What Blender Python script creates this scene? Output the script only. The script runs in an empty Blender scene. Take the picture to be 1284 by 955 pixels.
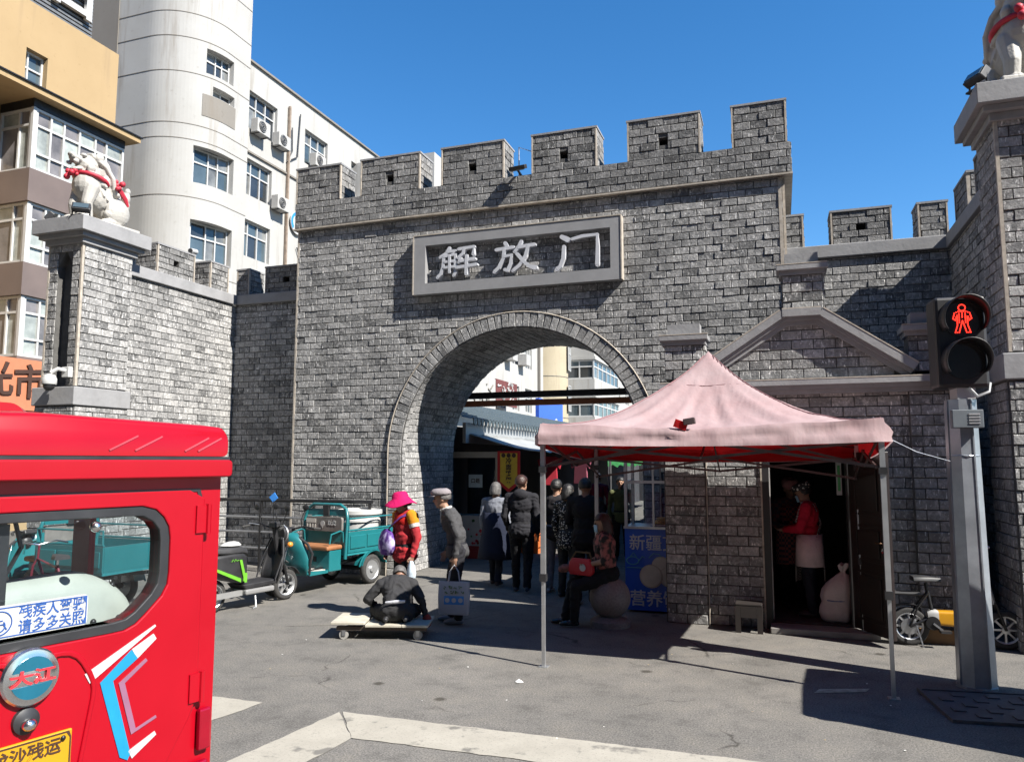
import bpy, bmesh, math, random
import numpy as np
from mathutils import Vector, Matrix, Euler
random.seed(7)
R = math.radians
sc = bpy.context.scene
col = sc.collection

# ---------------------------------------------------------------- camera, sky, sun, exposure
cam_d = bpy.data.cameras.new('camera'); cam = bpy.data.objects.new('camera', cam_d); col.objects.link(cam)
cam_d.sensor_width = 36.0; cam_d.lens = 961.0 / 1284.0 * 36.0; cam_d.clip_start = 0.05; cam_d.clip_end = 2000.0
YAW = R(19.2); PITCH = math.atan((578.0 - 477.5) / 961.0); CAM = Vector((0, 0, 1.95))
cam.location = CAM; cam.rotation_euler = (R(90) + PITCH, 0, YAW); sc.camera = cam
SUN = Vector((1.0, -0.32, 1.0)).normalized()
w = bpy.data.worlds.new('World'); sc.world = w; w.use_nodes = True
nt = w.node_tree; bg = nt.nodes['Background']
sky = nt.nodes.new('ShaderNodeTexSky'); sky.sky_type = 'NISHITA'; sky.sun_disc = False
sky.sun_elevation = math.asin(SUN.z); sky.sun_rotation = math.atan2(SUN.x, SUN.y)
sky.air_density = 1.0; sky.dust_density = 0.0; sky.ozone_density = 4.0; sky.altitude = 0
hs = nt.nodes.new('ShaderNodeHueSaturation'); hs.inputs['Saturation'].default_value = 1.27; nt.links.new(sky.outputs[0], hs.inputs['Color']); nt.links.new(hs.outputs[0], bg.inputs[0]); bg.inputs[1].default_value = 0.086
sd = bpy.data.lights.new('sun', 'SUN'); sd.energy = 5.0; sd.angle = R(0.53); sd.color = (1.0, 0.95, 0.87)
so = bpy.data.objects.new('sun', sd); col.objects.link(so); so.location = (8, -4, 14)
so.rotation_euler = (-SUN).to_track_quat('-Z', 'Y').to_euler()
sc.view_settings.view_transform = 'Standard'; sc.view_settings.look = 'None'
sc.view_settings.exposure = 1.25; sc.view_settings.gamma = 1.0; sc.view_settings.use_curve_mapping = False
sc.render.engine = 'CYCLES'; sc.cycles.use_denoising = True; sc.cycles.max_bounces = 6
sc.cycles.sample_clamp_indirect = 6.0

# ---------------------------------------------------------------- materials
MATS = {}
def M(name, c, rough=0.6, metal=0.0, var=0.12, scale=6.0, bump=0.0, coat=0.0, emit=0.0, bscale=None, trans=0.0, alpha=1.0, spec=0.5, dirt=0.0):
    if name in MATS: return MATS[name]
    m = bpy.data.materials.new(name); m.use_nodes = True; t = m.node_tree; n = t.nodes; L = t.links
    b = n['Principled BSDF']
    b.inputs['Roughness'].default_value = rough; b.inputs['Metallic'].default_value = metal
    b.inputs['Coat Weight'].default_value = coat; b.inputs['Coat Roughness'].default_value = 0.08
    b.inputs['Specular IOR Level'].default_value = spec
    b.inputs['Transmission Weight'].default_value = trans; b.inputs['Alpha'].default_value = alpha
    c4 = (c[0], c[1], c[2], 1)
    if emit: b.inputs['Emission Color'].default_value = c4; b.inputs['Emission Strength'].default_value = emit
    tc = n.new('ShaderNodeTexCoord')
    no = n.new('ShaderNodeTexNoise'); no.inputs['Scale'].default_value = scale; no.inputs['Detail'].default_value = 5; no.inputs['Roughness'].default_value = 0.62
    L.new(tc.outputs['Object'], no.inputs['Vector'])
    r = n.new('ShaderNodeValToRGB'); e = r.color_ramp.elements
    lo = [max(0, x * (1 - var)) for x in c]; hi = [min(1, x * (1 + var)) for x in c]
    e[0].position = 0.3; e[0].color = (*lo, 1); e[1].position = 0.7; e[1].color = (*hi, 1)
    L.new(no.outputs['Fac'], r.inputs[0]); out = r.outputs[0]
    if dirt:
        n2 = n.new('ShaderNodeTexNoise'); n2.inputs['Scale'].default_value = scale * 0.31; n2.inputs['Detail'].default_value = 8; n2.inputs['Roughness'].default_value = 0.7
        mp = n.new('ShaderNodeMapping'); mp.inputs['Scale'].default_value = (1, 1, 0.35); L.new(tc.outputs['Object'], mp.inputs[0]); L.new(mp.outputs[0], n2.inputs['Vector'])
        r2 = n.new('ShaderNodeValToRGB'); r2.color_ramp.elements[0].position = 0.52; r2.color_ramp.elements[1].position = 0.78
        r2.color_ramp.elements[0].color = (0, 0, 0, 1); r2.color_ramp.elements[1].color = (dirt, dirt, dirt, 1); L.new(n2.outputs['Fac'], r2.inputs[0])
        mx = n.new('ShaderNodeMix'); mx.data_type = 'RGBA'; L.new(r2.outputs[0], mx.inputs['Factor']); L.new(out, mx.inputs['A']); mx.inputs['B'].default_value = (c[0] * .45, c[1] * .42, c[2] * .38, 1); out = mx.outputs['Result']
    L.new(out, b.inputs['Base Color'])
    rr = n.new('ShaderNodeMapRange'); rr.inputs['To Min'].default_value = max(0.02, rough - 0.1); rr.inputs['To Max'].default_value = min(1, rough + 0.1)
    L.new(no.outputs['Fac'], rr.inputs['Value']); L.new(rr.outputs[0], b.inputs['Roughness'])
    if bump:
        nb = n.new('ShaderNodeTexNoise'); nb.inputs['Scale'].default_value = bscale or scale * 6; nb.inputs['Detail'].default_value = 4
        L.new(tc.outputs['Object'], nb.inputs['Vector'])
        bp = n.new('ShaderNodeBump'); bp.inputs['Strength'].default_value = bump; bp.inputs['Distance'].default_value = 0.02
        L.new(nb.outputs['Fac'], bp.inputs['Height']); L.new(bp.outputs[0], b.inputs['Normal'])
    MATS[name] = m; return m

def brick_material(name='grey_brick', k=1.0, bloom=.8):
    m = bpy.data.materials.new(name); m.use_nodes = True; t = m.node_tree; n = t.nodes; L = t.links; b = n['Principled BSDF']
    b.inputs['Roughness'].default_value = 0.86; b.inputs['Specular IOR Level'].default_value = 0.25
    oi = n.new('ShaderNodeObjectInfo'); ge = n.new('ShaderNodeNewGeometry')
    ad = n.new('ShaderNodeMath'); ad.operation = 'ADD'; L.new(oi.outputs['Random'], ad.inputs[0]); L.new(ge.outputs['Random Per Island'], ad.inputs[1])
    fr = n.new('ShaderNodeMath'); fr.operation = 'FRACT'; L.new(ad.outputs[0], fr.inputs[0])
    base = n.new('ShaderNodeValToRGB'); e = base.color_ramp.elements
    e[0].position = 0; e[0].color = (.105 * k, .105 * k, .105 * k, 1); e[1].position = 1; e[1].color = (.33 * k, .326 * k, .318 * k, 1)
    for p, c in ((.14, (.165 * k, .165 * k, .164 * k)), (.5, (.232 * k, .23 * k, .227 * k)), (.88, (.28 * k, .277 * k, .272 * k))):
        x = e.new(p); x.color = (*c, 1)
    L.new(fr.outputs[0], base.inputs[0])
    def noise(scale, detail, sx=1, sy=1, sz=1, rough=.65, off=None):
        mp = n.new('ShaderNodeMapping'); mp.inputs['Scale'].default_value = (sx, sy, sz); L.new(ge.outputs['Position'], mp.inputs[0])
        vec = mp.outputs[0]
        if off:
            va = n.new('ShaderNodeVectorMath'); va.operation = 'SCALE'; co = n.new('ShaderNodeCombineXYZ')
            L.new(fr.outputs[0], co.inputs[0]); L.new(fr.outputs[0], co.inputs[1]); L.new(fr.outputs[0], co.inputs[2]); L.new(co.outputs[0], va.inputs[0]); va.inputs['Scale'].default_value = off
            vb = n.new('ShaderNodeVectorMath'); vb.operation = 'ADD'; L.new(vec, vb.inputs[0]); L.new(va.outputs[0], vb.inputs[1]); vec = vb.outputs[0]
        x = n.new('ShaderNodeTexNoise'); x.inputs['Scale'].default_value = scale; x.inputs['Detail'].default_value = detail; x.inputs['Roughness'].default_value = rough
        L.new(vec, x.inputs['Vector']); return x.outputs['Fac']
    def ramp(f, a, c, v0=0.0, v1=1.0):
        x = n.new('ShaderNodeMapRange'); x.inputs['From Min'].default_value = a; x.inputs['From Max'].default_value = c; x.inputs['To Min'].default_value = v0; x.inputs['To Max'].default_value = v1; L.new(f, x.inputs['Value']); return x.outputs[0]
    def mix(f, a, c):
        x = n.new('ShaderNodeMix'); x.data_type = 'RGBA'; L.new(f, x.inputs['Factor']); L.new(a, x.inputs['A'])
        if isinstance(c, tuple): x.inputs['B'].default_value = c
        else: L.new(c, x.inputs['B'])
        return x.outputs['Result']
    c = base.outputs[0]
    mott = n.new('ShaderNodeMix'); mott.data_type = 'RGBA'; mott.blend_type = 'MULTIPLY'; mott.inputs['Factor'].default_value = 1
    g = ramp(noise(26, 6), .3, .7, .64, 1.36); L.new(c, mott.inputs['A']); L.new(g, mott.inputs['B']); c = mott.outputs['Result']
    c = mix(ramp(noise(15, 6, 1.0, 1.0, .8, .75, 37), .51, .68, 0, bloom), c, (.54, .53, .515, 1))       # lime bloom, brick by brick
    c = mix(ramp(noise(19, 4, 2.0, 2.0, .55, .65, 91), .61, .66, 0, min(1, bloom * 1.25)), c, (.74, .73, .71, 1))      # short white drips
    c = mix(ramp(noise(.9, 5), .48, .78, 0, .5), c, (.12, .119, .117, 1))                           # broad weathering
    c = mix(ramp(noise(1.6, 6, 1.5, 1.5, .16, .7), .56, .74, 0, .5), c, (.10, .098, .095, 1))          # rain streaks
    L.new(c, b.inputs['Base Color'])
    bp = n.new('ShaderNodeBump'); bp.inputs['Strength'].default_value = .75; bp.inputs['Distance'].default_value = .012; L.new(noise(34, 5), bp.inputs['Height']); L.new(bp.outputs[0], b.inputs['Normal'])
    return m
BRICK = brick_material(); BRICK_D = brick_material('weathered_brick', .68, .5)
MORTAR = M('mortar', (.085, .083, .08), .95, var=.25, scale=9, bump=.3)
BEAD = M('cement_bead', (.36, .32, .27), .9, var=.25, scale=14)
COPING = M('coping_stone', (.24, .24, .245), .8, var=.14, scale=3, bump=.15, dirt=.35)
MOULD = M('grey_render', (.235, .235, .24), .8, var=.15, scale=4, bump=.15, dirt=.4)
PLATE = M('plaque_stone', (.235, .235, .24), .72, var=.1, scale=3, bump=.08, dirt=.25)
BLACK = M('black_void', (.012, .012, .014), .9)
BLKPL = M('black_plastic', (.022, .022, .024), .45, var=.3)
BLKMT = M('black_metal', (.03, .03, .032), .4, .6, var=.3)
RUBBER = M('rubber', (.035, .034, .033), .85, var=.3, bump=.2, scale=20)
CHROME = M('chrome', (.7, .7, .7), .22, 1.0, var=.05)
STEEL = M('steel', (.42, .43, .45), .35, .9, var=.15)
ALU = M('aluminium', (.55, .56, .57), .4, .8, var=.1)
WHITE = M('white_paint', (.42, .42, .41), .5, var=.06)
WPL = M('white_plastic', (.45, .45, .44), .35, var=.04)
GLASS = M('window_glass', (.06, .085, .10), .07, var=.3, scale=.8, spec=.8)
GLASSES = [GLASS, GLASS, M('window_glass_curtain', (.16, .165, .16), .1, var=.5, scale=1.3, spec=.7), M('window_glass_dim', (.025, .03, .035), .06, var=.4, scale=.9, spec=.8)]
def clear_glass(name, tint=(.8, .85, .87), alpha=.22):
    m = bpy.data.materials.new(name); m.use_nodes = True; t = m.node_tree; n = t.nodes; L = t.links
    for x in list(n): n.remove(x)
    o = n.new('ShaderNodeOutputMaterial'); tr = n.new('ShaderNodeBsdfTransparent'); tr.inputs[0].default_value = (*tint, 1)
    gl = n.new('ShaderNodeBsdfGlossy'); gl.inputs['Roughness'].default_value = .03
    lw = n.new('ShaderNodeLayerWeight'); lw.inputs['Blend'].default_value = .5; pw = n.new('ShaderNodeMath'); pw.operation = 'POWER'; pw.inputs[1].default_value = 4; L.new(lw.outputs['Facing'], pw.inputs[0]); fz = n.new('ShaderNodeMath'); fz.operation = 'MULTIPLY_ADD'; fz.inputs[1].default_value = .7; fz.inputs[2].default_value = .05; L.new(pw.outputs[0], fz.inputs[0])
    mx = n.new('ShaderNodeMixShader'); L.new(fz.outputs[0], mx.inputs[0]); L.new(tr.outputs[0], mx.inputs[1]); L.new(gl.outputs[0], mx.inputs[2]); L.new(mx.outputs[0], o.inputs[0])
    return m
CLEAR = clear_glass('clear_glass')

# ---------------------------------------------------------------- mesh helpers
class MB:
    def __init__(s): s.v = []; s.f = []; s.mi = []; s.cur = 0; s.T = None
    def add(s, vs, fs):
        b = len(s.v)
        if s.T is not None: vs = [s.T @ Vector(p) for p in vs]
        s.v += [tuple(p) for p in vs]
        for f in fs: s.f.append(tuple(b + i for i in f)); s.mi.append(s.cur)
        return s
    def box(s, x0, x1, y0, y1, z0, z1):
        return s.add([(x0, y0, z0), (x1, y0, z0), (x1, y1, z0), (x0, y1, z0), (x0, y0, z1), (x1, y0, z1), (x1, y1, z1), (x0, y1, z1)],
                     [(0, 3, 2, 1), (4, 5, 6, 7), (0, 1, 5, 4), (1, 2, 6, 5), (2, 3, 7, 6), (3, 0, 4, 7)])
    def obox(s, c, size, rot=(0, 0, 0)):
        m = Matrix.Translation(Vector(c)) @ Euler(rot).to_matrix().to_4x4(); x, y, z = size[0] / 2, size[1] / 2, size[2] / 2
        vs = [m @ Vector(p) for p in ((-x, -y, -z), (x, -y, -z), (x, y, -z), (-x, y, -z), (-x, -y, z), (x, -y, z), (x, y, z), (-x, y, z))]
        return s.add(vs, [(0, 3, 2, 1), (4, 5, 6, 7), (0, 1, 5, 4), (1, 2, 6, 5), (2, 3, 7, 6), (3, 0, 4, 7)])
    def bar(s, p0, p1, wd, ht, upv=(0, 0, 1)):
        p0 = Vector(p0); p1 = Vector(p1); d = (p1 - p0).normalized(); u = Vector(upv)
        if abs(d.dot(u)) > .98: u = Vector((1, 0, 0))
        a = d.cross(u).normalized() * wd / 2; b = a.cross(d).normalized() * ht / 2
        return s.add([p0 - a - b, p0 + a - b, p0 + a + b, p0 - a + b, p1 - a - b, p1 + a - b, p1 + a + b, p1 - a + b],
                     [(0, 3, 2, 1), (4, 5, 6, 7), (0, 1, 5, 4), (1, 2, 6, 5), (2, 3, 7, 6), (3, 0, 4, 7)])
    def tube(s, pts, r, n=8, closed=False, flat=1.0):
        pts = [Vector(p) for p in pts]; k = len(pts); rs = r if isinstance(r, (list, tuple)) else [r] * k
        vs = []; fs = []; pu = None
        for i in range(k):
            if closed: d = pts[(i + 1) % k] - pts[i - 1]
            else: d = pts[min(i + 1, k - 1)] - pts[max(i - 1, 0)]
            d = d.normalized() if d.length > 1e-9 else Vector((0, 0, 1))
            if pu is None: u = d.orthogonal().normalized()
            else:
                u = pu - d * pu.dot(d); u = u.normalized() if u.length > 1e-6 else d.orthogonal().normalized()
            pu = u; v = d.cross(u)
            for j in range(n):
                a = 2 * math.pi * j / n; vs.append(pts[i] + (u * math.cos(a) + v * math.sin(a) * flat) * rs[i])
        for i in range(k if closed else k - 1):
            for j in range(n):
                a = i * n + j; b = i * n + (j + 1) % n; c2 = ((i + 1) % k) * n + (j + 1) % n; d2 = ((i + 1) % k) * n + j
                fs.append((a, b, c2, d2))
        if not closed: fs.append(tuple(range(n - 1, -1, -1))); fs.append(tuple((k - 1) * n + j for j in range(n)))
        return s.add(vs, fs)
    def cyl(s, p0, p1, r0, r1=None, n=16): return s.tube([p0, p1], [r0, r0 if r1 is None else r1], n)
    def sph(s, c, r, nu=14, nv=9, rot=None):
        r = r if isinstance(r, (list, tuple)) else (r, r, r); m = Euler(rot).to_matrix() if rot else Matrix.Identity(3); c = Vector(c)
        vs = [c + m @ Vector((0, 0, r[2]))]
        for i in range(1, nv):
            t = math.pi * i / nv
            for j in range(nu):
                a = 2 * math.pi * j / nu; vs.append(c + m @ Vector((r[0] * math.sin(t) * math.cos(a), r[1] * math.sin(t) * math.sin(a), r[2] * math.cos(t))))
        vs.append(c + m @ Vector((0, 0, -r[2]))); fs = []
        for j in range(nu): fs.append((0, 1 + j, 1 + (j + 1) % nu))
        for i in range(nv - 2):
            for j in range(nu): a = 1 + i * nu + j; b = 1 + i * nu + (j + 1) % nu; fs.append((a, a + nu, b + nu, b))
        e = len(vs) - 1
        for j in range(nu): fs.append((e, 1 + (nv - 2) * nu + (j + 1) % nu, 1 + (nv - 2) * nu + j))
        return s.add(vs, fs)
    def lathe(s, prof, n=24, c=(0, 0, 0), axis='z', caps=True):
        vs = []; fs = []; k = len(prof); c = Vector(c)
        for r, h in prof:
            for j in range(n):
                a = 2 * math.pi * j / n; x, y = r * math.cos(a), r * math.sin(a)
                p = (x, y, h) if axis == 'z' else ((h, x, y) if axis == 'x' else (y, h, x)); vs.append(c + Vector(p))
        for i in range(k - 1):
            for j in range(n): fs.append((i * n + j, i * n + (j + 1) % n, (i + 1) * n + (j + 1) % n, (i + 1) * n + j))
        if caps: fs.append(tuple(range(n - 1, -1, -1))); fs.append(tuple((k - 1) * n + j for j in range(n)))
        return s.add(vs, fs)
    def prism(s, poly, a, b, plane='xz'):
        k = len(poly)
        def P(u, v, t): return (u, t, v) if plane == 'xz' else ((t, u, v) if plane == 'yz' else (u, v, t))
        vs = [P(u, v, a) for u, v in poly] + [P(u, v, b) for u, v in poly]
        fs = [tuple(range(k)), tuple(range(2 * k - 1, k - 1, -1))] + [(i, i + k, (i + 1) % k + k, (i + 1) % k) for i in range(k)]
        return s.add(vs, fs)
    def loft(s, rings, caps=True, closed=True):
        n = len(rings[0]); vs = [p for r in rings for p in r]; fs = []
        for i in range(len(rings) - 1):
            for j in range(n if closed else n - 1):
                fs.append((i * n + j, i * n + (j + 1) % n, (i + 1) * n + (j + 1) % n, (i + 1) * n + j))
        if caps: fs.append(tuple(range(n - 1, -1, -1))); fs.append(tuple((len(rings) - 1) * n + j for j in range(n)))
        return s.add(vs, fs)
    def build(s, name, mat, parent=None, smooth=None, bevel=None, solid=None, world=False, loc=None, rot=None):
        me = bpy.data.meshes.new(name); vs = s.v
        if world and parent is not None:
            inv = parent['_m'] if False else xf(parent).inverted(); vs = [tuple(inv @ Vector(p)) for p in vs]
        me.from_pydata(vs, [], s.f)
        ms = mat if isinstance(mat, list) else [mat]
        for q in ms: me.materials.append(q)
        if len(ms) > 1: me.polygons.foreach_set('material_index', s.mi)
        bm = bmesh.new(); bm.from_mesh(me); bmesh.ops.recalc_face_normals(bm, faces=bm.faces); bm.to_mesh(me); bm.free()
        if smooth:
            me.shade_smooth(); me.set_sharp_from_angle(angle=R(smooth))
        o = bpy.data.objects.new(name, me); col.objects.link(o)
        if parent is not None: o.parent = parent
        if loc: o.location = loc
        if rot: o.rotation_euler = rot
        if solid: d = o.modifiers.new('solid', 'SOLIDIFY'); d.thickness = solid; d.offset = 0
        if bevel: d = o.modifiers.new('bevel', 'BEVEL'); d.width = bevel; d.segments = 2; d.limit_method = 'ANGLE'; d.angle_limit = R(35)
        return o
def xf(o):
    m = Matrix.Translation(o.location) @ o.rotation_euler.to_matrix().to_4x4() @ Matrix.Diagonal((*o.scale, 1))
    return xf(o.parent) @ m if o.parent else m
def tag(o, label=None, cat=None, group=None, kind=None):
    if label: o['label'] = label
    if cat: o['category'] = cat
    if group: o['group'] = group
    if kind: o['kind'] = kind
    return o
def thing(name, label, cat, loc=(0, 0, 0), rz=0.0, group=None):
    o = bpy.data.objects.new(name, None); col.objects.link(o); o.location = loc; o.rotation_euler = (0, 0, rz)
    o.empty_display_size = .2
    return tag(o, label, cat, group)
def copy_tree(o, parent=None):
    c = o.copy(); col.objects.link(c); c.parent = parent
    for ch in list(o.children): copy_tree(ch, c)
    return c
def bx(name, mat, parent, x0, x1, y0, y1, z0, z1, bevel=None, world=True):
    return MB().box(x0, x1, y0, y1, z0, z1).build(name, mat, parent, bevel=bevel, world=world)
def text(name, body, size, mat, parent, loc, rot=(R(90), 0, 0), ext=.004, off=0.0, sx=1.0, sy=1.0, align='CENTER', shear=0.0):
    c = bpy.data.curves.new('t', 'FONT'); c.body = body; c.size = size; c.extrude = ext; c.offset = off; c.align_x = align; c.align_y = 'CENTER'; c.resolution_u = 3; c.shear = shear
    o = bpy.data.objects.new('t', c); col.objects.link(o); bpy.context.view_layer.update()
    me = bpy.data.meshes.new_from_object(o.evaluated_get(bpy.context.evaluated_depsgraph_get())); bpy.data.objects.remove(o); bpy.data.curves.remove(c)
    me.transform(Matrix.Diagonal((sx, sy, 1, 1))); me.materials.clear(); me.materials.append(mat)
    o = bpy.data.objects.new(name, me); col.objects.link(o); o.parent = parent; o.location = loc; o.rotation_euler = rot
    return o

# ---------------------------------------------------------------- bricks
BH, BL = .1175, .246
def brick_meshes(BRICK):
    out = []
    for k in range(8):
        rg = random.Random(100 + k); j = lambda a: rg.uniform(-a, a)
        o = [(-.5 + j(.012), -.5 + j(.03)), (.5 + j(.012), -.5 + j(.03)), (.5 + j(.012), .5 + j(.03)), (-.5 + j(.012), .5 + j(.03))]
        cx, cz = .03, .06; i = [(o[0][0] + cx, o[0][1] + cz), (o[1][0] - cx, o[1][1] + cz), (o[2][0] - cx, o[2][1] - cz), (o[3][0] + cx, o[3][1] - cz)]
        v = [(x, 0, z) for x, z in o] + [(x, .8, z) for x, z in o] + [(x, 1 + j(.12), z) for x, z in i]
        f = [(0, 1, 5, 4), (1, 2, 6, 5), (2, 3, 7, 6), (3, 0, 4, 7), (4, 5, 9, 8), (5, 6, 10, 9), (6, 7, 11, 10), (7, 4, 8, 11), (8, 9, 10, 11)]
        me = bpy.data.meshes.new('brick'); me.from_pydata(v, [], f); me.materials.append(BRICK)
        bm = bmesh.new(); bm.from_mesh(me); bmesh.ops.recalc_face_normals(bm, faces=bm.faces); bm.to_mesh(me); bm.free()
        # outward is +y (front face)
        if me.polygons[8].normal.y < 0: me.flip_normals()
        out.append((me, np.array(v), [tuple(p.vertices) for p in me.polygons]))
    return out
BM = brick_meshes(BRICK); BM_D = brick_meshes(BRICK_D)
class Bricks:
    def __init__(s): s.b = []
    def one(s, c, u, v, n, ln, ht, pr): s.b.append((Vector(c), Vector(u), Vector(v), Vector(n), ln, ht, pr))
    def plane(s, o, u, v, n, H, segs, phase=0.0, L=BL, h=BH, z0=0.0, joint=.011, pr=(.010, .024)):
        o = Vector(o); u = Vector(u); v = Vector(v); r = 0; z = z0
        while z < H - .02:
            hh = min(h, H - z)
            for a, b in segs(z + hh / 2):
                k = math.floor((a - phase - (r % 2) * L / 2 + random.uniform(-.02, .02)) / L); x = phase + (r % 2) * L / 2 + k * L
                while x < b:
                    xa, xb = max(a, x), min(b, x + L + (L if random.random() < .02 else 0)); nx = max(x + L, xb if xb < b else x + L)
                    if xb - xa > .035:
                        jt = joint * random.uniform(.7, 1.3)
                        s.one(o + u * ((xa + xb) / 2) + v * (z + hh / 2), u, v, n, xb - xa - jt, hh - joint, random.uniform(*pr))
                    x = nx
            z += h; r += 1
    def flush(s, parent, name='brick', limit=300, skip=None, dark=False):
        if not s.b: return
        inv = xf(parent).inverted(); sc_ = []
        fw = Vector((-math.sin(YAW), math.cos(YAW), 0)); rt = Vector((math.cos(YAW), math.sin(YAW), 0))
        for i, (c, u, v, n, ln, ht, pr) in enumerate(s.b):
            d = c - CAM; w_ = d.dot(fw); vis = w_ > .5 and n.dot(-d) > 0 and abs(d.dot(rt) / max(w_, .1)) < .67 and not (skip and skip(c))
            sc_.append((-(ln * ht * n.dot(-d) / d.length ** 3) if vis else 1, i))
        sc_.sort(); pick = set(i for q, i in sc_[:limit] if q < 0)
        V = []; F = []; nb = 0
        for i, (c, u, v, n, ln, ht, pr) in enumerate(s.b):
            me, bv, bf = (BM_D if dark else BM)[random.randrange(8)]
            if u.cross(n).dot(v) < 0: u = -u
            m = Matrix(((u.x * ln, n.x * pr, v.x * ht, c.x), (u.y * ln, n.y * pr, v.y * ht, c.y), (u.z * ln, n.z * pr, v.z * ht, c.z), (0, 0, 0, 1)))
            m = inv @ m
            if i in pick:
                o = bpy.data.objects.new(name, me); col.objects.link(o); o.parent = parent; o.matrix_local = m
            else:
                a = np.array(m); vv = bv @ a[:3, :3].T + a[:3, 3]; V.append(vv); F += [tuple(q + nb for q in f) for f in bf]; nb += len(bv)
        if V:
            me = bpy.data.meshes.new('brickwork'); me.from_pydata(np.concatenate(V).tolist(), [], F); me.materials.append(BRICK_D if dark else BRICK)
            bm = bmesh.new(); bm.from_mesh(me); bmesh.ops.recalc_face_normals(bm, faces=bm.faces); bm.to_mesh(me); bm.free()
            o = bpy.data.objects.new('brickwork', me); col.objects.link(o); o.parent = parent; o['kind'] = 'stuff'
        s.b = []
# ---------------------------------------------------------------- ground
def asphalt():
    m = bpy.data.materials.new('asphalt'); m.use_nodes = True; t = m.node_tree; n = t.nodes; L = t.links; b = n['Principled BSDF']
    b.inputs['Roughness'].default_value = .92; b.inputs['Specular IOR Level'].default_value = .2
    ge = n.new('ShaderNodeNewGeometry')
    def noise(scale, detail=4, rough=.6, kind='ShaderNodeTexNoise'):
        x = n.new(kind); x.inputs['Scale'].default_value = scale; x.inputs['Detail'].default_value = detail; x.inputs['Roughness'].default_value = rough; L.new(ge.outputs['Position'], x.inputs['Vector']); return x.outputs['Fac']
    def ramp(f, stops):
        x = n.new('ShaderNodeValToRGB'); e = x.color_ramp.elements
        e[0].position, e[0].color = stops[0][0], (*stops[0][1], 1); e[1].position, e[1].color = stops[-1][0], (*stops[-1][1], 1)
        for p, c in stops[1:-1]: y = e.new(p); y.color = (*c, 1)
        L.new(f, x.inputs[0]); return x.outputs[0]
    def mul(a, c):
        x = n.new('ShaderNodeMix'); x.data_type = 'RGBA'; x.blend_type = 'MULTIPLY'; x.inputs['Factor'].default_value = 1; L.new(a, x.inputs['A']); L.new(c, x.inputs['B']); return x.outputs['Result']
    base = ramp(noise(.55, 5), [(.3, (.112, .108, .101)), (.7, (.152, .145, .135))])
    grain = ramp(noise(70, 3, .85), [(.32, (.45, .45, .45)), (.5, (1, 1, 1)), (.68, (1.65, 1.63, 1.6))])
    patch = ramp(noise(2.4, 8, .75), [(.33, (.70, .70, .70)), (.48, (1, 1, 1)), (.66, (1.16, 1.14, 1.1))])
    c = mul(mul(base, grain), patch)
    vo = n.new('ShaderNodeTexVoronoi'); vo.inputs['Scale'].default_value = 1.25; vo.inputs['Randomness'].default_value = 1; L.new(ge.outputs['Position'], vo.inputs['Vector'])
    nz = noise(9, 3); ad = n.new('ShaderNodeMath'); ad.operation = 'MULTIPLY_ADD'; ad.inputs[1].default_value = .09; L.new(nz, ad.inputs[0]); L.new(vo.outputs['Distance'], ad.inputs[2])
    spot = ramp(ad.outputs[0], [(.085, (.38, .37, .35)), (.125, (1, 1, 1))])
    c = mul(c, spot)
    va = n.new('ShaderNodeVectorMath'); va.operation = 'MULTIPLY_ADD'; wn = n.new('ShaderNodeTexNoise'); wn.inputs['Scale'].default_value = 2.2; wn.inputs['Detail'].default_value = 5; L.new(ge.outputs['Position'], wn.inputs['Vector']); L.new(wn.outputs['Color'], va.inputs[0]); va.inputs[1].default_value = (.55, .55, 0); L.new(ge.outputs['Position'], va.inputs[2])
    ve = n.new('ShaderNodeTexVoronoi'); ve.feature = 'DISTANCE_TO_EDGE'; ve.inputs['Scale'].default_value = .42; L.new(va.outputs[0], ve.inputs['Vector'])
    crk = ramp(ve.outputs['Distance'], [(.0025, (.42, .41, .4)), (.006, (1, 1, 1))]); msk = ramp(noise(.8, 3), [(.5, (1, 1, 1)), (.58, (0, 0, 0))])
    xm = n.new('ShaderNodeMix'); xm.data_type = 'RGBA'; L.new(msk, xm.inputs['Factor']); L.new(crk, xm.inputs['A']); xm.inputs['B'].default_value = (1, 1, 1, 1); c = mul(c, xm.outputs['Result'])
    L.new(c, b.inputs['Base Color'])
    bp = n.new('ShaderNodeBump'); bp.inputs['Strength'].default_value = .55; bp.inputs['Distance'].default_value = .006; L.new(noise(140, 2, .7), bp.inputs['Height']); L.new(bp.outputs[0], b.inputs['Normal'])
    return m
g = MB().add([(-900, -300, 0), (900, -300, 0), (900, 1400, 0), (-900, 1400, 0)], [(0, 1, 2, 3)]).build('ground', asphalt()); tag(g, kind='structure')
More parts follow.
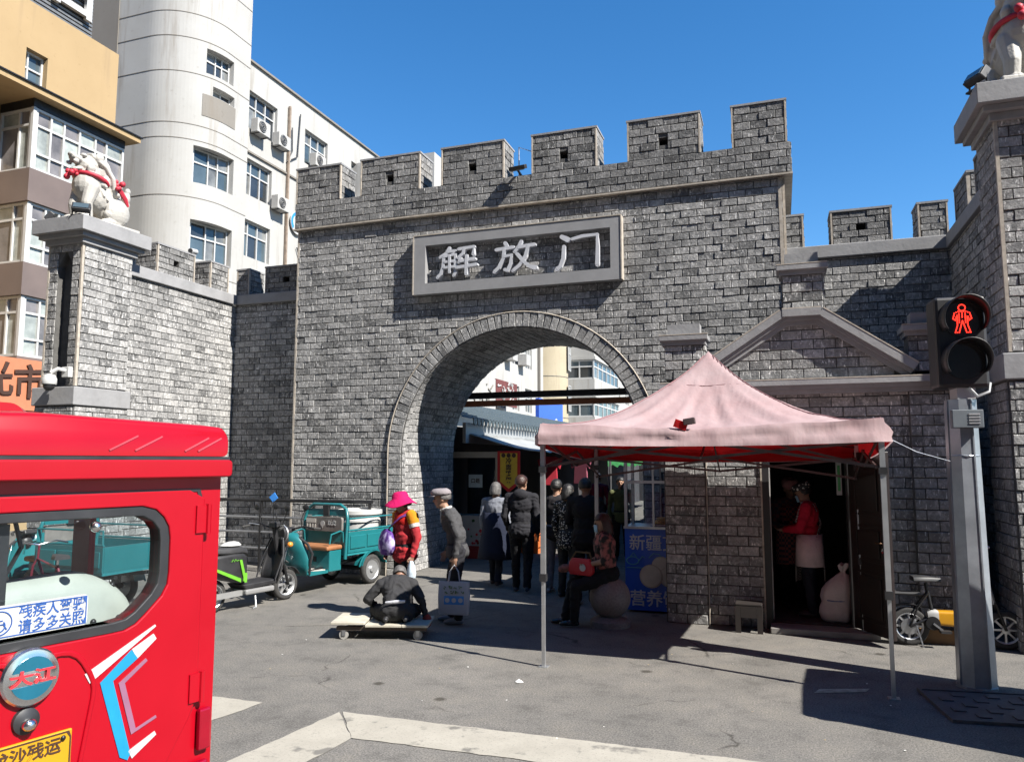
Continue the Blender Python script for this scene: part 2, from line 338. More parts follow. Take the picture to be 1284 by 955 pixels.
def road_paint():
    if 'road_paint' in MATS: return MATS['road_paint']
    m = bpy.data.materials.new('road_paint'); m.use_nodes = True; t = m.node_tree; n = t.nodes; L = t.links; b = n['Principled BSDF']; b.inputs['Roughness'].default_value = .9; ge = n.new('ShaderNodeNewGeometry')
    def nz(s, d, r=.65): x = n.new('ShaderNodeTexNoise'); x.inputs['Scale'].default_value = s; x.inputs['Detail'].default_value = d; x.inputs['Roughness'].default_value = r; L.new(ge.outputs['Position'], x.inputs['Vector']); return x.outputs['Fac']
    def mx(f, lo, hi, amt, A, c):
        r = n.new('ShaderNodeMapRange'); r.inputs['From Min'].default_value = lo; r.inputs['From Max'].default_value = hi; r.inputs['To Max'].default_value = amt; L.new(f, r.inputs['Value']); x = n.new('ShaderNodeMix'); x.data_type = 'RGBA'; L.new(r.outputs[0], x.inputs['Factor'])
        if isinstance(A, tuple): x.inputs['A'].default_value = A
        else: L.new(A, x.inputs['A'])
        x.inputs['B'].default_value = c; return x.outputs['Result']
    a = mx(nz(3, 6), .35, .7, .6, (.33, .31, .265, 1), (.235, .22, .185, 1)); a = mx(nz(70, 3, .85), .55, .68, .55, a, (.12, .115, .105, 1)); a = mx(nz(4.2, 5, .55), .60, .67, .85, a, (.11, .105, .095, 1)); a = mx(nz(14, 6), .62, .72, .8, a, (.13, .125, .115, 1))
    L.new(a, b.inputs['Base Color']); MATS['road_paint'] = m; return m
def marking(pts):
    k = []
    for i in range(len(pts)):
        a = Vector((*pts[i], 0)); b = Vector((*pts[(i + 1) % len(pts)], 0)); q = max(2, int((b - a).length / .08))
        for j in range(q):
            p = a.lerp(b, j / q); k.append((p.x + random.uniform(-.008, .008), p.y + random.uniform(-.008, .008), .005))
    o = MB().add(k, [tuple(range(len(k)))]).build('road_marking', road_paint()); tag(o, kind='structure'); return o
marking([(-3.32, 5.44), (-2.93, 4.97), (-2.99, 4.4), (-3.1, 2.5), (-3.62, 2.5), (-3.47, 4.33)])
marking([(-3.30, 5.442), (3.5, 5.50), (3.5, 5.06), (-2.93, 4.972)])
marking([(-4.62, 5.44), (-4.03, 5.43), (-4.12, 4.96), (-4.4, 2.6), (-4.98, 2.6), (-4.75, 4.6)])
marking([(-5.9, 5.44), (-5.3, 5.44), (-5.6, 2.6), (-6.2, 2.6)])
mk = M('worn_marking', (.30, .30, .24), .9, var=.4, scale=12)
tag(MB().add([(.20, 7.18, .005), (.62, 7.36, .005), (.66, 7.47, .005), (.25, 7.32, .005)], [(0, 1, 2, 3)]).build('road_marking', mk), kind='structure')
# litter on the asphalt: small scraps, one by one
lit = M('litter_paper', (.75, .74, .70), .8); lit2 = M('litter_leaf', (.35, .27, .14), .8)
def scrap(x, y, s, mat, label):
    mb = MB(); p = [(random.uniform(-1, 1) * s, random.uniform(-1, 1) * s, random.uniform(.2, 1) * s * .7) for _ in range(7)]
    q = [(math.cos(a) * s * random.uniform(.6, 1), math.sin(a) * s * random.uniform(.5, .9), random.uniform(.004, .01)) for a in np.linspace(0, 6.28, 8)[:-1]]
    top = (0, 0, s * .6); mb.add(q + [top], [(i, (i + 1) % 7, 7) for i in range(7)] + [tuple(range(6, -1, -1))])
    o = mb.build('paper_scrap', mat, loc=(x, y, 0)); tag(o, label, 'litter', 'scraps lying on the asphalt')
scrap(-2.26, 6.67, .05, lit, 'crumpled white paper scrap, largest one lying alone on the asphalt')
rg = random.Random(5)
for i in range(26):
    scrap(rg.uniform(-5, 1.0), rg.uniform(5.4, 8.4), rg.uniform(.006, .014), lit if i % 3 else lit2, 'tiny white paper scrap lying on the open asphalt' if i % 3 else 'tiny brown leaf scrap lying on the open asphalt')
# manhole cover near the signal pole
mh = thing('manhole_cover', 'square cast iron manhole cover in the shade beside signal post', 'manhole', (1.62, 7.22, 0), R(8))
iron = M('cast_iron', (.085, .08, .085), .6, .3, var=.3, bump=.2)
MB().box(-.5, .5, -.38, .38, 0, .018).build('plate', iron, mh, bevel=.004)
f = MB()
for a, b, c, d in ((-.53, .53, -.42, -.385), (-.53, .53, .385, .42), (-.53, -.505, -.384, .384), (.505, .53, -.384, .384)): f.box(a, b, c, d, 0, .026)
f.build('frame', iron, mh)
for i in range(7):
    for j in range(5):
        if (i + j) % 2: MB().box(-.44 + i * .13, -.35 + i * .13, -.32 + j * .135, -.23 + j * .135, .019, .027).build('tread', iron, mh)

# ---------------------------------------------------------------- gate tower
ARX, ARR, ARZ = -4.10, 2.09, 2.08; RING = .25
XL, XR, YF, YB = -8.42, .14, 12.0, 14.2; ZP, ZT = 6.26, 6.77
gate = thing('gate_tower', 'tall grey brick gate tower with round arch, battlements and name plaque', 'gate', (ARX, YF, 0))
def arch_pts(r, n=40):
    p = [(ARX - r, 0.0)]
    for i in range(n + 1):
        a = math.pi * (1 - i / n); p.append((ARX + r * math.cos(a), ARZ + r * math.sin(a)))
    return p + [(ARX + r, 0.0)]
mb = MB(); ap = arch_pts(ARR + .012)
for y in (YF, YB):
    mb.add([(XL, y, 0), (ap[0][0], y, 0), (ap[0][0], y, ZP), (XL, y, ZP)], [(0, 1, 2, 3)]); mb.add([(ap[-1][0], y, 0), (XR, y, 0), (XR, y, ZP), (ap[-1][0], y, ZP)], [(0, 1, 2, 3)])
    for a, b in zip(ap[1:-2], ap[2:-1]): mb.add([(a[0], y, a[1]), (b[0], y, b[1]), (b[0], y, ZP), (a[0], y, ZP)], [(0, 1, 2, 3)])
for a, b in zip(ap[:-1], ap[1:]): mb.add([(a[0], YF, a[1]), (b[0], YF, b[1]), (b[0], YB, b[1]), (a[0], YB, a[1])], [(0, 1, 2, 3)])
for x in (XL, XR): mb.add([(x, YF, 0), (x, YB, 0), (x, YB, ZP), (x, YF, ZP)], [(0, 1, 2, 3)])
mb.build('wall', MORTAR, gate, world=True)
parapet = bx('parapet', MORTAR, gate, XL - .06, XR + .16, YF - .07, YB, ZP, ZT)
B = Bricks()
def front_segs(z):
    ro = ARR + RING
    if z < ARZ: h = ro
    elif z < ARZ + ro: h = math.sqrt(max(0, ro * ro - (z - ARZ) ** 2))
    else: return [(XL, XR)]
    return [(XL, ARX - h + .02), (ARX + h - .02, XR)]
B.plane((0, YF, 0), (1, 0, 0), (0, 0, 1), (0, -1, 0), ZP - .01, front_segs)
B.plane((XR, 0, 0), (0, 1, 0), (0, 0, 1), (1, 0, 0), ZP - .01, lambda z: [(YF, YF + .66)])
B.flush(gate, skip=lambda c: c.z < 2.0 and c.x > -2.2)
B.plane((0, YF - .07, ZP), (1, 0, 0), (0, 0, 1), (0, -1, 0), ZT - ZP - .005, lambda z: [(XL - .06, XR + .16)], z0=.025, h=.1205)
B.plane((XR + .16, 0, ZP), (0, 1, 0), (0, 0, 1), (1, 0, 0), ZT - ZP - .005, lambda z: [(YF - .07, YB)], z0=.025, h=.1205)
B.flush(parapet, dark=True)
# intrados bricks along the arch profile
Ltot = ARZ * 2 + math.pi * ARR; s_ = 0.0; r_ = 0
while s_ < Ltot:
    m_ = s_ + BH / 2
    if m_ < ARZ: p = (ARX - ARR - .012, m_); n_ = (1, 0, 0); v_ = (0, 0, 1)
    elif m_ < ARZ + math.pi * ARR:
        a = math.pi - (m_ - ARZ) / ARR; p = (ARX + (ARR + .012) * math.cos(a), ARZ + (ARR + .012) * math.sin(a)); n_ = (-math.cos(a), 0, -math.sin(a)); v_ = (math.sin(a), 0, -math.cos(a))
    else: p = (ARX + ARR + .012, ARZ - (m_ - ARZ - math.pi * ARR)); n_ = (-1, 0, 0); v_ = (0, 0, -1)
    y = YF + .10 - (r_ % 2) * BL / 2
    while y < YB:
        ya, yb = max(y, YF + .10), min(y + BL, YB)
        if yb - ya > .04: B.one((p[0], (ya + yb) / 2, p[1]), (0, 1, 0), v_, n_, yb - ya - .011, BH - .010, random.uniform(.010, .02))
        y += BL
    s_ += BH; r_ += 1
barrel = MB().box(ARX - .01, ARX + .01, YB - .02, YB - .01, ARZ + ARR + .02, ARZ + ARR + .04).build('arch_barrel', MORTAR, gate, world=True)
B.flush(barrel, limit=300)
# voussoir ring on the face (and the jamb band below it)
ring = MB()
rp_i = arch_pts(ARR); rp_o = arch_pts(ARR + RING)
for a, b, c, d in zip(rp_i[:-1], rp_i[1:], rp_o[:-1], rp_o[1:]):
    ring.add([(a[0], YF - .035, a[1]), (b[0], YF - .035, b[1]), (d[0], YF - .035, d[1]), (c[0], YF - .035, c[1]),
              (a[0], YF + .10, a[1]), (b[0], YF + .10, b[1]), (d[0], YF + .02, d[1]), (c[0], YF + .02, c[1])], [(0, 1, 2, 3), (0, 4, 5, 1), (3, 2, 6, 7)])
ring_o = ring.build('arch_ring', MORTAR, gate, world=True)
nv = 56
for i in range(nv):
    a = math.pi * (1 - (i + .5) / nv); ca, sa = math.cos(a), math.sin(a); rm = ARR + RING / 2 + .004
    B.one((ARX + rm * ca, YF - .035, ARZ + rm * sa), (ca, 0, sa), (sa, 0, -ca), (0, -1, 0), RING - .02, math.pi * rm / nv - .012, random.uniform(.012, .022))
    B.one((ARX + ARR * ca, YF + .032, ARZ + ARR * sa), (0, 1, 0), (sa, 0, -ca), (-ca, 0, -sa), .12, math.pi * ARR / nv - .010, random.uniform(.008, .014))
for sx in (-1, 1):
    for i in range(17):
        z = ARZ - (i + .5) * ARZ / 17
        B.one((ARX + sx * (ARR + RING / 2 + .004), YF - .035, z), (1, 0, 0), (0, 0, 1), (0, -1, 0), RING - .02, ARZ / 17 - .011, random.uniform(.012, .022))
        B.one((ARX + sx * ARR, YF + .032, z), (0, 1, 0), (0, 0, 1), (-sx, 0, 0), .12, ARZ / 17 - .011, random.uniform(.008, .014))
B.flush(ring_o, name='voussoir')
rim = MB(); ro = arch_pts(ARR + RING + .012, 48); rim.tube([(x, YF - .05, z) for x, z in ro], .013, 5); rim.build('arch_edging', BEAD, gate, world=True)
# parapet lip and merlons
bx('parapet_lip', BEAD, gate, XL - .085, XR + .185, YF - .096, YB, ZP - .004, ZP + .022)
bx('corner_bead', BEAD, gate, XL - .02, XL + .014, YF - .024, YF + .02, 0, ZP - .02)
bx('corner_bead', BEAD, gate, XR - .03, XR + .02, YF - .026, YF + .02, 0, ZP - .02)
bx('drainpipe', BEAD, gate, XR + .03, XR + .065, YF + .02, YF + .06, 4.9, ZP - .03)
def merlon(parent, x0, x1, y0, th, z0, z1, axis='x', nrm=-1, hole=True, side=None):
    """axis 'x': the long face runs along x and faces nrm*y ; axis 'y': runs along y and faces nrm*x"""
    def PT(u, d, z): return (u, y0 - nrm * d, z) if axis == 'x' else (y0 - nrm * d, u, z)
    def bb(mbx, u0, u1, d0, d1, za, zb):
        p, q = PT(u0, d0, za), PT(u1, d1, zb); mbx.box(min(p[0], q[0]), max(p[0], q[0]), min(p[1], q[1]), max(p[1], q[1]), za, zb)
    hu = (x0 + x1) / 2; hz0 = z0 + .20; hw = .07; hh = .13
    c = MB()
    if hole:
        bb(c, x0, hu - hw, 0, th, z0, z1); bb(c, hu + hw, x1, 0, th, z0, z1); bb(c, hu - hw, hu + hw, 0, th, z0, hz0); bb(c, hu - hw, hu + hw, 0, th, hz0 + hh, z1)
    else: bb(c, x0, x1, 0, th, z0, z1)
    m = c.build('merlon', MORTAR, parent, world=True)
    if hole:
        k = MB(); bb(k, hu - hw + .002, hu + hw - .002, .16, .18, hz0 + .002, hz0 + hh - .002); k.build('loophole', BLACK, m, world=True)
    bk = Bricks(); U = (1, 0, 0) if axis == 'x' else (0, 1, 0); N = (0, nrm, 0) if axis == 'x' else (nrm, 0, 0); O = PT(0, 0, z0)
    def sg(z):
        if hole and hz0 - z0 - .03 < z < hz0 - z0 + hh + .0: return [(x0 + .012, hu - hw), (hu + hw, x1 - .012)]
        return [(x0 + .012, x1 - .012)]
    bk.plane(O, U, (0, 0, 1), N, z1 - z0 - .02, sg, phase=x0 + random.uniform(0, .1), h=(z1 - z0 - .02) / 5)
    for e in (0, 1):
        xe = x1 if e else x0; n2 = (1 if e else -1); N2 = (n2, 0, 0) if axis == 'x' else (0, n2, 0); U2 = (0, 1, 0) if axis == 'x' else (1, 0, 0); O2 = (xe, 0, z0) if axis == 'x' else (0, xe, z0)
        a, b = sorted((y0, y0 - nrm * th)); bk.plane(O2, U2, (0, 0, 1), N2, z1 - z0 - .02, lambda z: [(a + .02, b)], phase=a, h=(z1 - z0 - .02) / 5)
    bk.flush(m, limit=120, dark=True)
    cp = MB(); bb(cp, x0 - .025, x1 + .025, -.03, th + .02, z1 - .018, z1 + .014); cp.build('cap', MOULD, m, world=True)
    bd = MB()
    for xe in (x0, x1): bb(bd, xe - .012, xe + .012, -.026, .02, z0, z1 - .02)
    bd.build('edging', BEAD, m, world=True)
    return m
for i, (a, b) in enumerate(((-8.46, -7.52), (-7.08, -5.90), (-5.46, -4.31), (-3.79, -2.69), (-2.16, -1.03), (-.53, .25))):
    merlon(gate, a, b, YF - .06, .5, ZT, 7.44, hole=0 < i < 5)
# floodlight arm on the parapet that throws the slanting shadow, and thin aerial
fl = thing('floodlight', 'small black floodlight on a bracket lying on the tower parapet edge', 'floodlight', (-4.02, YF - .12, ZT + .02))
MB().bar((0, .25, 0), (0, -.06, .05), .03, .03).build('bracket', BLKMT, fl); MB().obox((.02, -.1, .06), (.30, .11, .07), (R(25), 0, R(-8))).build('lamp_head', BLKPL, fl, bevel=.01)
MB().obox((.02, -.137, .02), (.26, .006, .05), (R(25), 0, R(-8))).build('lens', GLASS, fl)
ae = thing('wire_bracket', 'thin grey wire bracket standing in gap between tower merlons', 'bracket', (-4.0, 12.2, ZT))
MB().tube([(-.12, 0, 0), (-.12, 0, .62), (.25, 0, .45)], .012, 6).build('wire', STEEL, ae)
# name plaque
PX0, PX1, PZ0, PZ1 = -5.95, -2.29, 4.83, 5.87; IX0, IX1, IZ0, IZ1 = -5.73, -2.46, 5.02, 5.69
pl = MB(); ya, yb = YF - .15, YF + .02
for a, b, c, d in ((PX0, PX1, IZ1, PZ1), (PX0, PX1, PZ0, IZ0), (PX0, IX0, IZ0, IZ1), (IX1, PX1, IZ0, IZ1)): pl.box(a, b, ya, yb, c, d)
plo = pl.build('name_plaque', PLATE, gate, world=True)
pe = MB()
for a, b, c, d in ((PX0 - .012, PX1 + .012, PZ1, PZ1 + .016), (PX0 - .02, PX0, PZ0, PZ1), (PX1, PX1 + .02, PZ0, PZ1)): pe.box(a, b, ya - .01, yb, c, d)
pe.build('plaque_edging', BEAD, plo, world=True)
CHW = M('character_white', (.46, .47, .50), .55, var=.06)
def stroke_char(strokes, cx, cz, w, h):
    mb = MB()
    for k_, (pts, th) in enumerate(strokes):
        y0 = YF - .150 - k_ * .0022
        q = [(cx + (x - .5) * w, cz + (y - .5) * h) for x, y in pts]; n = len(q); ths = th if isinstance(th, list) else [th] * n; L = []; Rr = []
        for i in range(n):
            a = q[max(0, i - 1)]; b = q[min(n - 1, i + 1)]; dx, dz = b[0] - a[0], b[1] - a[1]; l = math.hypot(dx, dz); nx, nz = -dz / l, dx / l; t = ths[i] * h / 2
            L.append((q[i][0] + nx * t, q[i][1] + nz * t)); Rr.append((q[i][0] - nx * t, q[i][1] - nz * t))
        for i in range(n - 1): mb.prism([L[i], L[i + 1], Rr[i + 1], Rr[i]], y0 - .0002 * i, YF - .085 + .0002 * i)
        for i in (0, n - 1): mb.cyl((q[i][0], y0 + .0012, q[i][1]), (q[i][0], YF - .08, q[i][1]), ths[i] * h / 2, n=10)
        for i in range(1, n - 1): mb.cyl((q[i][0], y0 + .0007, q[i][1]), (q[i][0], YF - .082, q[i][1]), ths[i] * h / 2, n=10)
    o = mb.build('character', CHW, plo, world=True, smooth=40)
    return o
t = .11
jie = [([(.30, 1.0), (.22, .82), (.06, .70)], t), ([(.24, .88), (.44, .88), (.38, .76)], t), ([(.16, .70), (.14, .35), (.08, .10), (0, 0)], [t, t, t, .12]),
       ([(.16, .72), (.46, .74), (.46, .10), (.42, .02)], t), ([(.18, .52), (.44, .53)], t * .8), ([(.17, .32), (.44, .33)], t * .8), ([(.31, .72), (.31, .14)], t * .8),
       ([(.55, .92), (.94, .96), (.92, .70)], t), ([(.70, .93), (.66, .75), (.54, .62)], t), ([(.60, .58), (.56, .46)], t), ([(.58, .50), (.95, .54)], t), ([(.50, .28), (1.0, .33)], t), ([(.76, .66), (.75, .02)], [t, .11])]
fang = [([(.26, 1.0), (.30, .90)], .12), ([(.04, .80), (.46, .84)], t), ([(.24, .82), (.22, .50), (.10, .20), (0, .08)], [t, t, t, .12]), ([(.22, .56), (.42, .58), (.40, .30), (.32, .08), (.26, .12)], t),
        ([(.66, 1.0), (.60, .82), (.50, .68)], t), ([(.58, .82), (.98, .86)], t), ([(.84, .84), (.76, .50), (.62, .22), (.46, .06)], t), ([(.56, .60), (.70, .36), (.86, .16), (1.0, .10)], [t, t, t, .15])]
men = [([(.12, 1.0), (.26, .90)], [.13, .16]), ([(.17, .70), (.15, .35), (.08, .12), (0, .04)], [t, t, .11, .13]), ([(.36, .90), (.60, .96), (.94, .97), (.95, .60), (.94, .08)], [.09, .1, .1, .1, .12])]
stroke_char(jie, -5.13, 5.36, .72, .50); stroke_char(fang, -4.08, 5.34, .72, .52); stroke_char(men, -2.99, 5.33, .72, .56)
# beam across the back of the passage
bm_ = thing('crossbeam', 'black and rust painted steel beam spanning behind the arch', 'beam', (-4.1, 14.45, 0))
bx('upper_flange', BLKMT, bm_, -6.5, -2.3, 14.38, 14.52, 3.21, 3.33); bx('lower_flange', M('rust_paint', (.24, .085, .035), .6, var=.2), bm_, -6.5, -2.45, 14.34, 14.5, 3.05, 3.16)

# ---------------------------------------------------------------- wing walls and return walls
ZC0, ZC1 = 5.09, 5.29
def wing(label, x0, x1, y0, mer, visible):
    t = thing('wing_wall', label, 'wall', ((x0 + x1) / 2, y0, 0), group='battlemented wing walls')
    bx('core', MORTAR, t, x0, x1, y0, y0 + .45, 0, ZC0)
    b = Bricks(); b.plane((0, y0, 0), (1, 0, 0), (0, 0, 1), (0, -1, 0), ZC0 - .005, lambda z: [(x0, x1)]); b.flush(t, skip=visible)
    bx('coping', COPING, t, x0, x1, y0 - .07, y0 + .5, ZC0, ZC1, bevel=.012)
    for a, c, hole in mer: merlon(t, a, c, y0 + .02, .45, ZC1, 5.83, hole=hole)
    return t
wing('short brick wing wall in shade between railings and white apartment tower', -10.36, XL, 12.65, ((-10.34, -10.06, False), (-9.65, -8.7, True)), None)
wing('brick wing wall with battlements rising behind the pedimented doorway', XR, 2.5, 12.65, ((.16, .46, False), (.88, 1.72, True), (2.1, 2.48, False)), lambda c: c.z < 3.0)
def return_wall(label, x, sx, y0, y1, mer):
    t = thing('return_wall', label, 'wall', (x, (y0 + y1) / 2, 0), group='battlemented return walls')
    a, b = sorted((x, x - sx * .55)); bx('core', MORTAR, t, a, b, y0, y1, 0, ZC0)
    k = Bricks(); k.plane((x, 0, 0), (0, 1, 0), (0, 0, 1), (sx, 0, 0), ZC0 - .005, lambda z: [(y0, y1)]); k.flush(t)
    a, b = sorted((x + sx * .07, x - sx * .6)); bx('coping', COPING, t, a, b, y0, y1 - .075, ZC0, ZC1 + .002, bevel=.012)
    for p, q, hole in mer: merlon(t, p, q, x - sx * .02, .5, ZC1, 5.83, axis='y', nrm=sx, hole=hole)
    return t
return_wall('sunlit brick return wall joining lion pillar behind the red tricycle', -10.36, 1, 9.7, 12.65, ((9.75, 10.05, False), (10.55, 11.45, True), (11.9, 12.4, False)))
return_wall('dark shaded brick return wall running back behind the pedestrian signal', 2.5, -1, 10.0, 12.65, ((10.5, 11.0, False), (11.45, 12.2, False)))

# ---------------------------------------------------------------- lion pillars
def pillar(label, x0, x1, y0, y1, zt=5.36):
    t = thing('gate_pillar', label, 'pillar', ((x0 + x1) / 2, (y0 + y1) / 2, 0), group='lion pillars')
    cx = (x0 + x1) / 2; nw = .15; nz0, nz1 = 3.12, 5.0
    c = MB(); c.box(x0, x1, y0 + .12, y1, 2.8, zt); c.box(x0, cx - nw, y0, y0 + .12, 2.8, zt); c.box(cx + nw, x1, y0, y0 + .12, 2.8, zt); c.box(cx - nw, cx + nw, y0, y0 + .12, 2.8, nz0)
    c.prism([(cx - nw, nz1), (cx, nz1 + .24), (cx + nw, nz1), (cx + nw, zt), (cx - nw, zt)], y0, y0 + .12)
    c.box(x0 - .06, x1 + .06, y0 - .06, y1, 0, 2.8); c.build('core', MORTAR, t, world=True)
    b = Bricks(); h = .1175
    def fs(z):
        z += 3.1
        if nz0 < z < nz1 + .2: return [(x0 + .012, cx - nw), (cx + nw, x1 - .012)]
        return [(x0 + .012, x1 - .012)]
    b.plane((0, y0, 3.1), (1, 0, 0), (0, 0, 1), (0, -1, 0), zt - 3.1, fs)
    for x, s in ((x0, -1), (x1, 1)):
        b.plane((x, 0, 3.1), (0, 1, 0), (0, 0, 1), (s, 0, 0), zt - 3.1, lambda z: [(y0 + .012, y1)]); b.plane((x + s * .06, 0, 0), (0, 1, 0), (0, 0, 1), (s, 0, 0), 2.78, lambda z: [(y0 - .05, y1)])
    b.plane((0, y0 - .06, 0), (1, 0, 0), (0, 0, 1), (0, -1, 0), 2.78, lambda z: [(x0 - .05, x1 + .05)])
    b.flush(t)
    ed = MB()
    for x in (x0, x1): ed.box(x - .018, x + .018, y0 - .022, y0 + .02, 3.1, zt)
    ed.build('corner_bead', BEAD, t, world=True)
    bx('band', COPING, t, x0 - .10, x1 + .10, y0 - .10, y1 + .02, 2.8, 3.08, bevel=.012)
    for i, (o, za, zb) in enumerate(((.06, zt - .03, zt + .06), (.13, zt + .06, zt + .13), (.20, zt + .13, zt + .36))):
        bx('cap_slab' if i == 2 else 'cap_moulding', COPING if i == 2 else MOULD, t, x0 - o, x1 + o, y0 - o, y1 + o, za, zb, bevel=.008)
    return t, zt + .36
_, ZCAP = pillar('grey brick pillar with recessed niche and stepped cap beside peach market sign', -10.82, -10.15, 8.82, 9.78)
_, ZCAP2 = pillar('grey brick pillar with stepped cap standing behind the pedestrian signal', 2.34, 3.10, 9.33, 10.08, zt=5.66)

# ---------------------------------------------------------------- gatehouse with pediment
PY = 9.75
gh = thing('gatehouse', 'small brick gatehouse with pediment, open door and three capped blocks', 'gatehouse', (.2, 10.9, 0))
GX0, GX1, DX0, DX1, DZ = -1.35, 1.80, -.15, .72, 2.06
c = MB()
c.box(GX0, DX0, PY, PY + .3, 0, 2.9); c.box(DX1, GX1, PY, PY + .3, 0, 2.9); c.box(DX0, DX1, PY, PY + .3, DZ, 2.9)
c.box(GX0, GX0 + .25, PY + .3, 12.0, 0, 2.9); c.box(GX1 - .25, GX1, PY + .3, 12.63, 0, 2.9)
c.prism([(-1.02, 2.9), (-1.02, 3.0), (.08, 3.72), (.52, 3.72), (1.5, 3.02), (1.5, 2.9)], PY, PY + .28)
c.build('wall', MORTAR, gh, world=True)
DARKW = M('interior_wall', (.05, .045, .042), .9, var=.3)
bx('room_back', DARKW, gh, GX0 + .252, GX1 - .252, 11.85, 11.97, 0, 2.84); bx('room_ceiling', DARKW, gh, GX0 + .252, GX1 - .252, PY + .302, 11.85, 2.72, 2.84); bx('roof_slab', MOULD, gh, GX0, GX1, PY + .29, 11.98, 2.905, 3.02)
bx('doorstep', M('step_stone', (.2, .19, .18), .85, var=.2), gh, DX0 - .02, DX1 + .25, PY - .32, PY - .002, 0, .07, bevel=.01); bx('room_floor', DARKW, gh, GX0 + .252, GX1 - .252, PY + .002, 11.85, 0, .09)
b = Bricks()
def gseg(z):
    if z > 2.76: return []
    if z < DZ + .05: return [(GX0, DX0 - .07), (DX1 + .07, GX1)]
    return [(GX0, GX1)]
b.plane((0, PY, 0), (1, 0, 0), (0, 0, 1), (0, -1, 0), 2.76, gseg, phase=.1)
def ped(z):
    z += 2.93; 
    if z > 3.60: return []
    k = (z - 2.93) / .72; return [(-.86 + k * .92, 1.38 - k * .82)]
b.plane((0, PY, 2.93), (1, 0, 0), (0, 0, 1), (0, -1, 0), .68, ped, phase=.05)
b.flush(gh)
# pilasters, blocks
for x0, x1 in ((-1.37, -.86), (1.40, 1.82)):
    pm = bx('pilaster', MORTAR, gh, x0, x1, PY - .055, PY - .003, 0, 2.74); k = Bricks()
    k.plane((0, PY - .055, 0), (1, 0, 0), (0, 0, 1), (0, -1, 0), 2.74, lambda z: [(x0 + .008, x1 - .008)], phase=x0); k.plane((x1, 0, 0), (0, 1, 0), (0, 0, 1), (1, 0, 0), 2.74, lambda z: [(PY - .05, PY)]); k.flush(pm)
    bx('edging', BEAD, pm, x1 - .004, x1 + .006, PY - .078, PY - .04, 0, 2.74)
for x0, x1, z0, z1 in ((-1.34, -.86, 2.97, 3.40), (.09, .55, 3.74, 4.19), (1.43, 1.80, 2.97, 3.38)):
    pm = bx('finial_block', MORTAR, gh, x0, x1, PY - .02, PY + .26, z0, z1); k = Bricks()
    k.plane((0, PY - .02, z0), (1, 0, 0), (0, 0, 1), (0, -1, 0), z1 - z0, lambda z: [(x0, x1)], phase=x0 + .1); k.plane((x1, 0, z0), (0, 1, 0), (0, 0, 1), (1, 0, 0), z1 - z0, lambda z: [(PY - .02, PY + .26)]); k.flush(pm)
    bx('block_cap', MOULD, pm, x0 - .03, x1 + .03, PY - .06, PY + .29, z1, z1 + .055); bx('block_cap', MOULD, pm, x0 - .06, x1 + .06, PY - .095, PY + .32, z1 + .055, z1 + .12, bevel=.006)
    bx('cap_edging', BEAD, pm, x0 - .06, x1 + .06, PY - .098, PY - .07, z1 + .121, z1 + .133)
    bx('plinth', MOULD, pm, x0 + .04, x1 - .04, PY - .01, PY + .22, z1 + .121, z1 + .27)
# cornice and rakes
for i, (dz0, dz1, dy) in enumerate(((2.74, 2.79, .05), (2.79, 2.84, .085), (2.84, 2.905, .125))): bx('cornice', MOULD, gh, GX0 - .02 - dy * .2, GX1 + .02 + dy * .2, PY - dy - .06, PY + .05, dz0 + .001, dz1)
bx('cornice_edging', BEAD, gh, GX0 - .03, GX1 + .03, PY - .188, PY - .16, 2.905, 2.918)
def rake(p, q, e=0.0):
    p = Vector((p[0], 0, p[1])); q = Vector((q[0], 0, q[1])); d = (q - p).normalized(); nn = Vector((-d.z, 0, d.x)) if d.x > 0 else Vector((d.z, 0, -d.x))
    if nn.z < 0: nn = -nn
    for a, b_, dy in ((-.16, -.105, .05), (-.105, -.06, .085), (-.06, .03, .13)):
        pts = [p + nn * a, q + nn * a, q + nn * b_, p + nn * b_]; MB().prism([(v.x, v.z) for v in pts], PY - dy - e, PY + .25 - dy * .1 - e).build('rake_moulding', MOULD, gh, world=True)
    pts = [p + nn * .03, q + nn * .03, q + nn * .043, p + nn * .043]; MB().prism([(v.x, v.z) for v in pts], PY - .134, PY - .10).build('rake_edging', BEAD, gh, world=True)
rake((-1.0, 3.02), (.075, 3.725)); rake((.081, 3.731), (.515, 3.731), .005); rake((.521, 3.725), (1.5, 3.03))
# door frame and leaf
DOORB = M('dark_brown_door', (.014, .008, .007), .4, var=.25, scale=8); WHT = M('pale_frame', (.42, .41, .40), .6, var=.15)
bx('door_frame', M('dark_frame', (.02, .019, .02), .5), gh, DX0 - .065, DX0 + .01, PY - .03, PY + .2, 0, DZ + .07); bx('door_frame', MATS['dark_frame'], gh, DX1 - .01, DX1 + .065, PY - .028, PY + .2, 0, DZ + .07)
bx('door_frame', MATS['dark_frame'], gh, DX0 + .01, DX1 - .01, PY - .028, PY + .2, DZ, DZ + .07); bx('frame_edge', BEAD, gh, DX0 - .085, DX0 - .066, PY - .034, PY + .02, 0, DZ + .07); bx('frame_edge', WHT, gh, DX0 + .012, DX0 + .024, PY + .03, PY + .05, .1, DZ)
leaf = MB(); hx, hy = DX1 + .03, PY - .05; ang = math.atan2(-.60, .31)
leaf.T = Matrix.Translation((hx, hy, 0)) @ Matrix.Rotation(ang, 4, 'Z')
LW = .70
leaf.box(0, LW, -.02, .02, .085, 2.05)
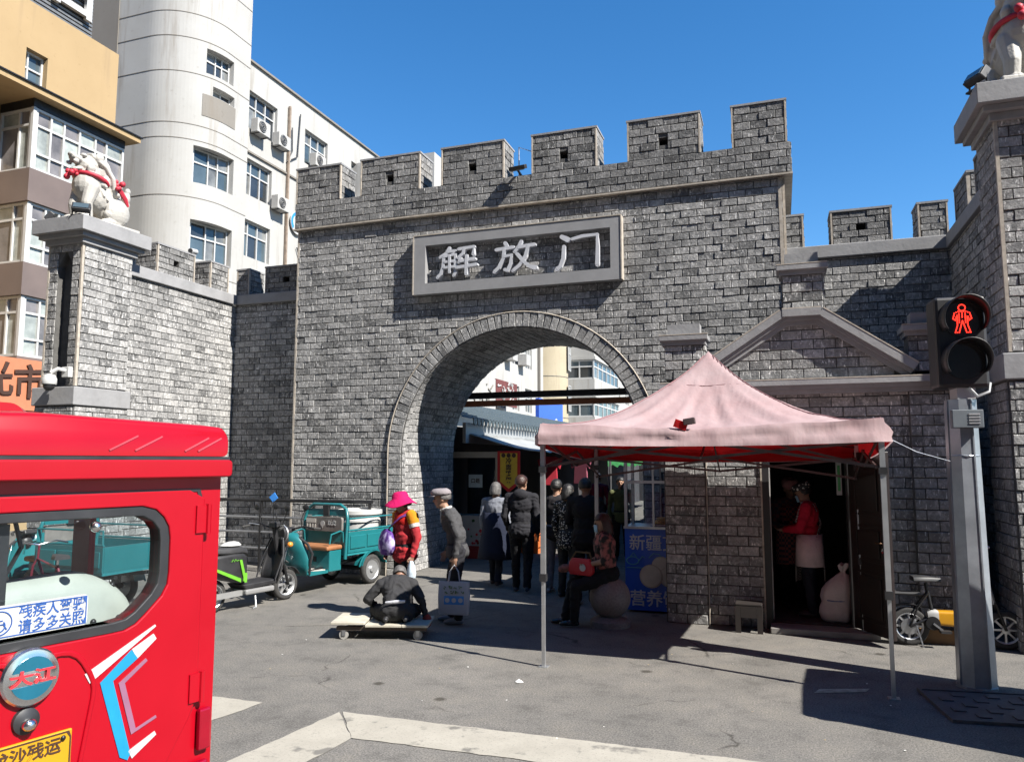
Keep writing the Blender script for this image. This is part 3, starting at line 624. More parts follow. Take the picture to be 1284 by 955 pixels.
for za, zb in ((.2, .75), (.85, 1.25), (1.35, 1.92)):
    leaf.box(.10, LW - .10, -.028, -.021, za, za + .03); leaf.box(.10, LW - .10, -.028, -.021, zb - .03, zb); leaf.box(.10, .13, -.028, -.021, za + .031, zb - .031); leaf.box(LW - .13, LW - .10, -.028, -.021, za + .031, zb - .031)
    leaf.box(.16, LW - .16, -.034, -.021, za + .06, zb - .06)
lf = leaf.build('door', DOORB, gh, world=True, bevel=.004)
hd = MB(); hd.T = Matrix.Translation((hx, hy, 0)) @ Matrix.Rotation(ang, 4, 'Z')
hd.box(LW - .075, LW - .035, -.035, -.021, .80, 1.28); hd.tube([(LW - .055, -.04, 1.08), (LW - .055, -.085, 1.08), (LW - .14, -.085, 1.08)], .010, 8); hd.build('handle', M('bronze', (.10, .055, .03), .4, .7), lf, world=True, smooth=40)
kk = MB(); kk.T = hd.T; kk.tube([(LW - .055 + .028 * math.cos(a), -.05, 1.0 + .028 * math.sin(a)) for a in np.linspace(0, 6.28, 14)[:-1]], .006, 6, closed=True); kk.build('ring', CHROME, lf, world=True, smooth=40)
bx('wall_notice', WHITE, gh, DX1 - .10, DX1 - .04, PY + .205, PY + .212, 1.55, 1.95); bx('notice_mark', M('green_ink', (.08, .35, .12), .6), gh, DX1 - .085, DX1 - .055, PY + .2, PY + .2045, 1.6, 1.9)
# ---------------------------------------------------------------- buildings behind
def wall_holes(mb, O, U, N, u0, u1, z0, z1, holes, depth=.25):
    """front sheet with rectangular openings and their reveals; O + u*U + z*Z, outward N"""
    O = Vector(O); U = Vector(U); N = Vector(N); Z = Vector((0, 0, 1))
    us = sorted({u0, u1, *[h[0] for h in holes], *[h[1] for h in holes]}); zs = sorted({z0, z1, *[h[2] for h in holes], *[h[3] for h in holes]})
    for a, b in zip(us[:-1], us[1:]):
        for c, d in zip(zs[:-1], zs[1:]):
            m, k = (a + b) / 2, (c + d) / 2
            if any(h[0] < m < h[1] and h[2] < k < h[3] for h in holes): continue
            mb.add([O + U * a + Z * c, O + U * b + Z * c, O + U * b + Z * d, O + U * a + Z * d], [(0, 1, 2, 3)])
    for a, b, c, d in holes:
        P = [O + U * a + Z * c, O + U * b + Z * c, O + U * b + Z * d, O + U * a + Z * d]; Q = [p - N * depth for p in P]
        mb.add(P + Q, [(0, 1, 5, 4), (1, 2, 6, 5), (2, 3, 7, 6), (3, 0, 4, 7)])
def window(parent, O, U, N, a, b, c, d, cols, trans=None, depth=.2, frame=WHITE, glass=None, fw=.06, sill=False):
    O = Vector(O); U = Vector(U); N = Vector(N); Z = Vector((0, 0, 1))
    def qb(mb, u0, u1, za, zb, n0, n1):
        P = [O + U * u + Z * z + N * n for n in (n0, n1) for u, z in ((u0, za), (u1, za), (u1, zb), (u0, zb))]
        mb.add(P, [(0, 1, 2, 3), (7, 6, 5, 4), (0, 4, 5, 1), (1, 5, 6, 2), (2, 6, 7, 3), (3, 7, 4, 0)])
    f = MB(); n0, n1 = -depth, -depth + .07
    qb(f, a, b, c, c + fw, n0, n1); qb(f, a, b, d - fw, d, n0, n1); qb(f, a, a + fw, c + fw, d - fw, n0, n1); qb(f, b - fw, b, c + fw, d - fw, n0, n1)
    for x in cols: u = a + (b - a) * x; qb(f, u - fw * .4, u + fw * .4, c + fw, d - fw, n0, n1 - .005)
    if trans: z = c + (d - c) * trans; qb(f, a + fw, b - fw, z - fw * .45, z + fw * .45, n0, n1 - .008)
    o = f.build('window', frame, parent, world=True)
    edges = [0] + list(cols) + [1]; zz = [c, c + (d - c) * trans, d] if trans else [c, d]
    for i in range(len(edges) - 1):
        for j in range(len(zz) - 1):
            p = MB(); tl = random.uniform(-.012, .012); P = [O + U * (a + (b - a) * e) + Z * z - N * (depth - .01 + tl * q) for (e, z, q) in ((edges[i], zz[j], 0), (edges[i + 1], zz[j], 1), (edges[i + 1], zz[j + 1], 1), (edges[i], zz[j + 1], 0))]
            p.add(P, [(0, 1, 2, 3)]); p.build('pane', glass[(i + j) % len(glass)] if isinstance(glass, list) else (glass or random.choice(GLASSES)), o, world=True)
    if sill: s = MB(); qb(s, a - .08, b + .08, c - .09, c - .005, -.02, .12); s.build('sill', frame, o, world=True)
    return o
def stained(name, c, streak=(.17, .14, .105)):
    m = bpy.data.materials.new(name); m.use_nodes = True; t = m.node_tree; n = t.nodes; L = t.links; b = n['Principled BSDF']; b.inputs['Roughness'].default_value = .88; b.inputs['Specular IOR Level'].default_value = .2
    ge = n.new('ShaderNodeNewGeometry')
    def nz(s, sx, sz, d=6):
        mp = n.new('ShaderNodeMapping'); mp.inputs['Scale'].default_value = (sx, sx, sz); L.new(ge.outputs['Position'], mp.inputs[0]); x = n.new('ShaderNodeTexNoise'); x.inputs['Scale'].default_value = s; x.inputs['Detail'].default_value = d; x.inputs['Roughness'].default_value = .65; L.new(mp.outputs[0], x.inputs['Vector']); return x.outputs['Fac']
    def mx(fac, lo, hi, amt, A, Bc):
        r = n.new('ShaderNodeMapRange'); r.inputs['From Min'].default_value = lo; r.inputs['From Max'].default_value = hi; r.inputs['To Max'].default_value = amt; L.new(fac, r.inputs['Value'])
        x = n.new('ShaderNodeMix'); x.data_type = 'RGBA'; L.new(r.outputs[0], x.inputs['Factor'])
        if isinstance(A, tuple): x.inputs['A'].default_value = A
        else: L.new(A, x.inputs['A'])
        x.inputs['B'].default_value = Bc; return x.outputs['Result']
    a = mx(nz(.5, 1, 1), .35, .7, .5, (*c, 1), (c[0] * .8, c[1] * .78, c[2] * .74, 1))
    a = mx(nz(1.6, 1.3, .12), .55, .75, .6, a, (*streak, 1)); a = mx(nz(6, 1, 1, 8), .6, .75, .4, a, (c[0] * .5, c[1] * .47, c[2] * .42, 1))
    L.new(a, b.inputs['Base Color']); return m
WB = stained('white_render', (.37, .365, .35)); BEIGE = stained('peach_render', (.34, .245, .135), (.22, .16, .10)); GREYW = stained('grey_cement', (.20, .185, .165))
BROWN = M('brown_panel', (.125, .095, .085), .55, var=.12, scale=1, dirt=.2); CURT = M('curtain_glass', (.27, .29, .27), .14, var=.45, scale=1.6, spec=.7); CURT2 = M('dusty_glass', (.15, .14, .14), .2, var=.5, scale=1.2, spec=.6)
WGREY = M('pvc_frame', (.44, .44, .43), .45, var=.05)
# white apartment block with a round corner tower
ab = thing('apartment_building', 'white stained apartment block with rounded corner tower and air conditioners', 'building', (-24, 30, 0))
colsY = [(25.4, 27.3), (29.4, 31.3), (33.5, 35.4), (37.6, 39.5), (41.7, 43.6), (45.8, 47.7), (49.9, 51.8)]; rowsZ = [(15.8, 17.45), (12.95, 14.5), (10.35, 11.9), (7.5, 9.05), (4.6, 6.1)]
holes = [(y0 - (.25 if r in (1, 2) else 0), y1 - (.25 if r in (1, 2) else 0), z0, z1) for r, (z0, z1) in enumerate(rowsZ) for (y0, y1) in colsY]
mb = MB(); wall_holes(mb, (-20.5, 0, 0), (0, 1, 0), (1, 0, 0), 25.0, 60, 0, 18.65, holes, .28)
mb.add([(-20.5, 25, 18.65), (-20.5, 60, 18.65), (-34, 60, 18.65), (-34, 25, 18.65)], [(0, 1, 2, 3)]); mb.add([(-20.5, 60, 0), (-34, 60, 0), (-34, 60, 18.65), (-20.5, 60, 18.65)], [(0, 1, 2, 3)])
mb.build('wall', WB, ab, world=True)
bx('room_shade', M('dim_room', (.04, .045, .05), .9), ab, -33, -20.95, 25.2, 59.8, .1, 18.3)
for i, h in enumerate(holes):
    if h[3] > 9: window(ab, (-20.5, 0, 0), (0, 1, 0), (1, 0, 0), *h, (.36, .68) if i % 2 else (.33, .66), .64, frame=WGREY, depth=.22)
    else: window(ab, (-20.5, 0, 0), (0, 1, 0), (1, 0, 0), *h, (.5,), None, frame=WGREY, depth=.22)
bx('floor_ledge', GREYW, ab, -20.5, -20.42, 25.2, 60, 14.72, 14.80); bx('roof_coping', GREYW, ab, -20.9, -20.4, 25, 60, 18.65, 18.74)
bx('drainpipe', M('rusty_pipe', (.22, .17, .13), .7, var=.3), ab, -20.46, -20.36, 28.02, 28.12, 3, 17.9)
Rt, cxt, cyt = 2.1, -22.4, 23.9
def tmap(u, inset=0.0):
    # u runs along the plan outline: end wall, quarter round, straight return
    r = Rt - inset
    if u < 11.6: return Vector((-34 + u, cyt - r, 0))
    a = (u - 11.6) / Rt - math.pi / 2
    if a < 0: return Vector((cxt + r * math.cos(a), cyt + r * math.sin(a), 0))
    return Vector((cxt + r, cyt + (u - 11.6 - Rt * math.pi / 2), 0))
UE = 11.6 + Rt * math.pi / 2; UEND = UE + 1.25
th_ = [(UE - 1.05, UE + .25, 16.95, 17.95), (UE - .75, UE + .35, 16.1, 16.5), (UE - 1.4, UE + .45, 12.5, 13.95), (UE - 1.4, UE + .5, 9.55, 11.05), (UE - 1.4, UE + .5, 6.6, 8.1), (UE - 1.4, UE + .5, 3.7, 5.2)]
us = sorted({0.0, 11.6, UEND, *np.linspace(11.6, UE, 25).tolist(), *[h[0] for h in th_], *[h[1] for h in th_]}); zs = sorted({0.0, 23.2, *[h[2] for h in th_], *[h[3] for h in th_]}); mb = MB()
Zv = Vector((0, 0, 1))
for u0, u1 in zip(us[:-1], us[1:]):
    for z0, z1 in zip(zs[:-1], zs[1:]):
        if any(h[0] <= u0 < h[1] - 1e-6 and h[2] <= z0 < h[3] - 1e-6 for h in th_): continue
        mb.add([tmap(u0) + Zv * z0, tmap(u1) + Zv * z0, tmap(u1) + Zv * z1, tmap(u0) + Zv * z1], [(0, 1, 2, 3)])
for h in th_:
    uu = [u for u in us if h[0] - 1e-6 <= u <= h[1] + 1e-6]
    for u0, u1 in zip(uu[:-1], uu[1:]):
        for z in (h[2], h[3]): mb.add([tmap(u0) + Zv * z, tmap(u1) + Zv * z, tmap(u1, .3) + Zv * z, tmap(u0, .3) + Zv * z], [(0, 1, 2, 3)])
    for u in (h[0], h[1]): mb.add([tmap(u) + Zv * h[2], tmap(u) + Zv * h[3], tmap(u, .3) + Zv * h[3], tmap(u, .3) + Zv * h[2]], [(0, 1, 2, 3)])
mb.add([tmap(UEND), tmap(UEND) + Zv * 23.2, Vector((-34, cyt + 1.25, 23.2)), Vector((-34, cyt + 1.25, 0))], [(0, 1, 2, 3)]); mb.add([tmap(u) + Zv * 23.2 for u in us] + [Vector((-34, cyt + 1.25, 23.2))], [tuple(range(len(us) + 1))])
mb.build('tower_wall', WB, ab, smooth=25, world=True)
for z in (1.6, 3.1, 4.6, 6.1, 7.55, 9.0, 10.45, 11.9, 13.3 + .85, 14.75, 16.2 + .6, 18.2, 19.2, 20.7):
    if not any(h[2] < z < h[3] for h in th_): MB().tube([tmap(u) + Zv * z for u in [8.0, 10.0] + [q for q in us if q > 11]], .018, 4).build('tower_groove', GREYW, ab, world=True)
for h in th_:
    p0, p1 = tmap(h[0], .26), tmap(h[1], .26); U = (p1 - p0).normalized(); N = Vector((U.y, -U.x, 0)); w_ = (p1 - p0).length
    window(ab, (p0 + p1) / 2, U, N, -w_ / 2, w_ / 2, h[2], h[3], (.42, .68) if h[3] - h[2] > .6 else (.5,), .62 if h[3] - h[2] > .6 else None, depth=.02, frame=WGREY)
bx('cement_wall', GREYW, ab, -33.9, -23.9, cyt - Rt - .05, cyt - Rt - .02, 0, 23)
pt = MB(); pu = np.linspace(UE - 1.15, UE + .42, 12).tolist()
for u0, u1 in zip(pu[:-1], pu[1:]):
    for z0, z1 in ((15.2, 16.08),): pt.add([tmap(u0, -.012) + Zv * z0, tmap(u1, -.012) + Zv * z0, tmap(u1, -.012) + Zv * z1, tmap(u0, -.012) + Zv * z1], [(0, 1, 2, 3)])
pt.build('bare_patch', GREYW, ab, world=True, solid=.01)
# air conditioners and round sign
acw = M('ac_casing', (.36, .35, .33), .5, var=.08, dirt=.3)
def aircon(y, z, label):
    t = thing('air_conditioner', label, 'air conditioner', (-20.45, y, z - .35), group='air conditioner units on the white block')
    MB().box(.05, .40, -.42, .42, 0, .60).build('casing', acw, t, bevel=.02); MB().lathe([(.0, .402), (.24, .402), (.24, .415), (.22, .42), (0, .42)], 20, (0, -.10, .30), 'x').build('fan_grille', BLKPL, t)
    for k in range(3): MB().tube([(.43, -.10 + (.07 + k * .07) * math.cos(a), .30 + (.07 + k * .07) * math.sin(a)) for a in np.linspace(0, 6.28, 16)[:-1]], .008, 4, closed=True).build('guard_ring', acw, t)
    for s in (-.3, .3): MB().bar((0, s, -.02), (.40, s, -.02), .03, .03).build('bracket', BLKMT, t)
aircon(25.85, 15.95, 'air conditioner under top floor window nearest the round tower'); aircon(27.3, 15.95, 'air conditioner beside the drainpipe at top floor height')
aircon(30.1, 16.1, 'air conditioner at top floor window beyond the drainpipe'); aircon(27.35, 13.15, 'lone air conditioner below a middle floor window beside drainpipe')
rs = thing('round_sign', 'round blue and white sign with letter A on the white block', 'sign', (-20.42, 28.85, 12.7))
BLUE = M('sign_blue', (.03, .22, .55), .4, var=.05)
MB().lathe([(.0, 0), (.52, 0), (.52, .05), (0, .05)], 28, axis='x').build('disc', WHITE, rs)
MB().prism([(.50 * math.cos(a), .50 * math.sin(a)) for a in np.linspace(.6, 3.9, 24)] + [(.34 * math.cos(a) - .02, .34 * math.sin(a) + .02) for a in np.linspace(3.9, .6, 24)], .052, .06, 'yz').build('swoosh', BLUE, rs)
text('lettering', 'A', .62, BLUE, rs, (.056, .06, -.08), (R(90), 0, R(90)), .004, .02)
for p in ([(0, 28.9, 17.9), (0, 28.75, 15.8), (0, 28.3, 15.5)], [(0, 28.3, 17.0), (0, 28.35, 15.9), (0, 28.0, 15.3)], [(0, 28.9, 11.6), (0, 29.15, 11.1), (0, 29.2, 10.6)]):
    MB().tube([(-20.42, q[1], q[2]) for q in p], .03, 5).build('cable', BLKPL, ab, world=True)
# peach building with a glazed bay
pb = thing('office_building', 'peach coloured building with glazed bay window and dark panel bands', 'building', (-24, 13, 0))
mb = MB(); wall_holes(mb, (-20.5, 0, 0), (0, 1, 0), (1, 0, 0), 3, 18.75, 0, 15.5, [(15.5, 16.2, 12.7, 14.05)], .3)
mb.add([(-20.5, 18.75, 0), (-34, 18.75, 0), (-34, 18.75, 15.5), (-20.5, 18.75, 15.5)], [(0, 1, 2, 3)]); mb.add([(-20.5, 3, 15.5), (-20.5, 18.75, 15.5), (-34, 18.75, 15.5), (-34, 3, 15.5)], [(0, 1, 2, 3)]); mb.add([(-20.5, 3, 0), (-34, 3, 0), (-34, 3, 15.5), (-20.5, 3, 15.5)], [(0, 1, 2, 3)])
mb.build('wall', BEIGE, pb, world=True)
window(pb, (-20.5, 0, 0), (0, 1, 0), (1, 0, 0), 15.5, 16.2, 12.7, 14.05, (.3,), .62, frame=WGREY, depth=.25)
bx('window_ledge', WB, pb, -20.55, -20.3, 15.4, 16.5, 12.58, 12.695)
bx('bay_roof', BEIGE, pb, -20.6, -18.85, 12.9, 18.25, 11.98, 12.13); bx('roof_felt', BLKMT, pb, -20.6, -18.8, 12.85, 18.3, 12.13, 12.17)
BX, BY0, BY1 = -19.2, 14.85, 17.98
for z0, z1 in ((9.03, 9.95), (6.42, 7.32), (4.6, 4.75)): bx('bay_band', BROWN, pb, -20.6, BX + .06, BY0 - .06, BY1 + .06, z0, z1)
bx('bay_header', BLKMT, pb, -20.6, BX, BY0, BY1, 11.74, 11.975)
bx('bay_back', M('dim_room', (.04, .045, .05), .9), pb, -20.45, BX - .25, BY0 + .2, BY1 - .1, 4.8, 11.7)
gl = [CURT, CURT2]
for z0, z1 in ((9.96, 11.73), (7.33, 9.02), (4.76, 6.41)):
    window(pb, (BX, 0, 0), (0, 1, 0), (1, 0, 0), BY0 + .1, BY1, z0, z1, tuple((y - BY0 - .1) / (BY1 - BY0 - .1) for y in (15.44, 15.86, 16.38, 16.93, 17.33)), .73, depth=.09, frame=WGREY, glass=gl, fw=.07)
    o = window(pb, (0, BY0, 0), (1, 0, 0), (0, -1, 0), -20.5, BX - .1, z0, z1, (.62,), .73, depth=.09, frame=WGREY, glass=[CURT2, CURT], fw=.07)
    bx('corner_post', WGREY, pb, BX - .10, BX, BY0, BY0 + .1, z0, z1); bx('transom', WGREY, pb, BX - .06, BX - .015, BY0 + .1, BY1, z0 + .46, z0 + .52)
# rooftop lettering on louvres
lv_ = thing('rooftop_sign', 'dark slatted rooftop sign with white lettering above peach wall', 'sign', (-20.8, 16, 15.52))
bx('backing', BLKMT, lv_, -21.0, -20.9, 10, 17.95, 15.52, 19.2)
SL = M('slat_grey', (.16, .165, .17), .5, .4)
for k in range(28): MB().box(-20.895, -20.83, 10, 17.95, 15.56 + k * .13, 15.64 + k * .13).build('slat', SL, lv_, world=True)
text('lettering', '店', 2.3, WHITE, lv_, (.10, .9, 1.45), (R(90), 0, R(90)), .06, .02)
# peach market sign with brush lettering
ms = thing('market_sign', 'peach signboard with dark brush lettering behind the lion pillar', 'sign', (-19.0, 13, 3.3))
bx('board', M('peach_board', (.42, .15, .075), .6, var=.06), ms, -19.1, -19.0, 9.5, 15.6, 3.3, 4.66)
bx('upper_wall', BROWN, ms, -20.4, -19.12, 9.5, 15.7, 2.6, 4.6)
INK = M('ink_brown', (.05, .022, .012), .5)
text('lettering', '光', .95, INK, ms, (.03, 1.15, .72), (R(90), R(-6), R(90)), .02, .012); text('lettering', '市', .95, INK, ms, (.03, 2.05, .70), (R(90), R(-6), R(90)), .02, .016, shear=.1)

# far apartment block seen through the arch
fb = thing('apartment_building', 'distant pale apartment block seen through the arch above market roofs', 'building', (-18, 65, 0))
holes = []
for z0 in (2.2, 5.2, 8.2, 11.2, 14.2):
    for y0 in (40.5, 43.2, 45.9, 48.6): holes.append((y0, y0 + 1.5, z0, z0 + 1.6))
    for y0 in (74, 79, 84): holes.append((y0, y0 + 2.2, z0, z0 + 1.6))
mb = MB(); wall_holes(mb, (-16, 0, 0), (0, 1, 0), (1, 0, 0), 34, 100, 0, 17.5, holes, .25); mb.add([(-16, 34, 0), (-30, 34, 0), (-30, 34, 17.5), (-16, 34, 17.5)], [(0, 1, 2, 3)]); mb.build('wall', WB, fb, world=True)
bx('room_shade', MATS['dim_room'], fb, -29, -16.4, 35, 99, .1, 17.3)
for h in holes: window(fb, (-16, 0, 0), (0, 1, 0), (1, 0, 0), *h, (.33, .66), .62, frame=WGREY, depth=.2)
CREAM = stained('cream_render', (.37, .32, .23))
MB().lathe([(1.75, 0), (1.75, 18.5)], 32, (-16.4, 54.5, 0)).build('stair_tower', CREAM, fb, smooth=40, world=True)
for z0 in (2.6, 5.6, 8.6, 11.6, 14.6): window(fb, (-14.66, 54.75, 0), (-.12, .993, 0), (.993, .12, 0), -.5, .6, z0, z0 + 1.9, (.5,), .66, frame=WGREY, depth=-.08); MB().tube([(-16.4 + 1.76 * math.cos(a), 54.5 + 1.76 * math.sin(a), z0 - .5) for a in np.linspace(-1.6, 1.2, 14)], .03, 4).build('tower_groove', GREYW, fb, world=True)
for z0 in (1.2, 4.2, 7.2, 10.2, 13.2):
    for ya, yb in ((58.8, 68.5), (88.5, 97)):
        bx('balcony', WB, fb, -16, -13.6, ya, yb, z0, z0 + 1.2); bx('balcony_slab', WB, fb, -16, -13.5, ya - .1, yb + .1, z0 + 2.75, z0 + 2.99)
        window(fb, (-13.6, 0, 0), (0, 1, 0), (1, 0, 0), ya, yb, z0 + 1.21, z0 + 2.74, tuple(k / 6 for k in range(1, 6)), .65, depth=.1, frame=WGREY, fw=.12); window(fb, (0, ya, 0), (1, 0, 0), (0, -1, 0), -16, -13.65, z0 + 1.21, z0 + 2.74, (.5,), .65, depth=.1, frame=WGREY, fw=.12)
bx('drainpipe', GREYW, fb, -15.95, -15.8, 51.4, 51.55, 0, 17)
for y in (44.95, 47.6): bx('air_conditioner', acw, fb, -15.98, -15.4, y - .5, y + .4, 8.2, 8.9)
bp = thing('mural_panel', 'dark red mural panel with pale painted branches above market roof', 'sign', (-15.2, 41.5, 5.0))
bx('panel', M('mural_red', (.12, .03, .025), .6, var=.3, scale=2), bp, -15.3, -15.2, 40.9, 44.6, 5.2, 6.65)
rg = random.Random(3)
for k in range(22):
    y, z = rg.uniform(41.2, 44.2), rg.uniform(5.6, 6.5); MB().tube([(-15.18, y, z), (-15.18, y + rg.uniform(-.3, .3), z + rg.uniform(-.2, .2)), (-15.18, y + rg.uniform(-.4, .4), z + rg.uniform(-.3, .3))], .05, 4).build('branch', WHITE, bp, world=True)
wm = thing('mural_panel', 'white mural panel with grey brush marks above market roof', 'sign', (-15.2, 37.5, 5.0)); bx('panel', WB, wm, -15.3, -15.2, 34.5, 40.8, 4.6, 6.6)
for k in range(26):
    y, z = rg.uniform(36, 40.4), rg.uniform(5.0, 6.4); MB().tube([(-15.18, y, z), (-15.18, y + rg.uniform(-.4, .4), z + rg.uniform(-.3, .3))], .05, 4).build('brush_mark', GREYW, wm, world=True)
lb = thing('blue_billboard', 'blue billboard with white shape beyond the market roof', 'sign', (-9.2, 32, 4.0)); bx('board', M('board_blue', (.03, .10, .50), .5), lb, -9.3, -9.15, 29.6, 33.2, 3.3, 4.5)
MB().prism([(31.4, 3.45), (32.1, 3.8), (33.0, 3.5), (32.7, 3.35), (31.7, 3.3)], -9.148, -9.14, 'yz').build('white_shape', WHITE, lb, world=True)
MB().bar((-9.25, 31, 0), (-9.25, 31, 3.0), .12, .12).build('post', STEEL, lb, world=True); MB().bar((-9.25, 33.4, 0), (-9.25, 33.4, 3.0), .12, .12).build('post', STEEL, lb, world=True)

# ---------------------------------------------------------------- market lane
ROOF = M('roof_blue_grey', (.055, .072, .08), .55, var=.15, scale=3)
mr = thing('market_shops', 'low row of market shops under blue grey tiled roof', 'building', (-7.5, 26, 0))
rows = []; NY = 560; 
for k in range(9):
    f_ = k / 8; x = -5.95 - 1.75 * f_; row = []
    for j in range(NY + 1):
        y = 14.55 + 24 * j / NY; rib = .030 * abs(math.sin(math.pi * (y - 14.55) / .20)); row.append((x, y, 2.80 + .62 * f_ + rib + (0.0)))
    rows.append(row)
mb = MB(); 
for k in range(8):       # stepped courses: each starts a little above the end of the last
    lo = [(p[0], p[1], p[2] + .02) for p in rows[k]]; hi = [(p[0], p[1], p[2] - .012) for p in rows[k + 1]]; mb.loft([lo, hi], caps=False, closed=False)
    if k: mb.loft([[(p[0], p[1], p[2] - .012) for p in rows[k]], lo], caps=False, closed=False)
rfo = mb.build('roof', ROOF, mr, world=True)
ez = MB()
for j in range(110): y = 14.6 + j * .215; ez.add([(-5.93, y, 2.83), (-5.93, y + .19, 2.83), (-5.93, y + .15, 2.72), (-5.93, y + .095, 2.68), (-5.93, y + .04, 2.72)], [(0, 1, 2, 3, 4)])
ez.build('eave_drops', ROOF, rfo, world=True, solid=.02)['kind'] = 'stuff'
bx('fascia', M('fascia_white', (.26, .27, .275), .6, var=.1), mr, -6.12, -6.05, 14.5, 38, 2.32, 2.74)
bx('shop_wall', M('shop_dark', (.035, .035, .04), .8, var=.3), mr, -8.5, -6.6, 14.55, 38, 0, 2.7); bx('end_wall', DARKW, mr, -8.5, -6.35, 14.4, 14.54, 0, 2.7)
AW = M('awning_white', (.30, .31, .305), .6, var=.1, scale=3); GRN = M('awning_green', (.02, .14, .035), .6, var=.2, scale=4)
def awning(label, x0, x1, y0, y1, z0, z1, mat, edge=None, group='market awnings'):
    t = thing('awning', label, 'awning', (x0, y0, min(z0, z1)), group=group); rows = []
    for i in range(7):
        f_ = i / 6; rows.append([(x0 + (x1 - x0) * f_, y0 + (y1 - y0) * j / 24, z0 + (z1 - z0) * f_ - .05 * math.sin(math.pi * f_) + .015 * math.sin(j * 1.3 + i)) for j in range(25)])
    MB().loft(rows, caps=False, closed=False).build('sheet', mat, t, world=True, smooth=60, solid=.012)
    if edge:
        r2 = [rows[-1], [(p[0] + .01, p[1], p[2] - .22 - .03 * math.sin(j * 2.1)) for j, p in enumerate(rows[-1])]]; MB().loft(r2, caps=False, closed=False).build('valance', edge, t, world=True, solid=.008)
    for yy in (y0 + .1, y1 - .1): MB().cyl((x1, yy, 0), (x1, yy, min(z0, z1) + .01), .022, n=8).build('pole', STEEL, t, world=True)
    return t
awning('white sheet awning sloping over the cold noodle kiosk', -6.1, -4.5, 14.7, 18.4, 2.52, 2.14, AW)
awning('white awning with green valance farther along the market shops', -6.1, -4.0, 18.6, 25.5, 2.5, 2.05, AW, GRN)
awning('plain white awning added to darken far end of market row', -6.1, -3.9, 26, 34, 2.55, 2.15, AW, AW)  # extra awning added to darken the far end of the lane
awning('white awning over the stalls opposite the kiosk', -1.6, -3.4, 16.0, 25, 2.55, 2.2, AW, AW)
# right-hand stall block: dark cabins
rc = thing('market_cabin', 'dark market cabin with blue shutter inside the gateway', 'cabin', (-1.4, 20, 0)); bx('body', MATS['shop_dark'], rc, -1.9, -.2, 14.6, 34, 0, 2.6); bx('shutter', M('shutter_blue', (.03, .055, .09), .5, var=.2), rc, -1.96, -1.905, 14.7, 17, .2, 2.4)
for k in range(16): bx('slat', MATS['shutter_blue'], rc, -1.985, -1.96, 14.7, 17, .25 + k * .135, .33 + k * .135)
# end of the lane
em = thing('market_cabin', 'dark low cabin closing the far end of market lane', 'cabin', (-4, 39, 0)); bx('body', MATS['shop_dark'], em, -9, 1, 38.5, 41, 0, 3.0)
# kiosk
CRM = M('cream_frame', (.42, .40, .34), .6, var=.1)
ki = thing('food_kiosk', 'food kiosk with cream window frame and flower printed counter', 'kiosk', (-5.9, 14.6, 0))
bx('counter', M('counter_white', (.42, .42, .42), .6), ki, -6.5, -5.38, 14.62, 15.2, .25, .85); bx('plinth', M('red_plinth', (.30, .02, .02), .6), ki, -6.5, -5.36, 14.61, 15.2, 0, .25)
for a, b, z0, z1 in ((-6.5, -5.30, 2.02, 2.14), (-5.44, -5.34, .85, 2.02), (-6.5, -6.42, .85, 2.02)): bx('frame', CRM, ki, a, b, 14.60, 14.68, z0, z1)
bx('back', BLACK, ki, -6.5, -5.4, 15.7, 15.8, .2, 2.1); MB().add([(-6.42, 14.64, .86), (-5.44, 14.64, .86), (-5.44, 14.64, 2.01), (-6.42, 14.64, 2.01)], [(0, 1, 2, 3)]).build('glass', CLEAR, ki, world=True); bx('notice', M('notice_blue', (.42, .52, .58), .6), ki, -6.02, -5.72, 14.60, 14.606, 1.42, 1.68)
text('lettering', '口是', .10, INK, ki, (.03, -.004, 1.55), ext=.001, off=.002)
rg = random.Random(9); RED = M('print_red', (.45, .02, .03), .6); GRD = M('print_green', (.05, .14, .04), .6)
for k in range(34):
    x, z = rg.uniform(-6.4, -5.45), .3 + .5 * rg.random() ** 1.3; r = rg.uniform(.015, .035)
    MB().prism([(x + r * math.cos(a) * (1 + .3 * (i % 2)), z + r * math.sin(a) * (1 + .3 * (i % 2))) for i, a in enumerate(np.linspace(0, 6.28, 11)[:-1])], 14.612, 14.618).build('flower_print', RED if k % 3 else GRD, ki, world=True)
text('lettering', '00', .13, RED, ki, (.36, .004, .33), ext=.002, off=.004)
hb = thing('hanging_banner', 'red edged yellow pennant banner advertising cold noodles', 'banner', (-5.1, 14.45, 2.15))
MB().prism([(-.24, 0), (.24, 0), (.24, -.62), (0, -.82), (-.24, -.62)], -.004, .004).build('border', M('banner_red', (.55, .015, .02), .6), hb); MB().prism([(-.18, -.04), (.18, -.04), (.18, -.60), (0, -.74), (-.18, -.60)], -.008, -.005).build('field', M('banner_yellow', (.72, .52, .05), .6), hb)
for i, ch in enumerate('冷面鸡架'): text('lettering', ch, .125, INK, hb, (0, -.012, -.20 - i * .125), ext=.001, off=.004)
for i in (-1, 0, 1): MB().lathe([(.028, -.012), (.045, -.012), (.045, -.009), (.028, -.009)], 14, (i * .11, 0, -.085), 'y').build('coin_print', INK, hb)
MB().tube([(-.2, 0, 0), (0, 0, .14), (.2, 0, 0)], .005, 5).build('cord', BLKPL, hb)
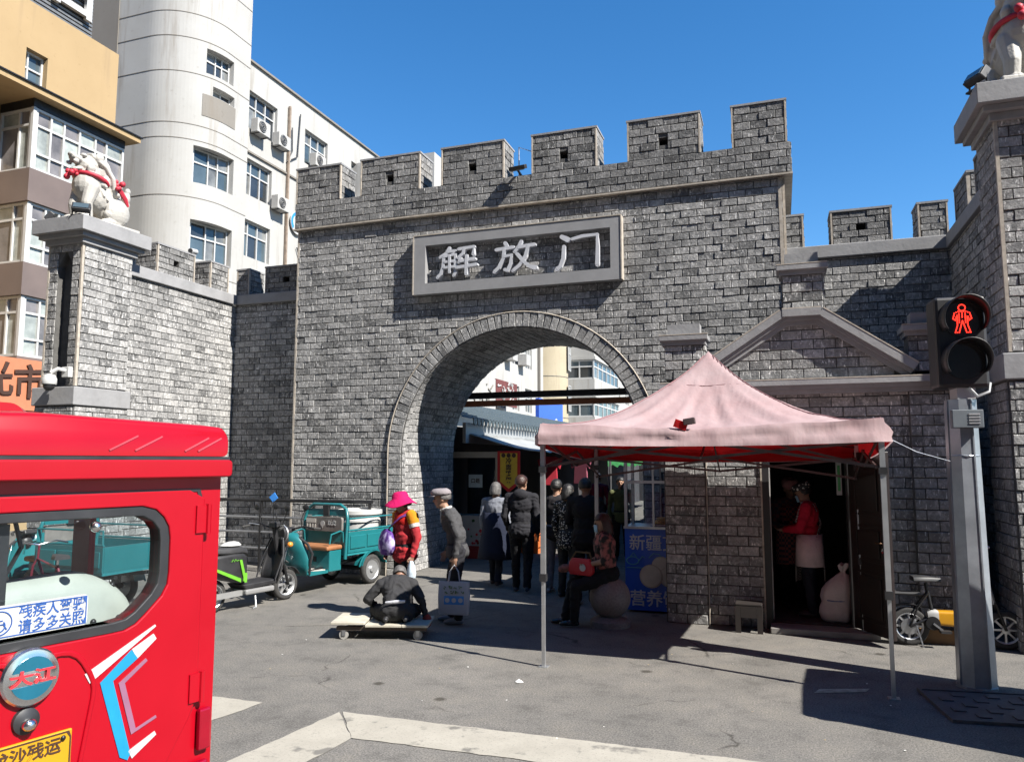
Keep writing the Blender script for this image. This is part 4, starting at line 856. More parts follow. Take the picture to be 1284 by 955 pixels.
# goods: crates, hanging garments, small boxes in the lane
rg = random.Random(21)
CR = [M('crate_orange', (.45, .12, .03), .6), M('crate_red', (.35, .03, .03), .6), M('crate_blue', (.03, .10, .32), .6), M('carton', (.32, .22, .12), .8)]
words = ['orange', 'red', 'blue', 'brown']
for i, (x, y) in enumerate(((-5.15, 16.0), (-2.35, 16.2), (-5.2, 19.5), (-5.0, 17.6))):
    for q in range(2):
        c = MB(); c.box(-.24, .24, -.18, .18, 0, .02)
        for a, b, d, e in ((-.24, .24, -.18, -.165), (-.24, .24, .165, .18), (-.24, -.225, -.164, .164), (.225, .24, -.164, .164)): c.box(a, b, d, e, .02, .10); c.box(a, b, d, e, .13, .26); 
        for a, d in ((-.235, -.175), (.235, -.175), (-.235, .175), (.235, .175)): c.box(a - .01, a + .01, d - .01, d + .01, .02, .26)
        o = c.build('crate', CR[i], loc=(x, y, q * .265), rot=(0, 0, rg.uniform(-.1, .1))); tag(o, '%s slatted crate, %s one of its stack in market lane' % (words[i], ('lower', 'upper')[q]), 'crate', 'market crates')
for k in range(4):
    x = (-5.0, -4.6, -2.3, -2.3)[k]; y = 17 + k * 1.3; cc = (M('cloth_red', (.40, .02, .04), .8), M('cloth_pink', (.3, .08, .12), .8), M('cloth_dark', (.05, .05, .08), .8), M('cloth_blue', (.04, .12, .35), .8))[k]
    t = thing('hanging_garment', '%s garment hanging from the awning edge in the lane' % {'cloth_red': 'red', 'cloth_pink': 'pink', 'cloth_dark': 'dark', 'cloth_blue': 'blue'}[cc.name], 'garment', (x, y, 2.1), rg.uniform(-.4, .4), group='garments hung along the market lane')
    MB().prism([(-.30, -.12), (-.12, -.04), (.12, -.04), (.30, -.12), (.24, -.34), (.17, -.28), (.19, -.70), (-.19, -.70), (-.17, -.28), (-.24, -.34)], -.02, .02).build('cloth', cc, t, bevel=.015); MB().tube([(-.14, 0, -.05), (0, 0, .02), (.14, 0, -.05)], .006, 5).build('hanger', BLKPL, t)
# unseen block added behind the viewer to cut sky light and deepen shadows
sky_blocker = thing('apartment_building', 'unseen grey block added across the street to darken gate shadows', 'building', (-5, -22, 0))
holes = [(x, x + 1.8, z, z + 1.6) for z in np.arange(1.6, 27, 3.0) for x in np.arange(-58, 46, 4.0)]
mb = MB(); wall_holes(mb, (0, -15, 0), (1, 0, 0), (0, 1, 0), -60, 48, 0, 29, [tuple(float(q) for q in h) for h in holes], .25)
mb.add([(-60, -15, 29), (48, -15, 29), (48, -30, 29), (-60, -30, 29)], [(0, 1, 2, 3)]); mb.add([(-60, -15, 0), (-60, -30, 0), (-60, -30, 29), (-60, -15, 29)], [(0, 1, 2, 3)]); mb.add([(48, -15, 0), (48, -30, 0), (48, -30, 29), (48, -15, 29)], [(0, 1, 2, 3)])
mb.build('wall', GREYW, sky_blocker, world=True); bx('glazing', GLASS, sky_blocker, -59.8, 47.8, -15.4, -15.24, .2, 28.8)
# ---------------------------------------------------------------- organic bodies (voxel-fused)
def rotm(x, z):
    """3x3 with local x ~ x, local z ~ z"""
    z = Vector(z).normalized(); x = Vector(x); x = (x - z * x.dot(z)).normalized(); y = z.cross(x); return Matrix((x, y, z)).transposed()
from mathutils import noise as mnoise
def organic(name, prims, mats, parent, voxel=.012, smooth=3, fac=.5, wrinkle=0.0):
    """prims: ('cap',p0,r0,p1,r1,tag) or ('ell',c,(rx,ry,rz),Matrix3 or None,tag); one continuous skin, coloured by nearest tag"""
    mb = MB()
    for p in prims:
        if p[0] == 'cap':
            a, b = Vector(p[1]), Vector(p[3]); d = b - a
            if d.length < 1e-5: continue
            d = d.normalized(); k = 4; pts = []; rs = []
            for i in range(k): t = math.pi / 2 * (1 - i / k); pts.append(a - d * p[2] * math.sin(t)); rs.append(max(.001, p[2] * math.cos(t)))
            pts += [a, b]; rs += [p[2], p[4]]
            for i in range(1, k + 1): t = math.pi / 2 * i / k; pts.append(b + d * p[4] * math.sin(t)); rs.append(max(.001, p[4] * math.cos(t)))
            mb.tube(pts, rs, 10)
        else:
            m = p[3] or Matrix.Identity(3); c = Vector(p[1]); r = p[2]; q = MB().sph((0, 0, 0), r, 16, 10); mb.add([c + m @ Vector(v) for v in q.v], q.f)
    o = mb.build(name, mats[list(mats)[0]], None); md = o.modifiers.new('r', 'REMESH'); md.mode = 'VOXEL'; md.voxel_size = voxel; md.use_smooth_shade = True
    ms = o.modifiers.new('s', 'SMOOTH'); ms.factor = fac; ms.iterations = smooth
    bpy.context.view_layer.update(); me = bpy.data.meshes.new_from_object(o.evaluated_get(bpy.context.evaluated_depsgraph_get())); old = o.data; o.modifiers.clear(); o.data = me; me.name = name; bpy.data.meshes.remove(old)
    tags = list(mats); me.materials.clear()
    for t in tags: me.materials.append(mats[t])
    n = len(me.polygons); C = np.empty(n * 3); me.polygons.foreach_get('center', C); C = C.reshape(-1, 3); best = np.full(n, 1e9); idx = np.zeros(n, dtype=np.int32)
    for p in prims:
        if p[0] == 'cap':
            a, b = np.array(p[1], float), np.array(p[3], float); d = b - a; L = d @ d
            if L < 1e-10: continue
            t = np.clip((C - a) @ d / L, 0, 1); ds = np.linalg.norm(C - a - t[:, None] * d, axis=1) - (p[2] + (p[4] - p[2]) * t)
        else:
            m = np.array(p[3] or Matrix.Identity(3)); q = (C - np.array(p[1], float)) @ m / np.array(p[2], float); l = np.linalg.norm(q, axis=1); ds = (l - 1) * min(p[2])
        k = ds < best; best[k] = ds[k]; idx[k] = tags.index(p[5] if p[0] == 'cap' else p[4])
    me.polygons.foreach_set('material_index', idx); me.shade_smooth(); o.parent = parent
    if wrinkle:
        cl = np.array([t in ('top', 'pants') for t in tags]); nvx = len(me.vertices); lv = np.empty(len(me.loops), dtype=np.int32); me.loops.foreach_get('vertex_index', lv); ls = np.empty(n, dtype=np.int32); me.polygons.foreach_get('loop_total', ls); cw = np.zeros(nvx); cn = np.zeros(nvx)
        np.add.at(cw, lv, np.repeat(cl[idx].astype(float), ls)); np.add.at(cn, lv, 1); cw /= np.maximum(cn, 1)
        co = np.empty(nvx * 3); me.vertices.foreach_get('co', co); co = co.reshape(-1, 3); no = np.empty(nvx * 3); me.vertices.foreach_get('normal', no); no = no.reshape(-1, 3); sd = len(prims) * .37 + abs(prims[0][1][0]) * 91
        d = np.zeros(nvx)
        for q in range(nvx):
            if cw[q] > .3: p = Vector(co[q]); w1 = mnoise.noise(Vector((p.x * 7 + sd, p.y * 7, p.z * 4))); d[q] = .010 * w1 + .009 * (1 - abs(mnoise.noise(Vector((p.x * 9 + w1, p.y * 9 + sd, p.z * 15 + w1 * 2)))) * 2.2) + .004 * mnoise.noise(Vector((p.x * 26, p.y * 26, p.z * 22 + sd)))
        me.vertices.foreach_set('co', (co + no * (d * cw * wrinkle)[:, None]).ravel()); me.update()
    return o

# ---------------------------------------------------------------- lions on the pillars
STONE = M('white_marble', (.38, .365, .335), .6, var=.12, scale=5, bump=.25, bscale=40, dirt=.35); RIB = M('red_ribbon', (.42, .02, .04), .6, var=.2)
def lion(label, loc, rz, s=1.0):
    t = thing('stone_lion', label, 'statue', loc, rz, group='marble lions on the pillars'); t.scale = (s, s, s)
    MB().box(-.36, .36, -.55, .52, 0, .07).build('plinth', STONE, t, bevel=.015)
    P = []; E = lambda c, r, m=None: P.append(('ell', c, r, m, 's')); K = lambda a, ra, b, rb: P.append(('cap', a, ra, b, rb, 's'))
    E((0, .22, .36), (.24, .27, .27)); E((0, -.02, .52), (.22, .30, .26), Euler((R(-32), 0, 0)).to_matrix()); E((0, -.20, .66), (.23, .22, .25))
    for sx in (-1, 1):
        K((sx * .14, -.22, .60), .12, (sx * .15, -.30, .34), .085); K((sx * .15, -.30, .34), .085, (sx * .15, -.27, .13), .075); E((sx * .15, -.33, .11), (.085, .12, .06))
        E((sx * .21, .20, .30), (.11, .21, .22)); K((sx * .20, .05, .24), .08, (sx * .21, .20, .12), .07); E((sx * .21, .06, .11), (.085, .14, .055))
        for k in range(3): E((sx * (.10 + .05 * k), -.43, .095), (.026, .035, .03))
    K((0, -.18, .70), .19, (0, -.20, .92), .165); E((0, -.22, .98), (.165, .18, .165))
    mz = Euler((R(-18), 0, 0)).to_matrix()
    E((0, -.40, 1.02), (.105, .13, .060), mz); E((0, -.50, 1.075), (.060, .045, .040), mz); E((0, -.36, .885), (.085, .14, .040), Euler((R(14), 0, 0)).to_matrix())
    for sx in (-1, 1):
        E((sx * .085, -.35, 1.095), (.055, .055, .035)); E((sx * .07, -.385, 1.06), (.028, .022, .026)); E((sx * .165, -.13, 1.12), (.035, .07, .075)); E((sx * .085, -.47, .965), (.022, .05, .03)); K((sx * .06, -.47, .99), .014, (sx * .06, -.475, .935), .008)
        for k in range(4): K((sx * (.16 + .012 * k), -.30 + .05 * k, .86 - .03 * k), .036, (sx * (.19 + .01 * k), -.22 + .06 * k, .72 - .02 * k), .030)
        E((sx * .17, -.27, .90), (.05, .07, .07))
    for j in range(-5, 6):
        a = j * .27; x0, z0 = .12 * math.sin(a * 1.2), 1.10 + .06 * math.cos(a); pts = [Vector((x0, -.20, z0)), Vector((.20 * math.sin(a * 1.15), -.03, 1.08 - .10 * abs(math.sin(a)))), Vector((.235 * math.sin(a * 1.1), .07, .90 - .08 * abs(math.sin(a)))), Vector((.22 * math.sin(a), .115, .70 - .04 * abs(math.sin(a)))), Vector((.20 * math.sin(a), .17, .60))]
        for q, w in zip(pts[:-1], pts[1:]): K(q, .040, w, .038)
        E(pts[-1] + Vector((0, .02, 0)), (.045, .05, .045))
    E((0, .0, .93), (.20, .15, .24)); E((0, .05, .80), (.225, .16, .22)); E((0, .12, .64), (.215, .13, .18))
    K((0, .46, .30), .05, (.02, .50, .55), .055); E((0, .49, .66), (.085, .07, .13)); E((.03, .50, .78), (.045, .05, .06))
    for sx in (-1, 1):
        for k in range(5): K((sx * .20, -.10 + .07 * k, .60 - .05 * k), .018, (sx * .225, -.06 + .07 * k, .50 - .05 * k), .016)
    organic('body', P, {'s': STONE}, t, .010, 1, .3)
    MB().tube([(.25 * math.cos(a), -.14 + .23 * math.sin(a), .76 - .06 * math.sin(a)) for a in np.linspace(0, 6.283, 25)[:-1]], .035, 8, closed=True).build('ribbon', RIB, t, smooth=50)
    rg = random.Random(4); k = MB()
    for c0 in ((-.05, -.44, .78), (.22, .16, .74)):
        for i in range(10): k.sph((c0[0] + rg.uniform(-.08, .08), c0[1] + rg.uniform(-.05, .05), c0[2] + rg.uniform(-.07, .07)), rg.uniform(.03, .05), 8, 6)
    k.tube([(.22, .16, .74), (.25, .30, .55), (.24, .36, .45)], [.04, .035, .02], 6); k.build('ribbon_knot', RIB, t, smooth=50)
    return t
lion('white marble lion with red ribbon on pillar before the peach building', (-10.46, 9.32, ZCAP), R(-6), 1.02)
lion('white marble lion with red ribbon on pillar behind pedestrian signal', (2.70, 9.82, ZCAP2), R(8), 1.05)
def flood(label, loc, rz):
    t = thing('floodlight', label, 'floodlight', loc, rz); MB().tube([(-.12, 0, .02), (-.12, 0, .13)], .012, 6).tube([(.12, 0, .02), (.12, 0, .13)], .012, 6).box(-.14, .14, -.04, .04, 0, .02).build('bracket', BLKMT, t)
    MB().obox((0, -.01, .14), (.26, .09, .15), (R(-35), 0, 0)).build('lamp_head', BLKPL, t, bevel=.012); MB().obox((0, -.052, .165), (.21, .012, .10), (R(-35), 0, 0)).build('lens', GLASS, t)
flood('black floodlight at foot of lion beside peach building', (-10.12, 8.72, ZCAP), R(40)); flood('black floodlight on cap edge behind peach building lion', (-10.95, 8.9, ZCAP - .02), R(-50)); flood('black floodlight on pillar cap behind the pedestrian signal', (2.2, 9.3, ZCAP2), R(-60))
dc = thing('dome_camera', 'white dome security camera bracketed on the pillar band', 'camera', (-10.30, 8.72, 3.12)); MB().box(.0, .14, -.02, .06, .10, .26).build('wall_plate', WPL, dc, bevel=.008); MB().tube([(.07, 0, .2), (.02, -.10, .22), (-.05, -.16, .16)], .03, 8).build('arm', WPL, dc, smooth=40)
MB().lathe([(.02, .14), (.08, .12), (.105, .06), (.105, -.01), (.10, -.02)], 20, (-.06, -.17, 0)).build('housing', WPL, dc, smooth=40); MB().sph((-.06, -.17, -.03), (.085, .085, .09), 18, 10).build('dome', BLKPL, dc, smooth=60)
bc = thing('bullet_camera', 'small bullet camera on the coping of sunlit return wall', 'camera', (-10.40, 11.45, ZC1)); MB().cyl((0, 0, 0), (0, 0, .62), .012, n=6).build('post', STEEL, bc); MB().cyl((-.03, .1, .64), (.04, -.12, .60), .05, n=12).build('housing', WPL, bc, smooth=40); MB().cyl((.04, -.12, .60), (.046, -.135, .598), .042, n=12).build('lens', BLKPL, bc)

# ---------------------------------------------------------------- railing along the tower foot
rl = thing('railing', 'steel pipe railing along the foot of the gate tower', 'railing', (-8, 11.62, 0))
RAILM = M('rail_steel', (.32, .33, .35), .35, .8, var=.15)
for z in (.42, .70, .96): MB().cyl((-10.1, 11.62, z), (-6.55, 11.62, z), .02, n=8).build('rail', RAILM, rl, world=True, smooth=40)
MB().cyl((-10.1, 11.62, 1.26), (-6.55, 11.62, 1.26), .03, n=8).build('top_rail', BLKMT, rl, world=True, smooth=40)
for x in (-9.9, -8.8, -7.7, -6.6): MB().cyl((x, 11.62, 0), (x, 11.62, 1.26), .028, n=8).build('post', BLKMT, rl, world=True, smooth=40)

# ---------------------------------------------------------------- canopy tent
TX0, TX1, TY0, TY1 = -2.20, .82, 7.24, 9.56
def cloth(name, c, tr, rough=.8):
    m = bpy.data.materials.new(name); m.use_nodes = True; t = m.node_tree; n = t.nodes; L = t.links; b = n['Principled BSDF']; b.inputs['Roughness'].default_value = rough; b.inputs['Specular IOR Level'].default_value = .25
    ge = n.new('ShaderNodeNewGeometry'); no = n.new('ShaderNodeTexNoise'); no.inputs['Scale'].default_value = 2.2; no.inputs['Detail'].default_value = 7; no.inputs['Roughness'].default_value = .65; L.new(ge.outputs['Position'], no.inputs['Vector'])
    r = n.new('ShaderNodeValToRGB'); r.color_ramp.elements[0].position = .3; r.color_ramp.elements[1].position = .72; r.color_ramp.elements[0].color = (c[0] * .92, c[1] * .84, c[2] * .84, 1); r.color_ramp.elements[1].color = (min(1, c[0] * 1.05), min(1, c[1] * 1.10), min(1, c[2] * 1.10), 1); L.new(no.outputs['Fac'], r.inputs[0]); L.new(r.outputs[0], b.inputs['Base Color'])
    n2 = n.new('ShaderNodeTexNoise'); n2.inputs['Scale'].default_value = 9; n2.inputs['Detail'].default_value = 5; mp = n.new('ShaderNodeMapping'); mp.inputs['Scale'].default_value = (1, 1, .35); L.new(ge.outputs['Position'], mp.inputs[0]); L.new(mp.outputs[0], n2.inputs['Vector'])
    bp = n.new('ShaderNodeBump'); bp.inputs['Strength'].default_value = .35; bp.inputs['Distance'].default_value = .03; L.new(n2.outputs['Fac'], bp.inputs['Height']); L.new(bp.outputs[0], b.inputs['Normal'])
    tl = n.new('ShaderNodeBsdfTranslucent'); L.new(r.outputs[0], tl.inputs[0]); mx = n.new('ShaderNodeMixShader'); mx.inputs[0].default_value = tr; L.new(b.outputs[0], mx.inputs[1]); L.new(tl.outputs[0], mx.inputs[2]); L.new(mx.outputs[0], n['Material Output'].inputs[0]); return m
PINK = cloth('faded_pink_canvas', (.46, .345, .35), .30); REDC = cloth('red_canvas', (.55, .02, .025), .55)
tent = thing('canopy_tent', 'faded pink peaked canopy tent on four thin steel legs', 'tent', ((TX0 + TX1) / 2, (TY0 + TY1) / 2, 0))
tcx, tcy, hx_, hy_ = (TX0 + TX1) / 2, (TY0 + TY1) / 2, (TX1 - TX0) / 2 + .02, (TY1 - TY0) / 2 + .02; EZ = 2.31
from mathutils import noise as mnoise
def tz(u, v, dz=0):
    au, av = abs(u), abs(v); r = (au ** 7 + av ** 7) ** (1 / 7); r = min(1, r); t = 1 - r
    dg = 1 - abs(au - av) / max(au, av, 1e-6)          # 1 on the hip lines, 0 mid-side
    z = EZ + .86 * (t ** 2.15) + .03 * t
    z += .05 * dg * math.sin(math.pi * min(1, r)) - .075 * (1 - dg) ** 1.2 * r ** 3
    z += .016 * mnoise.noise(Vector((u * 3.1, v * 3.1, .3))) + .010 * mnoise.noise(Vector((u * 9, v * 9, 1.7))) * r
    ang = math.atan2(v, u); z += (.016 * math.sin(ang * 23 + 2 * mnoise.noise(Vector((u * 2, v * 2, 5)))) + .012 * math.sin(ang * 41)) * t * r * 2.4 
    return z + dz - .15 * (v + 1) / 2
def canopy(dz, nn=72): return [[(tcx + hx_ * (2 * i / nn - 1), tcy + hy_ * (2 * j / nn - 1), tz(2 * i / nn - 1, 2 * j / nn - 1, dz)) for i in range(nn + 1)] for j in range(nn + 1)]
MB().loft(canopy(0), caps=False, closed=False).build('canopy', PINK, tent, world=True, smooth=60)
MB().loft(canopy(-.012), caps=False, closed=False).build('canopy_lining', REDC, tent, world=True, smooth=60)
def valance(dn, za, zb, mat, name):
    per = []; N = 60
    for k in range(4):
        for i in range(N):
            s = 2 * i / N - 1; u, v = ((s, -1), (1, s), (-s, 1), (-1, -s))[k]; per.append((u, v, s, k))
    rows = []
    for q in range(6):
        f_ = q / 5; row = []
        for u, v, s, k in per:
            zt = tz(u, v); mid = 1 - s * s; zbot = zb - .03 * mid - .15 * (v + 1) / 2
            wv = (.012 * math.sin(s * 5.3 + k) + .030 * mnoise.noise(Vector((s * 5, f_ * 2.2, k))) + .016 * mnoise.noise(Vector((s * 15, f_ * 1.2, k + 7))) + .014 * math.sin(8 * f_ + s * 2.3)) * math.sin(math.pi * min(1, f_ * 1.0 + .05)) 
            o = dn + wv + (.065 if k != 2 else .0) * f_ ** .8; nx, ny = ((0, -1), (1, 0), (0, 1), (-1, 0))[k]
            row.append((tcx + hx_ * u + nx * o, tcy + hy_ * v + ny * o, zt + za + (zbot - zt - za) * f_))
        row.append(row[0]); rows.append(row)
    MB().loft(rows, caps=False, closed=False).build(name, mat, tent, world=True, smooth=60)
valance(.004, .002, 2.115, PINK, 'valance'); valance(-.008, -.012, 2.12, REDC, 'valance_lining')
LEG = M('tent_leg_steel', (.45, .46, .47), .38, .75, var=.1); BARM = M('tent_bar', (.11, .08, .08), .45, .6, var=.2)
corners = ((TX0, TY0), (TX1, TY0), (TX1, TY1), (TX0, TY1))
for x, y in corners:
    dx = .10 if (x > 0 and y < 8) else 0.0
    MB().bar((x, y, .0), (x, y, .85), .032, .032).build('leg_lower', LEG, tent, world=True); lg = MB().bar((x, y, .82), (x, y, 2.28 - (.15 if y > 9 else 0)), .044, .044).build('leg', LEG, tent, world=True)
    bx('bracket', BLKPL, lg, x - .032, x + .032, y - .032, y + .032, .80, .87); bx('foot', LEG, lg, x - .045, x + .045, y - .045, y + .045, 0, .008); bx('slider', BLKPL, lg, x - .034, x + .034, y - .034, y + .034, 1.84, 1.90)
for k in range(4):
    a = Vector((*corners[k], 0)); b = Vector((*corners[(k + 1) % 4], 0)); c = (Vector((tcx, tcy, 0)) - (a + b) / 2).normalized() * .03
    for q in range(2):
        p0, p1 = a.lerp(b, q * .5) + c, a.lerp(b, q * .5 + .5) + c; p0.z -= .15 * (p0.y - TY0) / (TY1 - TY0); p1.z -= .15 * (p1.y - TY0) / (TY1 - TY0); Z1, Z0 = 2.14, 1.88
        za0, za1 = (Z1, Z0) if q == 0 else (Z0, Z1); zl0, zl1 = (1.9, 2.02) if q == 0 else (2.02, 1.9)
        MB().bar(p0 + Vector((0, 0, 2.13)), p1 + Vector((0, 0, 1.98 if q == 0 else 2.13)) if q == 0 else p1 + Vector((0, 0, 1.90)), .014, .026).build('scissor_bar', BARM, tent, world=True)
        MB().bar(p0 + c * .6 + Vector((0, 0, 1.90 if q == 0 else 1.98)), p1 + c * .6 + Vector((0, 0, 2.13)), .014, .026).build('scissor_bar', BARM, tent, world=True)
    m = (a + b) / 2
    MB().bar(m + Vector((0, 0, 1.98 - .15 * (m.y - TY0) / (TY1 - TY0))), (tcx, tcy, 2.30), .014, .026).build('roof_strut', BARM, tent, world=True)
for x, y in corners:
    su, sv = (1 if x > tcx else -1), (1 if y > tcy else -1); MB().tube([(tcx + hx_ * q * su, tcy + hy_ * q * sv, tz(q * su, q * sv) - .055) for q in np.linspace(.05, .97, 14)], .011, 6).build('roof_strut', BARM, tent, world=True)
sm = MB()
for r_ in (.26,):
    sm.tube([(tcx + hx_ * r_ * a, tcy + hy_ * r_ * b, tz(r_ * a, r_ * b) + .003) for a, b in ((-1, -1), (-.5, -1), (0, -1), (.5, -1), (1, -1), (1, -.5), (1, 0), (1, .5), (1, 1), (0, 1), (-1, 1), (-1, 0))], .004, 4, closed=True)
for sx_ in (-1, 1):
    for sy_ in (-1, 1): sm.tube([(tcx + hx_ * q * sx_, tcy + hy_ * q * sy_, tz(q * sx_, q * sy_) + .003) for q in np.linspace(.03, .99, 24)], .006, 4)
sm.build('seam', M('seam_pink', (.26, .13, .14), .8), tent, world=True)
MB().cyl((tcx, tcy, 2.25), (tcx, tcy, 3.06), .018, n=8).build('mast', BARM, tent, world=True)
MB().obox((-.86, TY0 - .03, 2.285), (.12, .02, .075), (0, R(20), 0)).build('torn_flap', REDC, tent, world=True); MB().obox((-.78, TY0 - .03, 2.315), (.11, .05, .06), (0, R(-8), 0)).build('frame_joint', BARM, tent, world=True, bevel=.008)
rp = MB().tube([(TX1 + .01, TY0, 2.17), (1.12, 7.45, 2.03), (1.42, 7.72, 1.95)], .003, 5).build('guy_rope', ALU); tag(rp, 'thin white guy rope tied from canopy corner to signal post', 'rope')

# ---------------------------------------------------------------- bread stall
st = thing('bread_stall', 'blue fronted flatbread stall with glass display case', 'stall', (-1.5, 10.4, 0))
SB = M('stall_blue', (.02, .10, .55), .35, var=.08, scale=2)
bx('cabinet', SB, st, -1.97, -1.02, 10.18, 10.72, .03, 1.07); bx('worktop', ALU, st, -1.98, -1.0, 10.15, 10.74, 1.07, 1.10)
for x in (-1.95, -1.045):
    for y in (10.19, 10.70): bx('frame_post', ALU, st, x - .02, x + .02, y - .02, y + .02, 1.10, 2.12)
for z in (1.66, 2.10):
    bx('frame_rail', ALU, st, -1.93, -1.065, 10.17, 10.20, z, z + .035); bx('frame_rail', ALU, st, -1.97, -1.94, 10.21, 10.68, z, z + .035)
bx('top_board', ALU, st, -1.99, -1.0, 10.14, 10.74, 2.14, 2.17); MB().add([(-1.93, 10.185, 1.11), (-1.065, 10.185, 1.11), (-1.065, 10.185, 1.66), (-1.93, 10.185, 1.66)], [(0, 1, 2, 3)]).build('glass', CLEAR, st, world=True); MB().add([(-1.96, 10.21, 1.11), (-1.96, 10.68, 1.11), (-1.96, 10.68, 1.66), (-1.96, 10.21, 1.66)], [(0, 1, 2, 3)]).build('glass', CLEAR, st, world=True); bx('frame_post', ALU, st, -1.60, -1.575, 10.168, 10.2, 1.10, 2.10)
BREAD = M('flatbread', (.50, .30, .12), .7, var=.3, scale=14)
bx('tray', STEEL, st, -1.6, -1.08, 10.25, 10.65, 1.105, 1.125)
for k in range(7): MB().lathe([(.02, .0), (.10, .0), (.115, .012), (.10, .028), (.06, .018), (0.02, .018)], 18, (-1.5 + (k % 3) * .16, 10.36 + (k // 3) * .13, 1.128 + .006 * k)).build('flatbread', BREAD, st, world=True, smooth=50)
LET = M('stall_lettering', (.50, .53, .58), .5); text('lettering', '新疆艾山', .215, LET, st, (.015, -.226, .88), ext=.002, off=.002, sx=1.0); text('lettering', '营养馕饼', .215, LET, st, (.015, -.226, .17), ext=.002, off=.003)
NAAN = M('naan_print', (.55, .52, .42), .6, var=.12, scale=8); NR = M('naan_rim', (.42, .38, .28), .6)
for q_, (x, z, r) in enumerate(((-1.50, .60, .125), (-1.40, .47, .13), (-1.63, .47, .15))):
    MB().lathe([(0, 10.172 - q_ * .008), (r, 10.172 - q_ * .008), (r, 10.1745 - q_ * .008), (0, 10.1745 - q_ * .008)], 26, (x, 0, z), 'y').build('naan_print', NR, st, world=True); MB().lathe([(0, 10.168 - q_ * .008), (r * .9, 10.168 - q_ * .008), (r * .9, 10.1715 - q_ * .008), (0, 10.1715 - q_ * .008)], 26, (x - .004, 0, z + .004), 'y').build('naan_print', NAAN, st, world=True)
tl_ = M('teal_line', (.10, .35, .42), .5); tp = MB()
tp.tube([(-1.87 + .08 * math.cos(a), 10.174, .66 + .05 * math.sin(a)) for a in np.linspace(0, 6.28, 14)[:-1]], .006, 4, closed=True).tube([(-1.79, 10.174, .66), (-1.74, 10.174, .72), (-1.71, 10.174, .70)], .006, 4).tube([(-1.9, 10.174, .71), (-1.86, 10.174, .76), (-1.82, 10.174, .71)], .006, 4).tube([(-1.95, 10.174, .57), (-1.72, 10.174, .57)], .006, 4)
tp.tube([(-1.66, 10.174, .70), (-1.60, 10.174, .76), (-1.52, 10.174, .75), (-1.50, 10.174, .71)], .006, 4); tp.build('teapot_print', tl_, st, world=True)
pl_ = thing('plastic_jug', 'small white plastic jug hanging inside the stall frame', 'jug', (-1.45, 10.35, 1.82)); MB().lathe([(.02, .16), (.025, .13), (.05, .11), (.055, .0), (.05, -.01)], 14).build('body', WPL, pl_, smooth=40); MB().tube([(-.05, 0, .1), (-.06, 0, .2), (.05, 0, .2), (.05, 0, .1)], .005, 5).build('handle', WPL, pl_)

# ---------------------------------------------------------------- bollard, stool, sack, bike box
GRAN = M('granite', (.17, .14, .135), .6, var=.25, scale=40, bump=.15, bscale=80)
bo = thing('stone_bollard', 'round polished granite ball bollard in front of bread stall', 'bollard', (-1.98, 9.25, 0)); MB().lathe([(.24, 0), (.24, .07), (.20, .10), (.14, .12)], 28).build('base', GRAN, bo, smooth=40); MB().sph((0, 0, .335), .245, 32, 20).build('ball', GRAN, bo, smooth=60)
BRN = M('brown_plastic', (.010, .006, .005), .75, var=.2)
sl = thing('plastic_stool', 'small dark brown plastic stool against the doorway brickwork', 'stool', (-.40, 9.50, 0))
MB().box(-.15, .15, -.13, .13, .30, .33).build('seat', BRN, sl, bevel=.01)
for x, y, a, b in ((-.15, -.13, .06, .015), (.09, -.13, .06, .015), (-.15, .115, .06, .015), (.09, .115, .06, .015)): MB().box(x, x + a, y, y + b, 0, .30).build('leg', BRN, sl)
for s in (-.15, .135): MB().box(s, s + .015, -.114, .114, .14, .30).build('side_panel', BRN, sl)
MB().box(-.088, .088, -.13, -.118, .17, .30).build('side_panel', BRN, sl)
sk = thing('flour_sack', 'tall pale pink woven flour sack leaning at the door', 'sack', (.56, 9.93, .09)); SKM = M('woven_sack', (.52, .45, .44), .8, var=.12, bump=.3, bscale=60)
rows = []
for i, (r, z, ox) in enumerate(((.11, .0, 0), (.16, .025, 0), (.185, .10, -.005), (.18, .17, 0), (.165, .22, .01), (.178, .28, .012), (.17, .36, .025), (.15, .43, .04), (.115, .49, .06), (.07, .535, .075), (.032, .56, .085), (.022, .575, .088), (.045, .62, .095), (.06, .66, .10))):
    row = []
    for a in np.linspace(0, 6.283, 37)[:-1]:
        k_ = 1 + (.10 if z < .5 else .28) * mnoise.noise(Vector((math.cos(a) * 1.6, math.sin(a) * 1.6, z * 7))) + (.25 * math.sin(5 * a) if z > .54 else .03 * math.sin(9 * a + i)); row.append((ox + r * math.cos(a) * k_, r * .74 * math.sin(a) * k_, z + (.02 * math.sin(4 * a) if z > .6 else .008 * math.sin(3 * a + i))))
    rows.append(row)
MB().loft(rows).build('bag', SKM, sk, smooth=70); MB().tube([(.17 * math.cos(a), .125 * math.sin(a) , .27 + .02 * math.sin(a)) for a in np.linspace(-2.2, -.9, 10)], .008, 5).build('print_line', M('print_blue', (.1, .12, .25), .7), sk)
cb = thing('cardboard_box', 'flattened brown cardboard box on ground behind yellow bike', 'box', (1.62, 9.62, 0)); CARD = M('cardboard', (.20, .12, .06), .85, var=.15); MB().box(-.26, .26, -.12, .12, 0, .15).build('carton', CARD, cb, bevel=.005); MB().obox((.26, -.16, .10), (.16, .012, .16), (R(25), R(30), 0)).build('flap', M('carton_pale', (.42, .30, .20), .85), cb)

